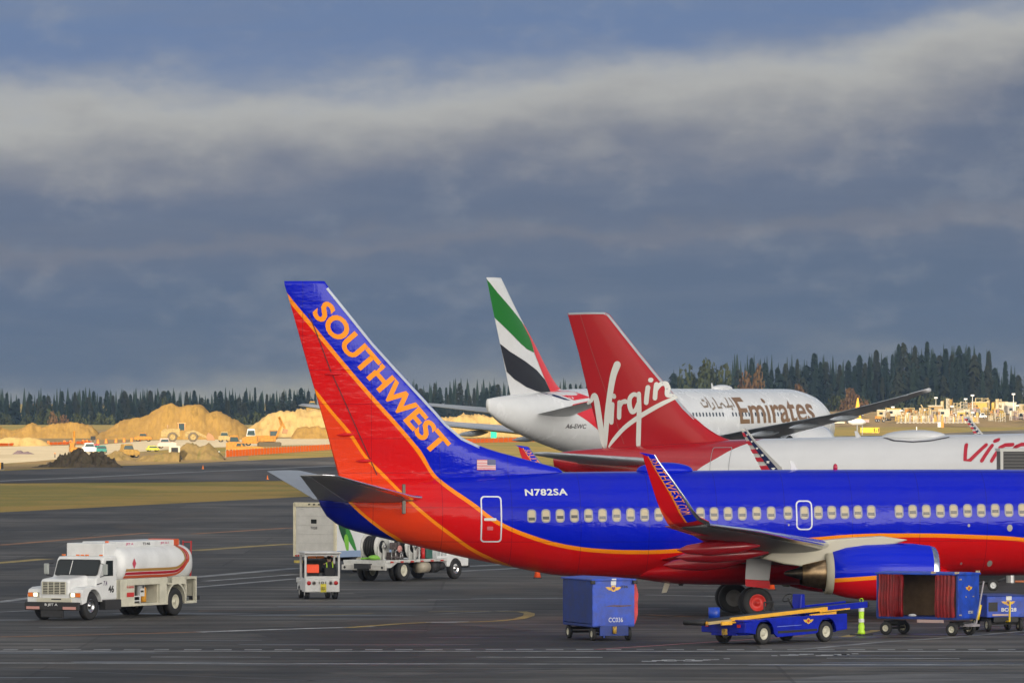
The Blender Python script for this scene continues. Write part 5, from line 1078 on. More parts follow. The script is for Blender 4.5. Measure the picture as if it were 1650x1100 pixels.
q = MB(); q.box((-3.75, .9, 1.0), (.42, .08, .46)); q.build('meter_panel', white_v, tk, bevel=.01); q = MB(); [q.cyl((-3.75 + dx, .945, 1.12), (-3.75 + dx, .96, 1.12), .06) for dx in (-.1, .1)]; q.box((-3.75, .945, .95), (.26, .01, .07)); q.build('gauge', black_m, tk)
q = mb(True); q.lathe([(-.3, .30), (.3, .30)], (-3.1, .55, .82), (0, 1, 0), 24, True); q.lathe([(-.32, .36), (-.30, .36)], (-3.1, .55, .82), (0, 1, 0), 24, True); q.lathe([(.30, .36), (.32, .36)], (-3.1, .55, .82), (0, 1, 0), 24, True); q.build('hose_reel', black_m, tk)
q = MB(); [q.box((-3.15, 1.02, z), (.7, .04, .04)) for z in (.62, .78)]; [q.box((x, 1.02, .85), (.04, .04, .75)) for x in (-2.85, -3.5)]; q.build('bay_rail', white_v, tk)
flat_text('NO SMOKING', (-2.62, 1.145, 1.14), (-1, 0, 0), (0, 0, 1), .50, .09, mat('notice red', (.5, .03, .03), .5), tk, .02); flat('notice', [rrect(0, 0, .52, .16, .01)], (-2.62, 1.145, .86), (-1, 0, 0), (0, 0, 1), mat('notice red', (.5, .03, .03)), tk, .004)
q = MB(); q.tube([(-7.5, .8, 1.3), (-7.55, .8, 2.75)], .03, 6); q.tube([(-7.5, .45, 1.3), (-7.55, .45, 2.75)], .03, 6); [q.tube([(-7.52, .8, z), (-7.52, .45, z)], .02, 6) for z in (1.5, 1.8, 2.1, 2.4, 2.7)]; q.build('ladder', red_s, tk)
q = MB(); q.box((-7.6, .55, .62), (.5, .9, .16)); q.build('rear_bumper', under, tk, bevel=.02)
q = MB(); q.box((-6.9, .9, .60), (.35, .2, .14)); q.cyl((-6.75, .8, .62), (-7.1, .8, .62), .05); q.build('hose_coupling', steel, tk, bevel=.01)
person_seated(tk.location + fv * -1.75 + lv * .5 + Vector((0, 0, .75)), yaw, 'driver in a red shirt sitting at the wheel of the fuel tanker', cloth_r, 'shirt')

for o in [c for c in bpy.data.objects if c.type == 'MESH' and (c.parent == tk or (c.parent and c.parent.parent == tk))]:   # short nose
    if not o.name.startswith(('wheel', 'rim')) and not o.data.get('sn'):
        for v in o.data.vertices:
            if v.co.x > 0: v.co.x *= .80
        o.data['sn'] = 1

# ---- white baggage tug seen from behind
yaw = 101; fv, lv = fwd(yaw)
tg = empty('baggage_tug', G(519, 965), yaw); tag(tg, 'small white baggage tug with boxy cab, seen from behind, before the box truck', 'baggage tug')
tg_w = mat('tug white', (.60, .60, .59), .45, var=.12, vscale=2.5)
q = MB(); q.box((.35, 0, .56), (.86, 1.40, .54)); q.box((1.6, 0, .53), (1.7, 1.24, .40)); q.box((2.3, 0, .72), (.5, 1.3, .2)); bd = q.build('body', tg_w, tg, bevel=.03, seg=3)
q = MB()
for x in (-.02, 1.15):
    for y in (-.68, .68): q.box((x, y, 1.33), (.08, .08, .98))
q.box((-.02, 0, .88), (.07, 1.42, .10)); q.box((-.02, 0, 1.79), (.07, 1.42, .09)); q.box((1.15, 0, 1.79), (.07, 1.42, .08)); [q.box((.56, y, 1.80), (1.1, .07, .07)) for y in (-.68, .68)]; q.build('cab_frame', tg_w, tg, bevel=.012)
q = MB(); q.box((.55, 0, 1.875), (1.5, 1.52, .07)); q.build('roof', tg_w, tg, bevel=.025)
q = MB(); q.box((1.2, 0, 1.3), (.05, 1.2, .5)); q.box((.6, 0, .86), (1.0, 1.2, .04)); q.build('dashboard', black_m, tg)
q = MB(); q.box((.25, -.36, 1.08), (.10, .44, .38)); q.box((.45, -.36, .90), (.42, .46, .10)); q.box((.25, .32, 1.08), (.10, .44, .38)); q.box((.45, .32, .90), (.42, .46, .1)); q.build('seat', mat('seat black', (.015, .015, .017), .7), tg, bevel=.03)
q = mb(True); q.lathe([(0, .17), (.02, .19), (.04, .17)], (.95, -.36, 1.35), (-.6, 0, .8), 20); q.build('steering_wheel', black_m, tg)
for s in (-1, 1):
    q = mb(True); q.cyl((-.075, s * .55, .66), (-.10, s * .55, .66), .085); q.build('tail_light', lampr, bd)
    q = mb(True); q.cyl((-.075, s * .34, .66), (-.10, s * .34, .66), .08); q.build('tail_light', mat('clear lens ring', (.25, .22, .2), .3), bd)
    flat('round_hole', [circ(0, 0, .045)], (-.10, s * .34, .66), (0, -1, 0), (0, 0, 1), black_m, bd, .003)
flat_text('181', (-.09, 0, .67), (0, -1, 0), (0, 0, 1), .30, .11, mat('dull lettering', (.10, .10, .07), .5), bd)
flat('plate', [rrect(0, 0, .24, .34, .02)], (-.085, -.04, .46), (0, -1, 0), (0, 0, 1), mat('plate yellow', (.60, .52, .04), .5), bd, .006); q = MB(); q.box((-.14, -.04, .46), (.14, .14, .12)); q.build('tow_hitch', mat('hitch yellow', (.35, .30, .04), .5, var=.4), bd, bevel=.01)
for y in (-.58, .58): wheel(tg, (.35, y, .30), .30, .20, rubber, tg_w, side=1 if y > 0 else -1)
for y in (-.55, .55): wheel(tg, (1.95, y, .27), .27, .18, rubber, tg_w, side=1 if y > 0 else -1)
hv = empty('safety_vest', tg.location + fv * .20 + lv * .36 + Vector((0, 0, 1.26)), yaw); tag(hv, 'bright orange safety vest hung over the left seat inside the white tug', 'safety vest')
q = MB(); q.box((-.09, 0, -.03), (.05, .50, .34), ry=.1); q.build('vest_back', mat('vest glowing orange', (1.0, .09, .02), .55), hv, bevel=.02); q = MB(); q.box((0, 0, .13), (.22, .46, .03)); q.build('vest_shoulder', org_h, hv, bevel=.01)
q = MB(); q.box((.3, .36, 1.70), (.04, .34, .10)); q.box((.3, .02, 1.70), (.04, .28, .10)); q.build('sun_visor', mat('visor orange', (.70, .22, .04), .5), tg)
person_seated(tg.location + fv * .45 - lv * .36 + Vector((0, 0, .42)), yaw, 'tug driver in a dark jacket with yellow green straps, seen through the rear window', cloth_d, 'jacket', green_h)

# ---- box truck behind the tug
yaw = 52; fv, lv = fwd(yaw)
bt = empty('box_truck', G(508, 922) , yaw); tag(bt, 'tall white box truck with green leaves painted on its side, behind the tug', 'box truck')
q = MB(); q.box((3.3, 0, 1.98), (6.6, 2.55, 2.50)); bx = q.build('cargo_box', mat('box white', (.60, .61, .62), .45, var=.08, vscale=.8), bt, bevel=.03)
q = MB(); [q.box((-.02, y, 1.98), (.10, .14, 2.50)) for y in (-1.22, 1.22)]; q.box((-.02, 0, 3.16), (.10, 2.5, .2)); q.build('door_frame', mat('frame cream', (.60, .55, .40), .5, var=.15), bx, bevel=.01)
q = MB(); q.box((-.01, 0, 1.92), (.05, 2.28, 2.22)); dr = q.build('rear_door', mat('door off white', (.52, .51, .48), .5, var=.10, vscale=2), bx); q = MB(); [q.box((-.04, 0, .95 + k * .42), (.012, 2.26, .012)) for k in range(6)]; q.build('door_rib', mat('rib grey', (.4, .4, .38), .5), dr)
flat('door_window', [rrect(0, 0, .34, .20, .02)], (-.045, .05, 2.38), (0, -1, 0), (0, 0, 1), glass, dr, .004); flat_text('T028', (-.045, .05, 2.08), (0, -1, 0), (0, 0, 1), .42, .13, mat('grey lettering', (.12, .12, .12), .5), dr)
q = MB(); q.box((-.08, .3, .90), (.06, .7, .18)); q.build('door_handle', mat('handle tan', (.42, .38, .26), .5), dr, bevel=.02)
q = MB(); [q.box((-.09, y, 3.17), (.04, .10, .06)) for y in (-.3, 0, .3)]; q.build('marker_light', black_m, bx)
q = MB(); [q.box((-.09, y, .78), (.04, .07, .07)) for y in (-1.02, -1.16, .95, 1.1)]; q.build('tail_light', lampr, bx)
q = MB(); q.box((3.3, -1.285, .88), (6.6, .02, .30)); q.build('skirt_panel', mat('skirt blue grey', (.22, .30, .45), .5), bx)
lg, lg2 = mat('leaf green', (.03, .20, .03), .5), mat('leaf dark green', (.008, .06, .02), .5); lg3 = mat('leaf bright green', (.16, .42, .04), .5)
def leaf(cx, cz, ln, wd, ang, m):
    pts = [(ln * .5 * math.cos(t) , wd * .5 * math.sin(t) * (1 - .35 * math.cos(t))) for t in [2 * math.pi * k / 18 for k in range(18)]]; ca, sa = math.cos(R(ang)), math.sin(R(ang))
    flat('leaf', [[(cx + a * ca - b * sa, cz + a * sa + b * ca) for a, b in pts]], (0, -1.276, 0), (1, 0, 0), (0, 0, 1), m, bx, .006 + .002 * random.random())
for a in ((.45, 2.0, 1.5, .42, -70, lg2), (1.05, 1.55, 1.5, .34, -55, lg), (.75, 1.35, .9, .30, -80, lg3), (1.0, 2.55, 1.0, .5, 80, lg2), (1.7, 2.4, 1.2, .50, -50, lg), (2.4, 2.2, 1.3, .45, -30, lg2)): leaf(*a)
q = MB(); q.prism([(6.8, .6), (6.8, 2.35), (7.5, 2.35), (7.95, 1.6), (8.7, 1.45), (8.75, .6)], 'y', -1.05, 1.05); cb = q.build('cab', white_v, bt, bevel=.08, seg=3)
flat('side_window', [[(7.0, 1.55), (7.75, 1.55), (7.45, 2.2), (7.0, 2.2)]], (0, -1.05, 0), (1, 0, 0), (0, 0, 1), glass, cb, .01)
q = MB(); q.box((4.0, 0, .62), (8.4, .8, .2)); q.build('chassis', under, bt)
for x in (1.8, 7.7):
    for y in (-1.05, 1.05): wheel(bt, (x, y, .48), .48, .30, rubber, rim_c, side=1 if y > 0 else -1)
q = MB(); q.box((-.1, 0, .50), (.15, 2.3, .12)); q.build('rear_bumper', mat('bumper yellow', (.45, .35, .08), .5, var=.4), bt)

# ---- hose reel truck
yaw = 57; fv, lv = fwd(yaw)
hr = empty('hydrant_truck', G(648, 935.5) + lv * 1.0 - fv * 1.35, yaw); tag(hr, 'white flatbed servicing truck carrying two large hose reels, under the tail', 'service truck')
rw = mat('reel white', (.50, .50, .48), .45, var=.18, vscale=3)
q = MB(); q.box((2.3, 0, .88), (4.9, 2.3, .12)); q.prism([(-.15, .60), (-.15, .86), (.9, .86), (.3, .60)], 'y', -1.12, 1.12); q.build('flatbed', rw, hr, bevel=.02)
q = MB(); q.box((-.18, 0, .62), (.12, 2.35, .24)); rb = q.build('rear_beam', mat('beam grey white', (.48, .47, .44), .5, var=.2), hr, bevel=.02)
flat('round_hole', [circ(-1.0, 0, .06), circ(1.0, 0, .06)], (-.245, 0, .62), (0, -1, 0), (0, 0, 1), black_m, rb, .003); q = MB(); q.box((-.26, .0, .60), (.06, .6, .2)); q.build('tow_hitch', black_m, rb)
q = MB(); q.box((2.4, 0, .68), (5.6, .8, .22)); q.build('chassis', under, hr)
for x0_, y0_ in ((.55, .25), (1.95, -.45)):
    c = (x0_ + .2, y0_ - .2, 1.52)
    q = mb(True)
    for d in (-.36, .36): q.lathe([(-.02, .30), (-.02, .60), (.02, .60), (.02, .30)], (c[0], c[1] + d, c[2]), (0, 1, 0), 30)
    rl = q.build('reel_flange', rw, hr)
    q = mb(True); q.lathe([(-.35, .42), (.35, .42)], c, (0, 1, 0), 26, True); [q.lathe([(-.05, .42), (-.025, .49), (.025, .49), (.05, .42)], (c[0], c[1] - .28 + k * .14, c[2]), (0, 1, 0), 26) for k in range(5)]; q.build('hose', black_m, rl)
    q = mb(); [q.box((c[0], c[1] + d, c[2] - .25), (.10, .05, .9)) for d in (-.46, .46)]; [q.box((c[0] + dx, c[1] + d, c[2] - .35), (.06, .05, .75)) for d in (-.44, .44) for dx in (-.4, .4)]; [q.cyl((c[0], c[1] - .5, c[2]), (c[0], c[1] - .44, c[2]), r_) for r_ in (.12,)]; q.lathe([(0, .28), (.01, .33), (0, .33)], (c[0], c[1] - .40, c[2]), (0, 1, 0), 24); q.build('reel_stand', rw, rl)
    q = mb(True); q.lathe([(0, .08), (.05, .1), (.06, .02)], (c[0], c[1] - .52, c[2]), (0, -1, 0), 12, True); q.build('hub', steel, rl)
q = MB(); q.box((1.25, -.55, 1.10), (.30, .5, .35)); q.cyl((1.35, -.8, 1.3), (1.35, -.8, 1.75), .05); q.box((1.1, -.7, 1.55), (.18, .3, .3)); q.cyl((1.0, -.6, 1.0), (1.5, -.9, 1.2), .06); q.cyl((.9, -.9, 1.05), (1.6, -.9, 1.05), .05); q.build('pump_unit', mat('pump dark', (.10, .08, .08), .5, var=.5, vscale=9), hr, bevel=.015)
q = mb(True); rr_ = random.Random(4)
for k in range(16):
    x_ = rr_.uniform(.85, 3.4); y_ = rr_.uniform(-1.0, -.5); z_ = rr_.uniform(.96, 1.2); q.tube([(x_, y_, .95), (x_, y_, z_ + .2), (x_ + rr_.uniform(-.4, .4), y_ + rr_.uniform(-.1, .1), z_ + .25)], rr_.uniform(.02, .04), 6)
q.build('pipework', steel, hr)
for k in range(6): q = MB(); q.box((.3 + k * .8, -1.17, .86), (.22, .02, .07)); q.build('reflector', mat('reflector red', (.45, .04, .03), .4), hr)
q = mb(True); q.cyl((1.2, -.95, 1.42), (1.2, -1.0, 1.42), .16); q.build('gauge', mat('gauge pinkish', (.55, .25, .22), .4), hr)
q = mb(True); q.cyl((3.0, -1.0, .96), (3.0, -1.0, 1.38), .10); q.ell((3.0, -1.0, 1.40), (.10, .10, .08)); q.cyl((3.0, -1.0, 1.42), (3.0, -1.0, 1.54), .03); q.build('fire_extinguisher', mat('extinguisher red', (.50, .02, .02), .35), hr)
q = MB(); q.box((3.55, -.6, 1.3), (.5, .8, .7)); q.build('cabinet', mat('cabinet green', (.03, .10, .08), .5), hr, bevel=.03)
q = MB(); [q.box((4.1 + k * .28, -1.0, 1.35), (.05, .05, .8)) for k in range(4)]; q.box((4.5, -1.0, 1.72), (.9, .05, .05)); q.box((4.5, -1.02, 1.0), (.95, .06, .10)); q.build('guard_rail', wht, hr)
q = mb(True); q.ell((.15, -.3, 1.05), (.30, .24, .12)); q.tube([(.0, .3, 1.0), (.3, .0, 1.02), (.1, -.2, 1.1), (.35, -.5, 1.0)], .05, 8); q.build('green_hose', mat('hose green', (.18, .42, .05), .5), hr)
q = MB(); q.prism([(4.9, .55), (4.9, 2.05), (5.1, 2.12), (6.2, 2.12), (6.55, 1.55), (6.65, 1.1), (6.65, .55)], 'y', -1.05, 1.05); cb = q.build('cab', white_v, hr, bevel=.07, seg=3)
flat('side_window', [[(5.3, 1.45), (6.35, 1.45), (6.12, 1.98), (5.3, 1.98)]], (0, -1.05, 0), (1, 0, 0), (0, 0, 1), glass, cb, .01)
q = MB(); q.box((6.66, 0, .60), (.12, 2.1, .22)); q.build('bumper', under, cb)
q = mb(True); q.cyl((2.65, -.95, .58), (3.35, -.95, .58), .26); q.build('air_tank', mat('tank beige', (.35, .31, .24), .5), hr)
q = mb(True); q.cyl((3.7, -.9, .58), (4.2, -.9, .58), .26); q.cyl((4.4, -.9, .6), (4.7, -.9, .6), .18); q.build('fuel_tank', under, hr)
for y in (-1.0, -.68, .68, 1.0): wheel(hr, (1.35, y, .47), .47, .27, rubber, rim_c, side=1 if y > 0 else -1)
for y in (-.98, .98): wheel(hr, (5.55, y, .47), .47, .28, rubber, chrome, side=1 if y > 0 else -1)

# ---- covered baggage carts
def cart_wheels(root, L_, W, r, axle_m):
    for x in (.30, L_ - .30):
        for y in (-W / 2 + .12, W / 2 - .12): wheel(root, (x, y, r), r, .13, rubber, rim_c, side=1 if y > 0 else -1, hub=.5)
        q = mb(); q.cyl((x, -W / 2 + .1, r), (x, W / 2 - .1, r), .04); q.box((x, 0, .42), (.55, .6, .12)); q.box((x, 0, .34), (.14, W * .7, .10)); q.build('axle', axle_m, root)
def covered_cart(loc, yaw, label, L_=3.0, W=1.5, H=2.14, zb=.53):
    c = empty('baggage_cart', loc, yaw); tag(c, label, 'baggage cart', 'baggage carts')
    q = MB(); q.box((L_ / 2, 0, zb), (L_, W, .09)); q.build('deck', blue_d, c, bevel=.015)
    q = MB(); q.box((.02, 0, (zb + H) / 2), (.06, W, H - zb)); e1 = q.build('end_panel', blue_c, c, bevel=.012)
    q = MB(); q.box((L_ - .02, 0, (zb + H) / 2), (.06, W, H - zb)); e2 = q.build('end_panel', blue_c, c, bevel=.012)
    q = MB(); q.prism([(-W / 2 - .05, H), (0, H + .04), (W / 2 + .05, H), (W / 2 + .05, H - .06), (-W / 2 - .05, H - .06)], 'x', -.06, L_ + .06); rf = q.build('roof', blue_c, c, bevel=.015)
    cart_wheels(c, L_, W, .225, under)
    q = MB(); [q.box((x, y, (zb + H) / 2), (.07, .07, H - zb)) for x in (.05, L_ - .05) for y in (-W / 2 + .03, W / 2 - .03)]; q.build('corner_post', blue_d, c, bevel=.01)
    return c, e1, e2, rf
yaw = 108; fv, lv = fwd(yaw)
c1, e1, e2, rf = covered_cart(G(986, 1031.5) - fv * .15 , yaw, 'closed blue baggage cart numbered CC036, left of the belt loader', 3.1, 1.48, 2.06, .50)
q = MB(); q.box((1.55, .72, 1.28), (2.95, .03, 1.42)); q.build('side_cover', blue_d, c1)
q = mb(True)
for k in range(9):
    z0_, z1_ = .55 + k * .165, .55 + (k + 1) * .165
    def bul(z): return -.74 - .17 * max(0, math.sin(math.pi * (z - .5) / 1.56)) ** .45 * (1 + .1 * math.sin(z * 9))
    q.add([(.1, bul(z0_), z0_), (3.0, bul(z0_), z0_), (3.0, bul(z1_), z1_), (.1, bul(z1_), z1_)], [(0, 1, 2, 3)])
pts = [(.1, bul(.55 + k * .165), .55 + k * .165) for k in range(10)] + [(.1, -.70, 2.03), (.1, -.70, .55)]; q.add(pts, [tuple(range(12))])
q.build('curtain', mat('curtain red', (.50, .015, .02), .45, var=.3, vscale=3, bump=.02, bscale=4), c1)
emblem((-.012, .0, 1.74), (0, -1, 0), (0, 0, 1), .55, e1, hrb)
flat_text('CC036', (-.012, -.08, .70), (0, -1, 0), (0, 0, 1), .50, .15, wht, e1, .0); flat_text('036', (-.012, -.38, 1.80), (0, -1, 0), (0, 0, 1), .26, .09, black_m, e1, .03)
flat('sticker', [rrect(0, 0, .18, .14, .01)], (-.012, 0, 1.92), (0, -1, 0), (0, 0, 1), wht, e1, .004); flat('sticker', [rrect(0, 0, .16, .05, .01)], (-.07, 0, 2.05), (0, -1, 0), (0, 0, 1), wht, rf, .004)
flat('rust_streak', [[(-.45, -.02), (-.2, -.015), (.1, -.03), (.45, -.01), (.5, .03), (.2, .025), (-.1, .03), (-.3, .02)]], (-.012, -.15, 1.16), (0, -1, 0), (0, 0, 1), mat('rust', (.13, .08, .07), .8, var=.5, vscale=12), e1, .003)
q = MB(); [q.box((-.05, y, 1.95), (.12, .16, .12)) for y in (.74, -.74)]; q.build('corner_bumper', black_m, c1, bevel=.02)
q = MB(); q.box((-.06, 0, .34), (.08, 1.0, .34)); q.box((-.06, .35, .30), (.06, .06, .4)); q.build('hitch_frame', blue_d, c1, bevel=.01); q = mb(True); q.cyl((-.14, 0, .25), (-.14, 0, .48), .07); q.build('hitch', mat('hitch yellow dirty', (.45, .28, .04), .6, var=.6, vscale=14), c1)

yaw = -32; fv, lv = fwd(yaw)
c2, e1, e2, rf = covered_cart(G(1430, 1022) - fv * .35 + lv * .62, yaw, 'open blue baggage cart with tied back red curtains, right of the green post', 3.15, 1.5, 2.13, .60)
cur = mat('curtain dark red', (.24, .006, .010), .55, var=.35, vscale=3)
def curtain(x0_, x1_, seed):
    q = mb(True); n = 18; rr = random.Random(seed); rows = []
    for z in (.63, .9, 1.3, 1.7, 2.08): rows.append([(x0_ + (x1_ - x0_) * i / n, -.74 - .07 * math.sin(i * 1.9 + seed) - .03 * rr.random() - (.05 if .8 < z < 1.6 else 0), z) for i in range(n + 1)])
    q.ring(rows, False, False); return q.build('curtain', cur, c2)
curtain(.12, .72, 1); curtain(.78, 1.02, 2).modifiers.new('s', 'SOLIDIFY').thickness = .02; curtain(2.28, 3.02, 3)
q = MB(); q.box((1.6, .70, 1.33), (3.0, .03, 1.40)); q.box((1.6, .67, 1.15), (3.0, .03, .04)); q.build('back_lining', mat('lining brown', (.16, .10, .05), .7, var=.25), c2)
emblem((3.165, 0, 1.62), (0, 1, 0), (0, 0, 1), .5, e2); flat_text('CC081', (3.165, .12, .80), (0, 1, 0), (0, 0, 1), .34, .10, wht, e2, .03)
q = MB(); [q.box((3.18, y, z), (.03, .05, .04)) for y, z in ((-.68, 1.93), (-.6, 1.93), (-.68, .72), (-.6, .72), (-.25, 1.33), (.3, 1.33))]; q.build('fitting', mat('fitting tan', (.45, .36, .22), .5), c2)
q = MB(); [q.box((x, -.74, 2.15), (.12, .12, .07)) for x in (2.2, 3.1)]; q.box((3.12, .74, 2.15), (.12, .1, .1)); q.build('corner_bumper', mat('fitting tan', (.45, .36, .22), .5), c2)
q = MB(); q.box((2.1, -.78, .50), (1.0, .06, .10)); q.build('tray', mat('tray white red', (.42, .30, .28), .5), c2); q = mb(True); q.ell((1.25, -.5, .68), (.16, .08, .05)); q.build('crumpled_paper', wht, c2)
q = MB(); q.tube([(3.1, 0, .36), (3.45, 0, .42)], .04, 8); q.tube([(3.45, 0, .42), (3.55, .35, 1.85)], .03, 8); q.box((3.2, 0, .36), (.5, .5, .08)); q.build('drawbar', mat('bar grey', (.30, .28, .30), .5), c2); q = mb(True); q.cyl((3.46, .06, .55), (3.50, .20, 1.05), .055); q.build('drawbar_sleeve', mat('sleeve yellow', (.80, .55, .02), .4), c2)

# ---- blue tow cart at the right edge
yaw = -75; fv, lv = fwd(yaw)
c3 = empty('power_cart', G(1622, 1017) - fv * 1.9, yaw); tag(c3, 'low blue wheeled power cart with a vent grille, cut off by the right edge', 'power cart')
q = MB(); q.box((.9, 0, .86), (1.9, 1.42, .74)); b3 = q.build('body', blue_c, c3, bevel=.03); q = MB(); q.box((.9, 0, 1.25), (1.96, 1.46, .04)); q.build('lid', blue_d, c3, bevel=.01)
q = MB(); q.box((.9, 0, .42), (1.9, .9, .18)); q.box((1.5, 0, .28), (.12, 1.1, .1)); q.build('chassis', under, c3)
for x in (.35, 1.6):
    for y in (-.58, .58): wheel(c3, (x, y, .23), .23, .14, rubber, rim_c, side=1 if y > 0 else -1)
flat('grille', [rrect(-.48, 0, .34, .32, .02)], (1.852, 0, .86), (0, 1, 0), (0, 0, 1), black_m, b3, .004); emblem((1.852, .08, 1.0), (0, 1, 0), (0, 0, 1), .50, b3, hrb); flat_text('BC028', (1.852, .1, .76), (0, 1, 0), (0, 0, 1), .55, .13, wht, b3, .03)
flat('sticker', [rrect(0, 0, .2, .14, .01)], (1.852, .1, 1.16), (0, 1, 0), (0, 0, 1), wht, b3, .004); q = MB(); q.box((1.87, -.2, .58), (.03, .62, .06)); q.build('tail_strip', mat('strip white red', (.5, .35, .32), .5), b3)
q = MB(); q.tube([(1.9, 0, .35), (2.2, 0, .38), (2.25, 0, 1.05)], .035, 8); q.build('drawbar', mat('sleeve yellow', (.80, .55, .02), .4), c3)

# ---- belt loader
yaw = 46; fv, lv = fwd(yaw)
bl = empty('belt_loader', G(1228, 1037.5) + lv * .85, yaw); tag(bl, 'low blue belt loader with yellow side rails, parked below the engine', 'belt loader')
def side_poly(s):
    arch = lambda cx: [(cx + .46 * math.cos(R(180 - 20 * k)), .35 + .46 * math.sin(R(180 - 20 * k))) for k in range(10)]
    pts = [(-.95, .40)] + [(x, z) for x, z in arch(0.0)] + [(.62, .22), (2.55, .30)] + [(x, z) for x, z in arch(3.1)] + [(4.1, .40), (4.1, .92), (.1, .86), (-.95, .72)]
    return pts
for s in (-1, 1):
    q = MB(); y0_, y1_ = sorted((s * .90, s * .98)); q.prism(side_poly(s), 'y', y0_, y1_); sp_ = q.build('side_panel', blue_l, bl, bevel=.012)
    if s < 0:
        emblem((2.15, -.98, .72), (1, 0, 0), (0, 0, 1), .5, sp_); flat('dark_band', [[(.62, 0), (2.6, .04), (2.6, .12), (.62, .09)]], (0, -.98, .34), (1, 0, 0), (0, 0, 1), black_m, sp_, .003)
        flat('light_line', [[(.6, 0), (1.8, .03), (1.8, .045), (.6, .02)]], (0, -.98, .56), (1, 0, 0), (0, 0, 1), mat('faded blue', (.15, .2, .55), .5), sp_, .003)
q = MB(); q.box((1.55, 0, .78), (5.0, 1.80, .08)); q.box((1.55, 0, .45), (5.0, 1.1, .30)); q.box((-.93, 0, .56), (.06, 1.9, .34)); q.box((4.08, 0, .65), (.06, 1.9, .5)); q.build('chassis', blue_l, bl, bevel=.015)
q = MB(); [q.box((-.98, y, .62), (.04, .12, .10)) for y in (-.7, .7)]; q.build('tail_light', lampr, bl); q = MB(); q.box((-1.0, -.1, .42), (.12, .16, .20)); q.build('tow_hitch', mat('hitch yellow dirty', (.45, .28, .04), .6), bl)
for x in (0, 3.1):
    for y in (-.85, .85): wheel(bl, (x, y, .345), .345, .22, rubber, rim_c, side=1 if y > 0 else -1, hub=.56)
def bx_pt(t): return (-2.35 + 8.1 * t, .68 + .42 * t)   # belt line
a_, b_ = bx_pt(0), bx_pt(1)
def beam(name, t0, t1, y, w_, h_, m, dz=0):
    p, r = bx_pt(t0), bx_pt(t1); q = MB(); q.prism([(p[0], p[1] + dz), (r[0], r[1] + dz), (r[0], r[1] + dz + h_), (p[0], p[1] + dz + h_)], 'y', y - w_ / 2, y + w_ / 2); return q.build(name, m, bl, bevel=.008)
beam('conveyor_belt', 0, 1, 0, .78, .06, black_m, .06)
for y in (-.48, .48): beam('side_rail', .15, .76, y, .07, .12 if y < 0 else .05, yel_p if y < 0 else black_m, .03); beam('rail_end', .74, .99, y, .08, .20, blue_l, -.02); beam('rail_tip', 0.0, .15, y, .06, .10, mat('rail tan', (.40, .30, .14), .5), .0)
for p in (a_, b_): q = mb(True); q.cyl((p[0], -.45, p[1] + .07), (p[0], .45, p[1] + .07), .09); q.build('roller', black_m, bl); q = mb(True); [q.cyl((p[0] + dx, -.56, p[1] + .07), (p[0] + dx, -.50, p[1] + .07), .05) for p, dx in ((a_, 0),)]; q.build('roller_cap', yel_p, bl)
for c_, d_, r_ in (((4.0, -.52, 1.02), (1.5, .05, .05), -.05), ((3.4, -.52, .90), (1.3, .07, .09), -.05), ((-.9, -.52, .74), (.9, .05, .05), -.03), ((-1.4, -.54, .72), (.5, .07, .12), 0)):
    q = MB(); q.box(c_, d_, ry=r_); q.build('hand_rail', yel_p, bl, bevel=.01)
q = mb(True); q.cyl((-.8, .55, .80), (-.8, .55, 1.20), .19); q.build('waste_bin', blue_c, bl)
q = MB(); q.tube([(1.9, .75, .8), (1.9, .75, 1.30), (2.35, .75, 1.30), (2.35, .75, .8)], .03, 8); q.build('seat_rail', black_m, bl); q = mb(True); q.lathe([(0, .17), (.02, .20), (.04, .17)], (3.0, .68, 1.42), (-.7, 0, .7), 20); q.cyl((3.0, .68, 1.42), (3.25, .68, 1.1), .025); q.build('steering_wheel', black_m, bl)
q = MB(); q.prism([(3.35, .8), (3.65, .8), (3.6, 1.55), (3.42, 1.55)], 'y', .45, .85); q.build('control_post', blue_l, bl, bevel=.03); q = MB(); q.box((2.1, .7, .93), (.5, .5, .14)); q.build('seat', black_m, bl, bevel=.03)

# ---- delineator post, cones, tow bar, boarding bridge top
p = empty('marker_post', G(1388, 1023)); tag(p, 'fluorescent yellow green marker post on a black foot, beside the red curtained cart', 'marker post')
q = MB(); q.cyl((0, 0, 0), (0, 0, .05), .42, .38, 8); q.build('base', black_m, p, bevel=.01)
q = mb(True); q.lathe([(.05, .13), (.12, .13), (.20, .10), (.30, .11), (.42, .08), (.95, .095), (1.05, .07), (1.1, .03)], (0, 0, 0), (0, 0, 1), 14, True); pb = q.build('post', green_h, p)
q = mb(True); [q.lathe([(z, .099), (z + .12, .099)], (0, 0, 0), (0, 0, 1), 14) for z in (.45, .82)]; q.build('reflective_sleeve', wht, pb); q = mb(True); q.lathe([(-.02, .055), (0, .075), (.02, .055)], (0, 0, 1.20), (.3, 1, 0), 14); q.build('handle', green_h, pb)
def cone(px, py, label, h=.7):
    c = empty('traffic_cone', G(px, py)); tag(c, label, 'traffic cone', 'traffic cones'); q = MB(); q.box((0, 0, .02), (.40, .40, .04)); q.build('base', black_m, c, bevel=.01)
    q = mb(True); q.lathe([(.04, .16), (h, .03), (h + .01, .02)], (0, 0, 0), (0, 0, 1), 16, True); b = q.build('body', org_h, c); q = mb(True); q.lathe([(h * .55, .085), (h * .78, .060)], (0, 0, 0), (0, 0, 1), 16); q.build('collar', wht, b)
cone(866, 931, 'orange cone below the rear belly, left of the blue cart'); cone(1243, 950, 'orange cone just right of the main landing gear, below the engine nozzle')
cone(1601, 962, 'orange cone far under the forward fuselage, right edge') if 0 else None
tb_ = empty('tow_bar', G(1600, 951.5), 178); tag(tb_, 'dark aircraft tow bar with a small wheel, seen past the open cart', 'tow bar')
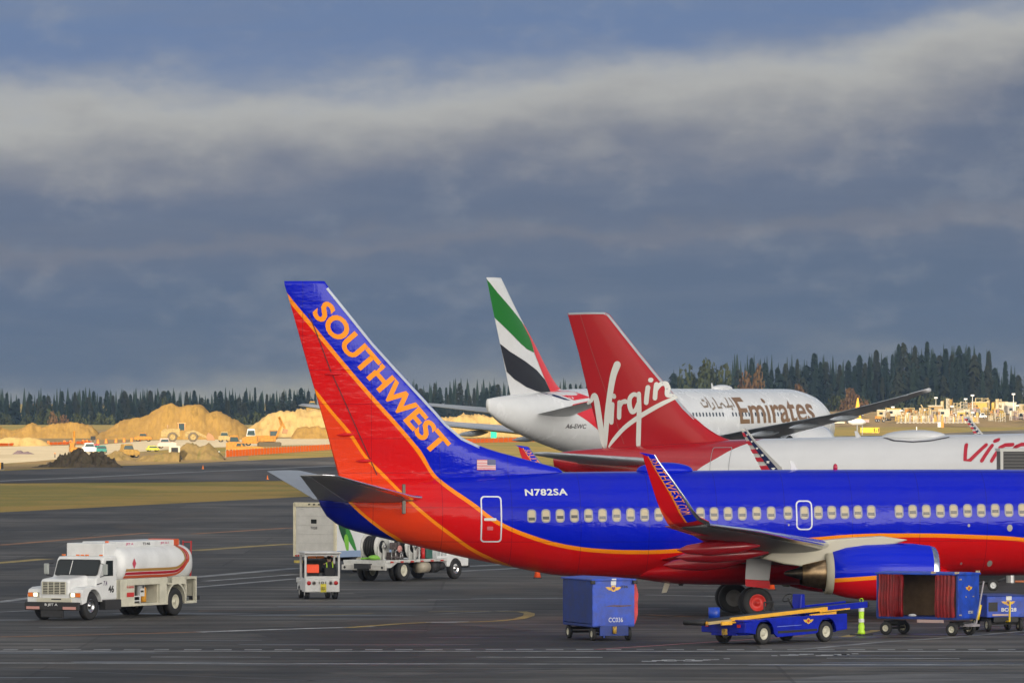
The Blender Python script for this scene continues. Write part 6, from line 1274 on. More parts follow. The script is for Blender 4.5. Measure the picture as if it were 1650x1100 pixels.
q = mb(True); q.tube([(0, 0, .35), (1.6, 0, .32), (3.2, .1, .25)], .06, 8); q.tube([(0, 0, .35), (-.5, .0, .55)], .04, 8); q.build('bar', under, tb_); wheel(tb_, (0, -.2, .24), .24, .12, rubber, wht, side=-1); wheel(tb_, (0, .2, .24), .24, .12, rubber, wht, side=1)
ch = empty('wheel_chock', G(1641, 938), 5); tag(ch, 'dark chock with an orange edge under the fuselage near the right edge', 'wheel chock'); q = MB(); q.prism([(-.5, 0), (.5, 0), (.35, .5), (-.4, .55)], 'y', -.15, .15); q.build('block', black_m, ch, bevel=.03); q = MB(); q.box((0, -.16, .06), (.9, .02, .08)); q.build('edge', mat('edge orange', (.45, .12, .03)), ch)
a = at(1640, 752, 282); bb = empty('boarding_bridge', (a.x + .6, 282, 0), 0); tag(bb, 'grey ribbed boarding bridge head against the white airliner, cut off by the right edge', 'boarding bridge')
w_ = 2.6; z1 = HC + (YH - 727) * 282 / F; z0 = 4.2
q = MB(); q.box((0, 1.5, (z0 + z1) / 2), (w_, 3.0, z1 - z0)); q.build('cab', mat('bridge dark', (.045, .045, .048), .6), bb)
q = MB(); q.box((0, 1.5, z1 + .06), (w_ + .15, 3.1, .12)); q.box((-w_ / 2, -.02, (z0 + z1) / 2), (.12, .1, z1 - z0)); q.box((-.1, -.02, (z0 + z1) / 2), (.07, .1, z1 - z0)); q.build('frame', mat('bridge frame', (.50, .50, .48), .5), bb)
q = MB(); [q.box((0, -.03, z0 + .1 + k * .14), (w_ - .2, .05, .05)) for k in range(int((z1 - z0) / .14))]; q.build('louvre', mat('louvre grey', (.10, .10, .10), .5), bb)
q = MB(); [q.cyl((x, 1.5, 0), (x, 1.5, z0), .2) for x in (-.8, .8)]; q.build('support_leg', steel, bb)
# ================================================================ EARTHWORKS AND FAR PLANT
def soil(name, cols, sc=.6): return ground_mat(name, cols, sc, 1, 3)
sand_m = soil('sand', [(.35, (.21, .125, .030)), (.45, (.34, .205, .052)), (.52, (.27, .16, .042)), (.65, (.37, .23, .068))], .5)
sand_l = soil('pale sand', [(.35, (.32, .21, .07)), (.5, (.48, .33, .13)), (.65, (.36, .25, .09))], .5)
earth_m = soil('dark rubble', [(.35, (.030, .026, .018)), (.5, (.085, .065, .042)), (.65, (.045, .045, .025))], 2.2)
moss_m = soil('grassy earth', [(.35, (.15, .11, .04)), (.5, (.24, .165, .065)), (.65, (.13, .115, .035))], .8)
def heap(name, sky_, base_y, m, label, depth=None, rough=.25, seed=1, group=None, slope=.62, freq=.35):
    """a heap whose crest follows the photo outline sky_, its foot at row base_y"""
    yf = F * HC / (base_y - YH); hmax = max(0, max(HC - (p[1] - YH) * yf / F for p in sky_)); dep = depth or hmax / slope * 2.1
    yc = yf + dep / 2; tab = [((px - 825) * yc / F, max(.0, HC - (py - YH) * yc / F)) for px, py in sky_]; x0, x1 = tab[0][0], tab[-1][0]
    nx = max(24, min(220, int((x1 - x0) / .3))); ny = 30; q = mb(True); rows = []
    for j in range(ny + 1):
        v = j / ny * 2 - 1; row = []
        for i in range(nx + 1):
            x = x0 + (x1 - x0) * i / nx; h = linterp(tab, x); k = max(0, 1 - abs(v) ** 1.15); edge = min(1, (i / nx) * 12, (1 - i / nx) * 12)
            nz = (NZ.fractal(Vector((x * freq, (yc + v * dep / 2) * freq, seed)), 1, 2, 5) + .25 * NZ.noise(Vector((x * 2.1, v * 7, seed)))) * rough; g = abs(NZ.noise(Vector((x * 1.1 + v * .6, v * .5, seed + 7)))) * rough * 1.0
            row.append((x, yc + v * dep / 2, max(-.05, min(h * min(1, k * 1.25), h) + (nz - g) * min(1, k * 3) * edge * min(1, h * .6 + .2))))
        rows.append(row)
    q.ring(rows, False, False); o = q.build(name, m); tag(o, label, 'sand heap' if 'sand' in name else 'earth heap', group); return o
heap('sand_heap', [(-60, 700), (-40, 690), (-15, 686), (0, 688), (10, 691), (20, 693), (37, 688), (43, 684), (50, 680), (56, 683), (62, 687), (72, 685), (86, 682.5), (100, 682), (112, 681), (122, 682.5), (134, 681.5), (146, 684), (152, 690), (158, 696), (162, 703)], 706, sand_m, 'long tan sand heap with a small pointed peak, at the far left edge', rough=.5, seed=2)
heap('sand_heap', [(158, 702), (164, 696), (174, 693), (184, 686), (192, 679), (200, 676), (212, 675.5), (226, 673), (238, 669), (248, 661), (258, 655), (266, 652), (276, 652), (286, 654.5), (296, 655), (305, 652.5), (314, 652), (322, 654), (330, 659), (337, 664), (346, 662), (354, 662), (362, 666), (375, 674), (388, 682), (400, 690), (408, 700)], 708, sand_m, 'biggest tan sand heap, twin topped, behind the wheel loader', rough=.5, seed=5)
heap('sand_heap', [(-30, 717), (-10, 711), (8, 705), (16, 703.5), (28, 704.5), (36, 706), (46, 703.5), (56, 704), (66, 708), (78, 715), (84, 718)], 718.5, sand_l, 'low pale sand heap in front of the left sand heap', rough=.25, seed=8)
heap('sand_heap', [(392, 700), (400, 690), (410, 684), (420, 677), (430, 670), (440, 666), (455, 663), (475, 661.5), (500, 661), (530, 661.5), (560, 664), (620, 668), (680, 672), (720, 672), (760, 668), (800, 672), (860, 680), (880, 694)], 704, sand_l, 'long flat topped pale sand bank running behind the blue and red tail', rough=.7, seed=11, freq=.5)
heap('sand_heap', [(470, 702), (478, 690), (490, 688), (520, 688), (560, 690), (600, 700)], 707, sand_m, 'low brown sand bench at the foot of the flat topped bank', rough=.5, seed=14)
q = heap('rubble_heap', [(52, 752), (70, 750), (84, 746), (96, 738), (108, 733), (118, 730), (128, 728), (138, 731), (148, 734), (158, 729), (166, 732), (176, 738), (186, 745), (196, 751)], 753, earth_m, 'dark brown rubble heap beside the taxiway at the left', rough=1.0, seed=17, freq=1.6)
q['category'] = 'rubble heap'
rr = random.Random(3); qq = MB()
for k in range(130):
    px = rr.uniform(75, 188); f_ = 1 - abs(px - 130) / 62; a = at(px, 752 - rr.uniform(0, 20) * max(.1, f_), 806 + rr.uniform(-3, 4)); r = rr.uniform(.12, .42); qq.box((a.x, a.y, max(.1, a.z)), (r * rr.uniform(1, 2), r, r), rz=rr.uniform(0, 3), ry=rr.uniform(-.6, .6), taper=.6)
b = qq.build('loose_stones', soil('stones', [(.3, (.03, .028, .022)), (.5, (.12, .095, .065)), (.7, (.06, .05, .03))], 1)); b.parent = q; b['kind'] = 'stuff'
heap('earth_heap', [(168, 738), (176, 730), (184, 726), (192, 726), (200, 731), (212, 736), (220, 741)], 742, moss_m, 'small green brown earth heap beside the dark rubble', rough=.35, seed=19, freq=1)
heap('earth_heap', [(218, 742), (232, 734), (246, 733), (262, 730), (275, 728), (290, 728)], 744, moss_m, 'low grassy earth mound left of the white skid loader', rough=.3, seed=21, freq=1)
heap('earth_heap', [(284, 736), (292, 720), (300, 715), (310, 715), (320, 720), (326, 718), (334, 714), (342, 718), (350, 724), (358, 733), (362, 739)], 741, moss_m, 'twin topped brown earth mound with an orange barrier at its foot', rough=.35, seed=23, freq=1)
heap('gravel_heap', [(20, 731), (25, 727), (32, 726), (38, 728), (43, 726.5), (48, 729), (55, 731)], 731.6, soil('purple grey gravel', [(.3, (.12, .09, .10)), (.6, (.20, .15, .16))]), 'small purplish gravel heap alone on the pale concrete', rough=.3, seed=29, freq=1.5)['category'] = 'gravel heap'

cat_y = mat('machine yellow', (.34, .20, .035), .6, var=.35); cat_c = mat('machine cream yellow', (.38, .27, .10), .6, var=.35); cat_o = mat('machine orange yellow', (.44, .19, .015), .6, var=.35); glass_f = mat('cab glass', (.03, .055, .06), .15)
def place(name, px, py, yaw, label, cat, group=None):
    return tag(empty(name, G(px, py), yaw), label, cat, group)
# big wheel loader
w = place('wheel_loader', 300, 711.5, 4, 'large cream yellow wheel loader in front of the biggest sand heap', 'wheel loader')
q = MB(); q.prism([(-4.9, .9), (-4.9, 2.0), (-4.2, 2.5), (-1.2, 2.6), (-1.2, 1.0), (-2.6, .8)], 'y', -1.1, 1.1); q.build('rear_body', cat_c, w, bevel=.12); q = MB(); q.prism([(-.2, .8), (-.2, 1.9), (1.4, 2.3), (2.6, 1.9), (2.6, .9)], 'y', -.9, .9); q.build('front_body', cat_c, w, bevel=.12)
q = MB(); q.box((-.9, 0, 2.9), (1.3, 1.5, 1.3)); cb = q.build('cab', glass_f, w, bevel=.05); q = MB(); q.box((-.9, 0, 3.62), (1.6, 1.7, .16)); [q.box((-.9 + a, b_, 2.9), (.12, .12, 1.35)) for a in (-.62, .62) for b_ in (-.74, .74)]; q.build('cab_frame', mat('frame orange', (.6, .3, .12), .5), cb)
q = MB(); [q.prism([(1.6, 2.2), (3.8, 1.2), (4.3, .6), (3.9, .6), (1.6, 1.7)], 'y', y - .15, y + .15) for y in (-.7, .7)]; q.build('lift_arm', cat_c, w); q = MB(); q.prism([(4.0, .3), (5.6, .25), (5.2, 1.2), (4.3, 1.8), (3.9, 1.1)], 'y', -1.6, 1.6); q.build('bucket', mat('bucket brown', (.35, .18, .08), .6), w, bevel=.05)
for x in (-2.7, 1.3):
    for y in (-1.25, 1.25): wheel(w, (x, y, .95), .95, .65, mat('dusty tyre', (.14, .11, .07), .9), cat_c, side=1 if y > 0 else -1, hub=.58)
q = mb(True); q.cyl((-3.6, .3, 2.5), (-3.6, .3, 3.3), .09); q.build('exhaust_pipe', mat('pipe tan', (.4, .25, .15), .6), w)
# tracked drill rig and its truck
def excavator(px, py, yaw, label, body, boom=True, scale=1.0, raised=False, name='excavator', dark=False):
    e = place(name, px, py, yaw, label, name.replace('_', ' ')); e.scale = (scale,) * 3
    q = MB(); [q.prism([(-1.9, .1), (-1.6, 0), (1.6, 0), (1.9, .2), (1.9, .6), (1.6, .75), (-1.6, .75), (-1.9, .6)], 'y', y - .28, y + .28) for y in (-1.0, 1.0)]; q.build('track', mat('dusty track', (.10, .08, .05), .9), e, bevel=.05)
    q = MB(); q.box((-.5, 0, 1.25), (3.0, 2.3, .9)); q.box((0, 0, .72), (1.6, 1.6, .3)); q.build('body', body, e, bevel=.08)
    q = MB(); q.box((.75, .6, 1.95), (1.2, 1.0, 1.5)); cb = q.build('cab', white_v if dark else body, e, bevel=.06); q = MB(); q.box((.78, .6, 2.15), (1.24, 1.04, .8)); q.build('window', glass_f, cb, bevel=.02)
    if boom:
        pts = [(1.2, 1.5), (2.6, 4.0), (4.6, 3.6), (5.0, 1.6)] if not raised else [(1.2, 1.5), (2.0, 3.6), (1.6, 4.9), (2.6, 3.0)]
        q = MB()
        for (a, c), (b_, d) in zip(pts, pts[1:]):
            dx, dz = b_ - a, d - c; l = math.hypot(dx, dz); nx_, nz_ = -dz / l * .22, dx / l * .22; q.prism([(a + nx_, c + nz_), (b_ + nx_ * .7, d + nz_ * .7), (b_ - nx_ * .7, d - nz_ * .7), (a - nx_, c - nz_)], 'y', -.2, .2)
        q.build('boom', body, e, bevel=.03); q = MB(); x, z = pts[-1]; q.prism([(x - .2, z), (x + .5, z - .2), (x + .3, z - .9), (x - .5, z - .8)], 'y', -.45, .45); q.build('bucket', mat('bucket brown', (.35, .18, .08)), e, bevel=.03)
    return e
excavator(121, 734, 100, 'small orange excavator with a green tinted cab, just behind the dark rubble heap', cat_o, True, .72, True)
excavator(434, 719, 8, 'yellow excavator with folded upright boom, left of the red tail', cat_o, True, 1.05, True)
def mach(name, px, py, yaw, label, body, L_=4, H=2, cabx=-.5, cat=None, wheelr=.5, grp=None, cabm=None):
    e = place(name, px, py, yaw, label, cat or name.replace('_', ' '), grp)
    q = MB(); q.prism([(-L_ / 2, wheelr * .8), (-L_ / 2, H * .55), (-L_ * .3, H * .62), (L_ * .35, H * .58), (L_ / 2, H * .45), (L_ / 2, wheelr * .8)], 'y', -1, 1); q.build('body', body, e, bevel=.08)
    q = MB(); q.prism([(cabx - .8, H * .55), (cabx - .65, H), (cabx + .55, H), (cabx + .8, H * .55)], 'y', -.85, .85); cb = q.build('cab', cabm or body, e, bevel=.05); q = MB(); q.prism([(cabx - .72, H * .62), (cabx - .6, H * .9), (cabx + .5, H * .9), (cabx + .72, H * .62)], 'y', -.88, .88); q.build('window', glass_f, cb)
    for x in (-L_ * .3, L_ * .3):
        for y in (-.85, .85): wheel(e, (x, y, wheelr), wheelr, .3, rubber, cat_c, side=1 if y > 0 else -1)
    return e
mach('flatbed_truck', 415, 718, 185, 'white cabbed truck with a yellow bed standing in front of the yellow excavator', cat_o, 5.5, 3.0, 1.2, 'truck', .5, None, white_v)
mach('road_scraper', 400, 728, 6, 'long low yellow scraper behind the orange mesh fence', cat_o, 5.0, 1.5, -1.2, 'scraper', .35)
mach('backhoe', 208, 737, 20, 'little yellow backhoe with dark tyres beside the green brown earth heap', cat_y, 2.6, 1.9, -.3, 'backhoe', .4)
mach('grader', 231, 711, 0, 'small orange machine left of the large wheel loader', cat_o, 3.4, 1.7, 0, 'grader', .4)
mach('compactor', 362, 712, 0, 'little cream machine between the big loader and the yellow excavator', cat_c, 2.4, 2.0, 0, 'compactor', .45)
mach('site_truck', 378, 728, 0, 'small yellow site truck at the left end of the scraper', cat_o, 2.6, 2.6, 0, 'site truck', .4)
mach('dump_truck', 738, 672.5, 180, 'yellow dump truck on the bank, seen between the blue fin and the farthest tail', cat_o, 7.5, 2.7, 2.2, 'dump truck', .6)
mach('dump_truck', 507, 668, 180, 'small yellow vehicle on top of the bank beside the red fin', cat_y, 4.0, 3.0, .6, 'dump truck', .6).location = at(507, 666.2, 1560)
# skid steer seen from behind
s = place('skid_loader', 281, 741, 95, 'white skid steer loader with a dark cab opening, seen end on at the mound', 'skid loader')
q = MB(); q.prism([(-.75, .25), (-.75, 1.9), (.75, 1.9), (.75, .25)], 'x', -.8, .8); b = q.build('body', mat('skid cream', (.55, .48, .38), .5), s, bevel=.06); q = MB(); q.box((-.82, 0, 1.2), (.06, .9, 1.0)); q.build('cab_opening', black_m, b); q = MB(); q.box((-.9, 0, .22), (.5, 2.0, .3)); q.build('bucket', black_m, s)
for x in (-.45, .45):
    for y in (-.8, .8): wheel(s, (x, y, .32), .32, .22, rubber, cat_c, side=1 if y > 0 else -1)
# orange mesh fences
mesh_o = mat('orange mesh', (1.0, .24, .03), .6, var=.12, vscale=2)
net_m = bpy.data.materials.new('orange netting'); net_m.use_nodes = True; t = NT(net_m.node_tree); t.n.clear()
d_ = t.new('ShaderNodeBsdfDiffuse'); d_.inputs[0].default_value = (.80, .15, .02, 1); tr = t.new('ShaderNodeBsdfTranslucent'); tr.inputs[0].default_value = (.8, .16, .02, 1); mx = t.new('ShaderNodeMixShader'); mx.inputs[0].default_value = .55
t.l.new(d_.outputs[0], mx.inputs[1]); t.l.new(tr.outputs[0], mx.inputs[2]); o_ = t.new('ShaderNodeOutputMaterial'); t.l.new(mx.outputs[0], o_.inputs[0])
def mesh_fence(pts, h, label, step=3.0):
    f = empty('mesh_fence', G(*pts[0])); tag(f, label, 'mesh fence'); o = G(*pts[0]); q = MB(); P_ = [G(*p) - o for p in pts]; n = 0; row = []
    for a, b in zip(P_, P_[1:]):
        k = max(2, int((b - a).length / 1.2))
        for i in range(k): p = a.lerp(b, i / k); row.append(p + Vector((0, .06 * math.sin(n * 1.7), 0))); n += 1
    row.append(P_[-1]); q.ring([[(p.x, p.y, .05) for p in row], [(p.x, p.y + .04, h * (.88 + .12 * abs(math.sin(i * 1.1)))) for i, p in enumerate(row)]], False, False); o_ = q.build('netting', net_m, f, fix=False)
    q = MB()
    for p in row[::3]: q = MB(); q.box((p.x, p.y - .03, h * .55), (.06, .04, h * 1.1)); q.build('post', mat('fence post', (.3, .25, .2)), f)
mesh_fence([(364, 736.5), (400, 734), (450, 730.5), (500, 727), (545, 724)], 1.0, 'long orange mesh fence running to the red fin along the taxiway')
mesh_fence([(288, 738.5), (300, 738), (312, 737.5)], .75, 'short orange mesh barrier at the foot of the twin topped mound')
mesh_fence([(-20, 719), (20, 718.5), (78, 717), (100, 716.3), (148, 714.5)], .55, 'orange mesh fence along the foot of the left sand heaps')
mesh_fence([(700, 716), (740, 714.5), (790, 713), (870, 711), (905, 708)], .9, 'faded orange mesh fence on the grass below the farthest tail')
def drum(px, py, label, h=.75):
    d = place('traffic_drum', px, py, 0, label, 'traffic drum', 'orange drums along the concrete'); q = mb(True); q.lathe([(0, .30), (.1, .26), (h, .18)], (0, 0, 0), (0, 0, 1), 14, True); b = q.build('body', mesh_o, d); q = mb(True); [q.lathe([(z, .262 - z * .11), (z + .08, .254 - z * .11)], (0, 0, 0), (0, 0, 1), 14) for z in (.25, .5)]; q.build('reflective_band', wht, b)
for px, py in ((78, 717), (104, 716), (114, 715.6), (134, 715), (140, 714.8), (158, 714.5), (171, 713.8), (187, 713), (200, 712), (212, 711.5), (225, 711), (330, 707), (350, 706.5)): drum(px, py, 'orange drum on the far edge of the pale concrete, below the sand heaps')
d = place('notice_board', 150, 715, 0, 'small dark notice board standing among the orange drums', 'notice board'); q = MB(); q.box((0, 0, 1.1), (.9, .06, .7)); q.build('board', black_m, d); q = MB(); [q.box((x, 0, .4), (.06, .06, .8)) for x in (-.35, .35)]; q.build('post', steel, d)
def booth(px, py, m, label, h=2.2, w_=1.1, yaw=0, name='portable_toilet'):
    d = place(name, px, py, yaw, label, name.replace('_', ' ')); q = MB(); q.box((0, 0, h * .47), (w_, w_, h * .9)); b = q.build('cabin', m, d, bevel=.03); q = MB(); q.box((0, -w_ / 2 - .01, h * .46), (w_ * .7, .03, h * .8)); q.build('door', m, b, bevel=.01); q = MB(); q.box((0, 0, h * .96), (w_ * 1.04, w_ * 1.04, h * .09)); q.build('roof', wht, d, bevel=.02)
booth(795.5, 709, mat('turquoise plastic', (.01, .55, .36), .4), 'bright turquoise portable toilet below the farthest airliner wing', 2.3, 1.2)
booth(329, 738, mat('mint box', (.25, .42, .30), .5), 'pale mint bin at the twin topped mound', .9, .7, 10, 'waste_bin'); booth(338.5, 738.6, mat('red box', (.60, .05, .06), .5), 'bright red bin just right of the pale mint bin', .95, .75, 5, 'waste_bin'); booth(351, 738.5, mat('dark green box', (.03, .10, .07), .5), 'dark green bin right of the red bin', 1.0, .6, 0, 'waste_bin')
mach('pickup_truck', 141, 730, 190, 'white pickup half hidden behind the dark rubble heap', white_v, 2.6, 1.6, -.2, 'pickup truck', .3); mach('quad_bike', 153, 729, 10, 'small red vehicle right of the white pickup behind the rubble', mat('red box', (.6, .05, .06)), 1.8, 1.3, 0, 'utility vehicle', .3)
mach('utility_cart', 163, 730, 10, 'dark teal utility cart at the top of the dark rubble heap', mat('teal', (.02, .18, .16), .5), 1.6, 1.2, 0, 'utility cart', .3)
mach('utility_cart', 246, 727, 10, 'small bright yellow cart standing alone on the dirt left of the skid loader', mat('lime yellow', (.55, .55, .05), .5), 2.0, .9, 0, 'utility cart', .25)
mach('site_van', 268, 722, 190, 'pinkish white van behind the skid loader', mat('pinkish white', (.55, .42, .35), .5), 3.2, 1.7, .4, 'van', .35)
mk = place('marker_block', 1, 756.5, 0, 'yellow and black taxiway marker at the left edge', 'taxiway marker'); q = MB(); q.box((-.3, 0, .45), (.7, .4, .75)); b = q.build('panel', mat('sign yellow', (.75, .42, .03), .5), mk, bevel=.02); q = MB(); q.box((.18, 0, .45), (.26, .42, .78)); q.build('black_panel', black_m, b, bevel=.02); q = MB(); q.box((-.1, 0, .04), (1, .3, .08)); q.build('base', steel, mk)
sg = place('reflector_marker', 88.5, 737, 0, 'tiny dark stake on the concrete edge near the rubble heap', 'marker stake'); q = MB(); q.box((0, 0, .3), (.12, .08, .6)); q.build('stake', black_m, sg); q = MB(); q.box((0, 0, .62), (.2, .1, .12)); q.build('cap', mesh_o, sg)
for px, py in ((327, 755.5), (431, 772.5)): lt = place('edge_light', px, py, 0, 'low orange edge light on the taxiway, ' + ('above' if px < 400 else 'just left of') + ' the pale tailplane tip', 'edge light'); q = mb(True); q.lathe([(0, .16), (.08, .14), (.1, .06), (.3, .06), (.45, .02)], (0, 0, 0), (0, 0, 1), 12, True); b = q.build('lamp', mesh_o, lt); q = mb(True); q.cyl((0, 0, 0), (0, 0, .03), .3); q.build('base', under, lt)
# far right taxiway sign and marker
s = place('taxiway_sign', 1402, 698, 0, 'long yellow taxiway sign reading 1-1, on the grass beyond the white airliner', 'taxiway sign'); k_ = G(1402, 698).y / F
q = MB(); q.box((-5 * k_, 0, 5.2 * k_), (21 * k_, .3, 8.4 * k_)); b = q.build('panel', mat('sign panel yellow', (.78, .50, .02), .5), s, bevel=.03); q = MB(); q.box((10.3 * k_, 0, 5.2 * k_), (9.4 * k_, .3, 8.4 * k_)); b2 = q.build('panel', mat('sign panel yellow', (.78, .50, .02), .5), s, bevel=.03)
flat_text('1-1', (10.2 * k_, -.16, 5.2 * k_), (1, 0, 0), (0, 0, 1), 8.4 * k_, 6.4 * k_, black_m, b2, .04); q = MB(); [q.box((x * k_, 0, .3), (.12, .12, .6)) for x in (-13, -5, 5, 13)]; q.build('leg', steel, s)
s = place('marker_board', 1515, 688.5, 0, 'orange and white marker board on the grass right of the far wing tip', 'marker board'); k_ = G(1515, 688.5).y / F
q = MB(); q.box((-1.6 * k_, 0, 4.6 * k_), (5 * k_, .3, 8 * k_)); q.build('white_half', wht, s); q = MB(); q.box((3.2 * k_, 0, 4.6 * k_), (4.6 * k_, .3, 8.6 * k_)); q.build('orange_half', mesh_o, s)
st = place('reflector_marker', 1477, 695, 0, 'thin pale stake on the far grass between the yellow sign and orange board', 'marker stake'); q = MB(); q.box((0, 0, .6), (.25, .1, 1.2)); q.build('stake', wht, st); q = MB(); q.box((0, 0, .1), (.4, .3, .2)); q.build('base', wht, st)
# the builders' yard at the right: cabins, trucks, silos, tanks, lighting masts
rr = random.Random(21)
pale = [mat('yard cream', (.46, .37, .20), .6, var=.2), mat('yard white', (.52, .48, .38), .6, var=.2), mat('yard tan', (.34, .23, .09), .6, var=.2), mat('yard yellow', (.50, .33, .06), .6, var=.2), mat('yard grey', (.40, .37, .32), .6, var=.25)]
def ypos_(px, py): return at(px, py, F * HC / (py - YH))
def yard(kind, px, base, w_px, h_px, m, label, yaw=0):
    D_ = 1942 + (683 - base) * 7.6; o = at(px, base, D_); o.z -= .15; k = D_ / F; W, H = w_px * k, h_px * k; e = empty(kind, o, yaw); tag(e, label, kind.replace('_', ' '), 'plant and cabins in the builders yard')
    if kind == 'site_cabin':
        q = MB(); q.box((0, 0, H * .5), (W, 3, H * .8)); b = q.build('wall', m, e); q = MB(); q.box((0, 0, H * .94), (W * 1.05, 3.2, H * .12)); q.build('roof', rr.choice(pale), e)
        for i in range(max(1, int(W / 2.5))): q = MB(); q.box((-W / 2 + 1.2 + i * 2.4, -1.52, H * .55), (1.1, .06, H * .28)); q.build('window', glass, b)
        q = MB(); q.box((0, 0, .12), (W * .9, 2.6, .24)); q.build('base', under, e)
    elif kind == 'silo':
        q = mb(True); q.lathe([(H * .3, W * .15), (H * .45, W * .5), (H * .92, W * .5), (H, W * .2)], (0, 0, 0), (0, 0, 1), 14, True); q.build('vessel', m, e); lm_ = rr.choice(pale)
        for x, y in ((-1, -1), (1, -1), (1, 1), (-1, 1)): q = MB(); q.box((x * W * .4, y * W * .4, H * .25), (.2, .2, H * .5)); q.build('leg', lm_, e); q = MB(); q.tube([(W * .5, 0, 0), (W * .55, 0, H * 1.05)], .12, 6); q.build('pipe', rr.choice(pale), e)
    elif kind == 'light_mast':
        q = mb(); q.cyl((0, 0, 0), (0, 0, H), .16, .08, 8); q.build('mast', m, e); q = MB(); q.box((0, 0, H), (1.1, .3, .5)); q.build('lamp_head', wht, e); q = MB(); q.box((0, 0, .3), (1.4, 1, .6)); q.build('base', m, e)
    elif kind == 'scaffold_tower':
        for x in (-1, 0, 1):
            for y in (-1, 1): q = MB(); q.box((x * W / 2, y * 1.0, H / 2), (.14, .14, H)); q.build('upright', m, e)
        q = MB(); q = MB(); [q.box((0, 0, H * z), (W, 2.0, .12)) for z in (.35, .65, .95)]; q.build('deck', rr.choice(pale), e)
        q = MB(); [q.tube([(-W / 2, -1, H * z), (W / 2, -1, H * (z + .3))], .07, 5) for z in (.05, .35, .65)]; q.build('brace', m, e)
    elif kind == 'crane_arm':
        q = MB(); q.box((0, 0, .9), (3, 2, 1.2)); q.build('base', m, e, bevel=.1); q = MB(); q.tube([(0, 0, 1.2), (-W, 0, H)], .22, 6); q.build('boom', m, e); q = MB(); q.box((.5, 0, 1.9), (1.2, 1.2, 1.1)); q.build('cab', glass_f, e)
    elif kind == 'pickup_truck':
        L_ = W; q = MB(); q.prism([(-L_ / 2, .4), (-L_ / 2, 1.0), (-L_ * .05, 1.05), (-.0, H), (L_ * .28, H), (L_ * .36, 1.1), (L_ / 2, 1.0), (L_ / 2, .4)], 'y', -.95, .95); b = q.build('body', m, e, bevel=.05); q = MB(); q.prism([(.02 * L_, 1.1), (.04 * L_, H - .1), (L_ * .25, H - .1), (L_ * .32, 1.1)], 'y', -.97, .97); q.build('window', glass, b)
        for x in (-L_ * .3, L_ * .3):
            for y in (-.85, .85): wheel(e, (x, y, .4), .4, .25, rubber, steel, side=1 if y > 0 else -1)
    elif kind == 'tipper_truck':
        q = MB(); q.prism([(-W / 2, 1.0), (-W / 2, H), (W * .15, H * .95), (W * .1, 1.0)], 'y', -1.2, 1.2); q.build('tipper_body', m, e, bevel=.05); q = MB(); q.prism([(W * .18, .5), (W * .18, H * .9), (W * .38, H * .9), (W * .5, H * .5), (W * .5, .5)], 'y', -1.1, 1.1); cb = q.build('cab', rr.choice(pale), e, bevel=.05); q = MB(); q.box((W * .32, 0, H * .68), (W * .16, 2.24, H * .22)); q.build('window', glass, cb)
        for x in (-W * .35, -W * .18, W * .35):
            for y in (-1, 1): wheel(e, (x, y, .5), .5, .3, rubber, steel, side=1 if y > 0 else -1)
    return e
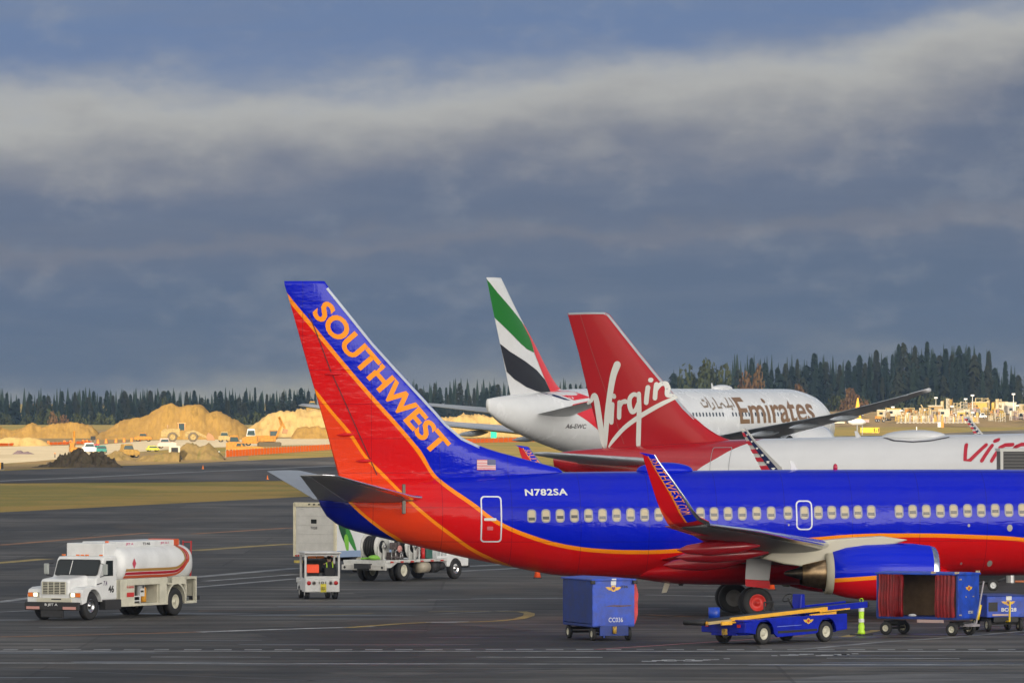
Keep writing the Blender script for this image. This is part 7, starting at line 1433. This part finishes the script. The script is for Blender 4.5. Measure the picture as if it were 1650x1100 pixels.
Y_ = [('site_cabin', 1352, 682, 17, 9, pale[1], 'white flat cabin at the left end of the yard, under the far wing'), ('tipper_truck', 1373, 681, 18, 8, pale[1], 'white truck with a long body just right of the leftmost white cabin'), ('site_cabin', 1392, 680, 16, 6, mat('mauve cabin', (.40, .28, .26), .6), 'low mauve and white cabin under the far wing'),
    ('tipper_truck', 1418, 679, 16, 10, cat_o, 'orange truck in the middle of the yard left part'), ('tipper_truck', 1382, 670, 22, 6, cat_o, 'bright orange yellow truck high in the yard behind the white truck'), ('site_cabin', 1420, 672, 14, 13, pale[0], 'tall cream cabin directly under the far wing tip half'), ('site_cabin', 1440, 671, 22, 14, pale[1], 'wide cream cabin with a row of dark windows'),
    ('tipper_truck', 1455, 672, 16, 8, pale[1], 'pale truck right of the wide cream cabin'), ('silo', 1464, 669, 3, 11, pale[1], 'slim pale silo beside the pale truck'), ('silo', 1476, 669, 5, 9, cat_o, 'small orange tank in the yard'), ('crane_arm', 1490, 668, 6, 17, pale[0], 'leaning crane arm below the wing tip'), ('tipper_truck', 1494, 669, 12, 8, cat_y, 'bright yellow truck beside the leaning crane arm'),
    ('site_cabin', 1521, 672, 18, 14, pale[1], 'pale ribbed cabin right of the wing tip'), ('site_cabin', 1507, 664, 22, 12, pale[2], 'orange tan shed behind the pale ribbed cabin'), ('silo', 1518, 661, 5, 16, pale[0], 'tall cream silo above the pale ribbed cabin'), ('scaffold_tower', 1527, 664, 4, 23, pale[1], 'thin white tower left of the yellow topped plant'), ('silo', 1531, 664, 7, 22, cat_y, 'tallest yellow topped silo of the yard'),
    ('scaffold_tower', 1542, 666, 10, 18, pale[0], 'cream scaffold tower right of the yellow topped silo'), ('pickup_truck', 1535, 672, 12, 8, white_v, 'white pickup with dark windows in the yard'), ('site_cabin', 1556, 670, 20, 11, pale[2], 'tan shed with a dark opening'), ('light_mast', 1567, 668, 2, 32, wht, 'tall white mast near the middle of the yard'), ('scaffold_tower', 1553, 664, 10, 18, pale[4], 'grey tan scaffold behind the tan shed'),
    ('site_cabin', 1578, 664, 24, 18, pale[3], 'yellow plant building of the yard'), ('scaffold_tower', 1582, 662, 20, 22, pale[0], 'wide cream scaffold on top of the yellow building'), ('pickup_truck', 1580, 673.5, 20, 9, white_v, 'large white pickup in front of the yellow building'), ('silo', 1592, 664, 5, 20, pale[0], 'cream silo right of the yellow building'), ('silo', 1600, 666, 5, 19, pale[3], 'yellow silo, right one of a pair'),
    ('scaffold_tower', 1609, 668, 8, 26, pale[0], 'tall cream scaffold tower with a white mast beside it'), ('site_cabin', 1614, 662, 18, 16, pale[1], 'white cabin stacked high at the right'), ('tipper_truck', 1612, 671, 14, 12, under, 'dark truck below the stacked white cabin'), ('site_cabin', 1628, 664, 18, 17, pale[1], 'tall white building at the right end of the yard'), ('light_mast', 1633, 668, 2, 34, wht, 'tall white mast over the right end of the yard'),
    ('silo', 1606, 662, 4, 20, pale[0], 'slim cream silo at the stacked cabin'), ('site_cabin', 1650, 664, 16, 14, pale[1], 'white cabin cut off by the right edge'), ('pickup_truck', 1642, 675.5, 20, 11, mat('van off white', (.55, .52, .45), .4), 'nearest off white pickup by the service road at the right edge'), ('silo', 1500, 662, 4, 10, pale[2], 'small tan tank above the crane arm'), ('light_mast', 1508, 664, 2, 24, pale[1], 'slim mast beside the orange tan shed'),
    ('light_mast', 1556, 664, 2, 22, pale[1], 'slim mast beside the grey tan scaffold'), ('scaffold_tower', 1430, 668, 6, 12, pale[2], 'small tan scaffold behind the tall cream cabin'), ('site_cabin', 1478, 674, 30, 6, pale[4], 'long low grey cabin in the middle of the yard'), ('site_cabin', 1545, 676, 26, 5, pale[4], 'long low grey cabin nearer the grass'), ('tipper_truck', 1505, 677, 14, 6, pale[2], 'tan truck close to the grass below the orange tan shed'), ('tipper_truck', 1562, 676, 14, 6, pale[1], 'white truck close to the grass beside the starred winglet')]
for a in Y_: yard(*a, yaw=0)
YG = 'crowded small plant of the builders yard'
for i in range(64):
    px = rr.uniform(1412, 1660); base = rr.uniform(664, 680); top = max(646 if px > 1500 else 656, base - rr.uniform(7, 18)); knd = rr.choice(['silo', 'scaffold_tower', 'site_cabin', 'tipper_truck', 'silo', 'scaffold_tower', 'light_mast'])
    e = yard(knd, px, base, rr.uniform(2.5, 5) if knd in ('silo', 'light_mast') else rr.uniform(6, 13), (base - top) * (1.3 if knd == 'light_mast' else 1), rr.choice(pale + [cat_o, pale[0], mat('yard mauve', (.28, .18, .17), .6)]), 'small pale %s in the crowd of plant filling the builders yard' % knd.replace('_', ' '), rr.uniform(-40, 40)); e['group'] = YG + ': ' + knd.replace('_', ' ')
# railing-like row of pale concrete barriers along the yard
for i in range(62):
    px = 1446 + i * 2.15 + rr.uniform(-.3, .3); o = at(px, 681.5 - (i % 3) * .5, 1950 + i % 3 * 3); e = empty('barrier_post', o, rr.uniform(-20, 20)); tag(e, 'pale upright panel in the long row along the grass edge of the yard', 'barrier post', 'row of pale uprights along the yard'); hh = rr.uniform(1.4, 2.6)
    q = MB(); q.box((0, 0, hh / 2), (rr.uniform(.14, .34), .2, hh)); q.build('upright', rr.choice(pale + [mat('panel mauve', (.30, .22, .22), .6)]), e); q = MB(); q.box((0, 0, .1), (.6, .5, .2)); q.build('foot', pale[4], e)
# tail of a yellow tailed aeroplane peeping over the far wing
tp = empty('distant_airliner', at(1381, 700, 1500) - Vector((0, 0, 0)), 0); tp.location.z = 0; tag(tp, 'yellow tail fin of a distant aeroplane peeping over the far wing', 'airliner')
kk = 1500 / F; zt = HC + (YH - 641) * kk; q = MB(); q.prism([(-6 * kk, 3.6), (7 * kk, 3.6), (2.2 * kk, zt), (.3 * kk, zt)], 'y', -.15, .15); q.build('tail_fin', mat('tail yellow', (.80, .40, .03), .4), tp, bevel=.03)
q = mb(True); q.lathe([(-2, .3), (-1, .8), (1, .8), (2, .3)], (0, 0, 3.0), (1, 0, 0), 16, True); q.build('fuselage', white_p, tp)
q = MB(); [q.cyl((x, y, 0), (x, y, 2.6), .12) for x, y in ((0, -.5), (0, .5), (1.2, 0))]; q.build('gear_leg', steel, tp)
# ---------------------------------------------------------------- the air between
q = MB(); q.box((0, 1680, 23), (2600, 4400, 78)); hz = q.build('haze', []) if 0 else None
me = bpy.data.meshes.new('haze'); me.from_pydata(q.v, [], q.f); hz = bpy.data.objects.new('haze', me); COL.objects.link(hz); hz['kind'] = 'stuff'; hz['label'] = 'thin bluish haze over the airfield'
hm = bpy.data.materials.new('haze'); hm.use_nodes = True; t = NT(hm.node_tree); t.n.clear()
pv = t.new('ShaderNodeVolumePrincipled'); pv.inputs['Color'].default_value = (.26, .42, .74, 1); pv.inputs['Density'].default_value = .00005; pv.inputs['Anisotropy'].default_value = 0
oo = t.new('ShaderNodeOutputMaterial'); t.l.new(pv.outputs[0], oo.inputs['Volume']); me.materials.append(hm)
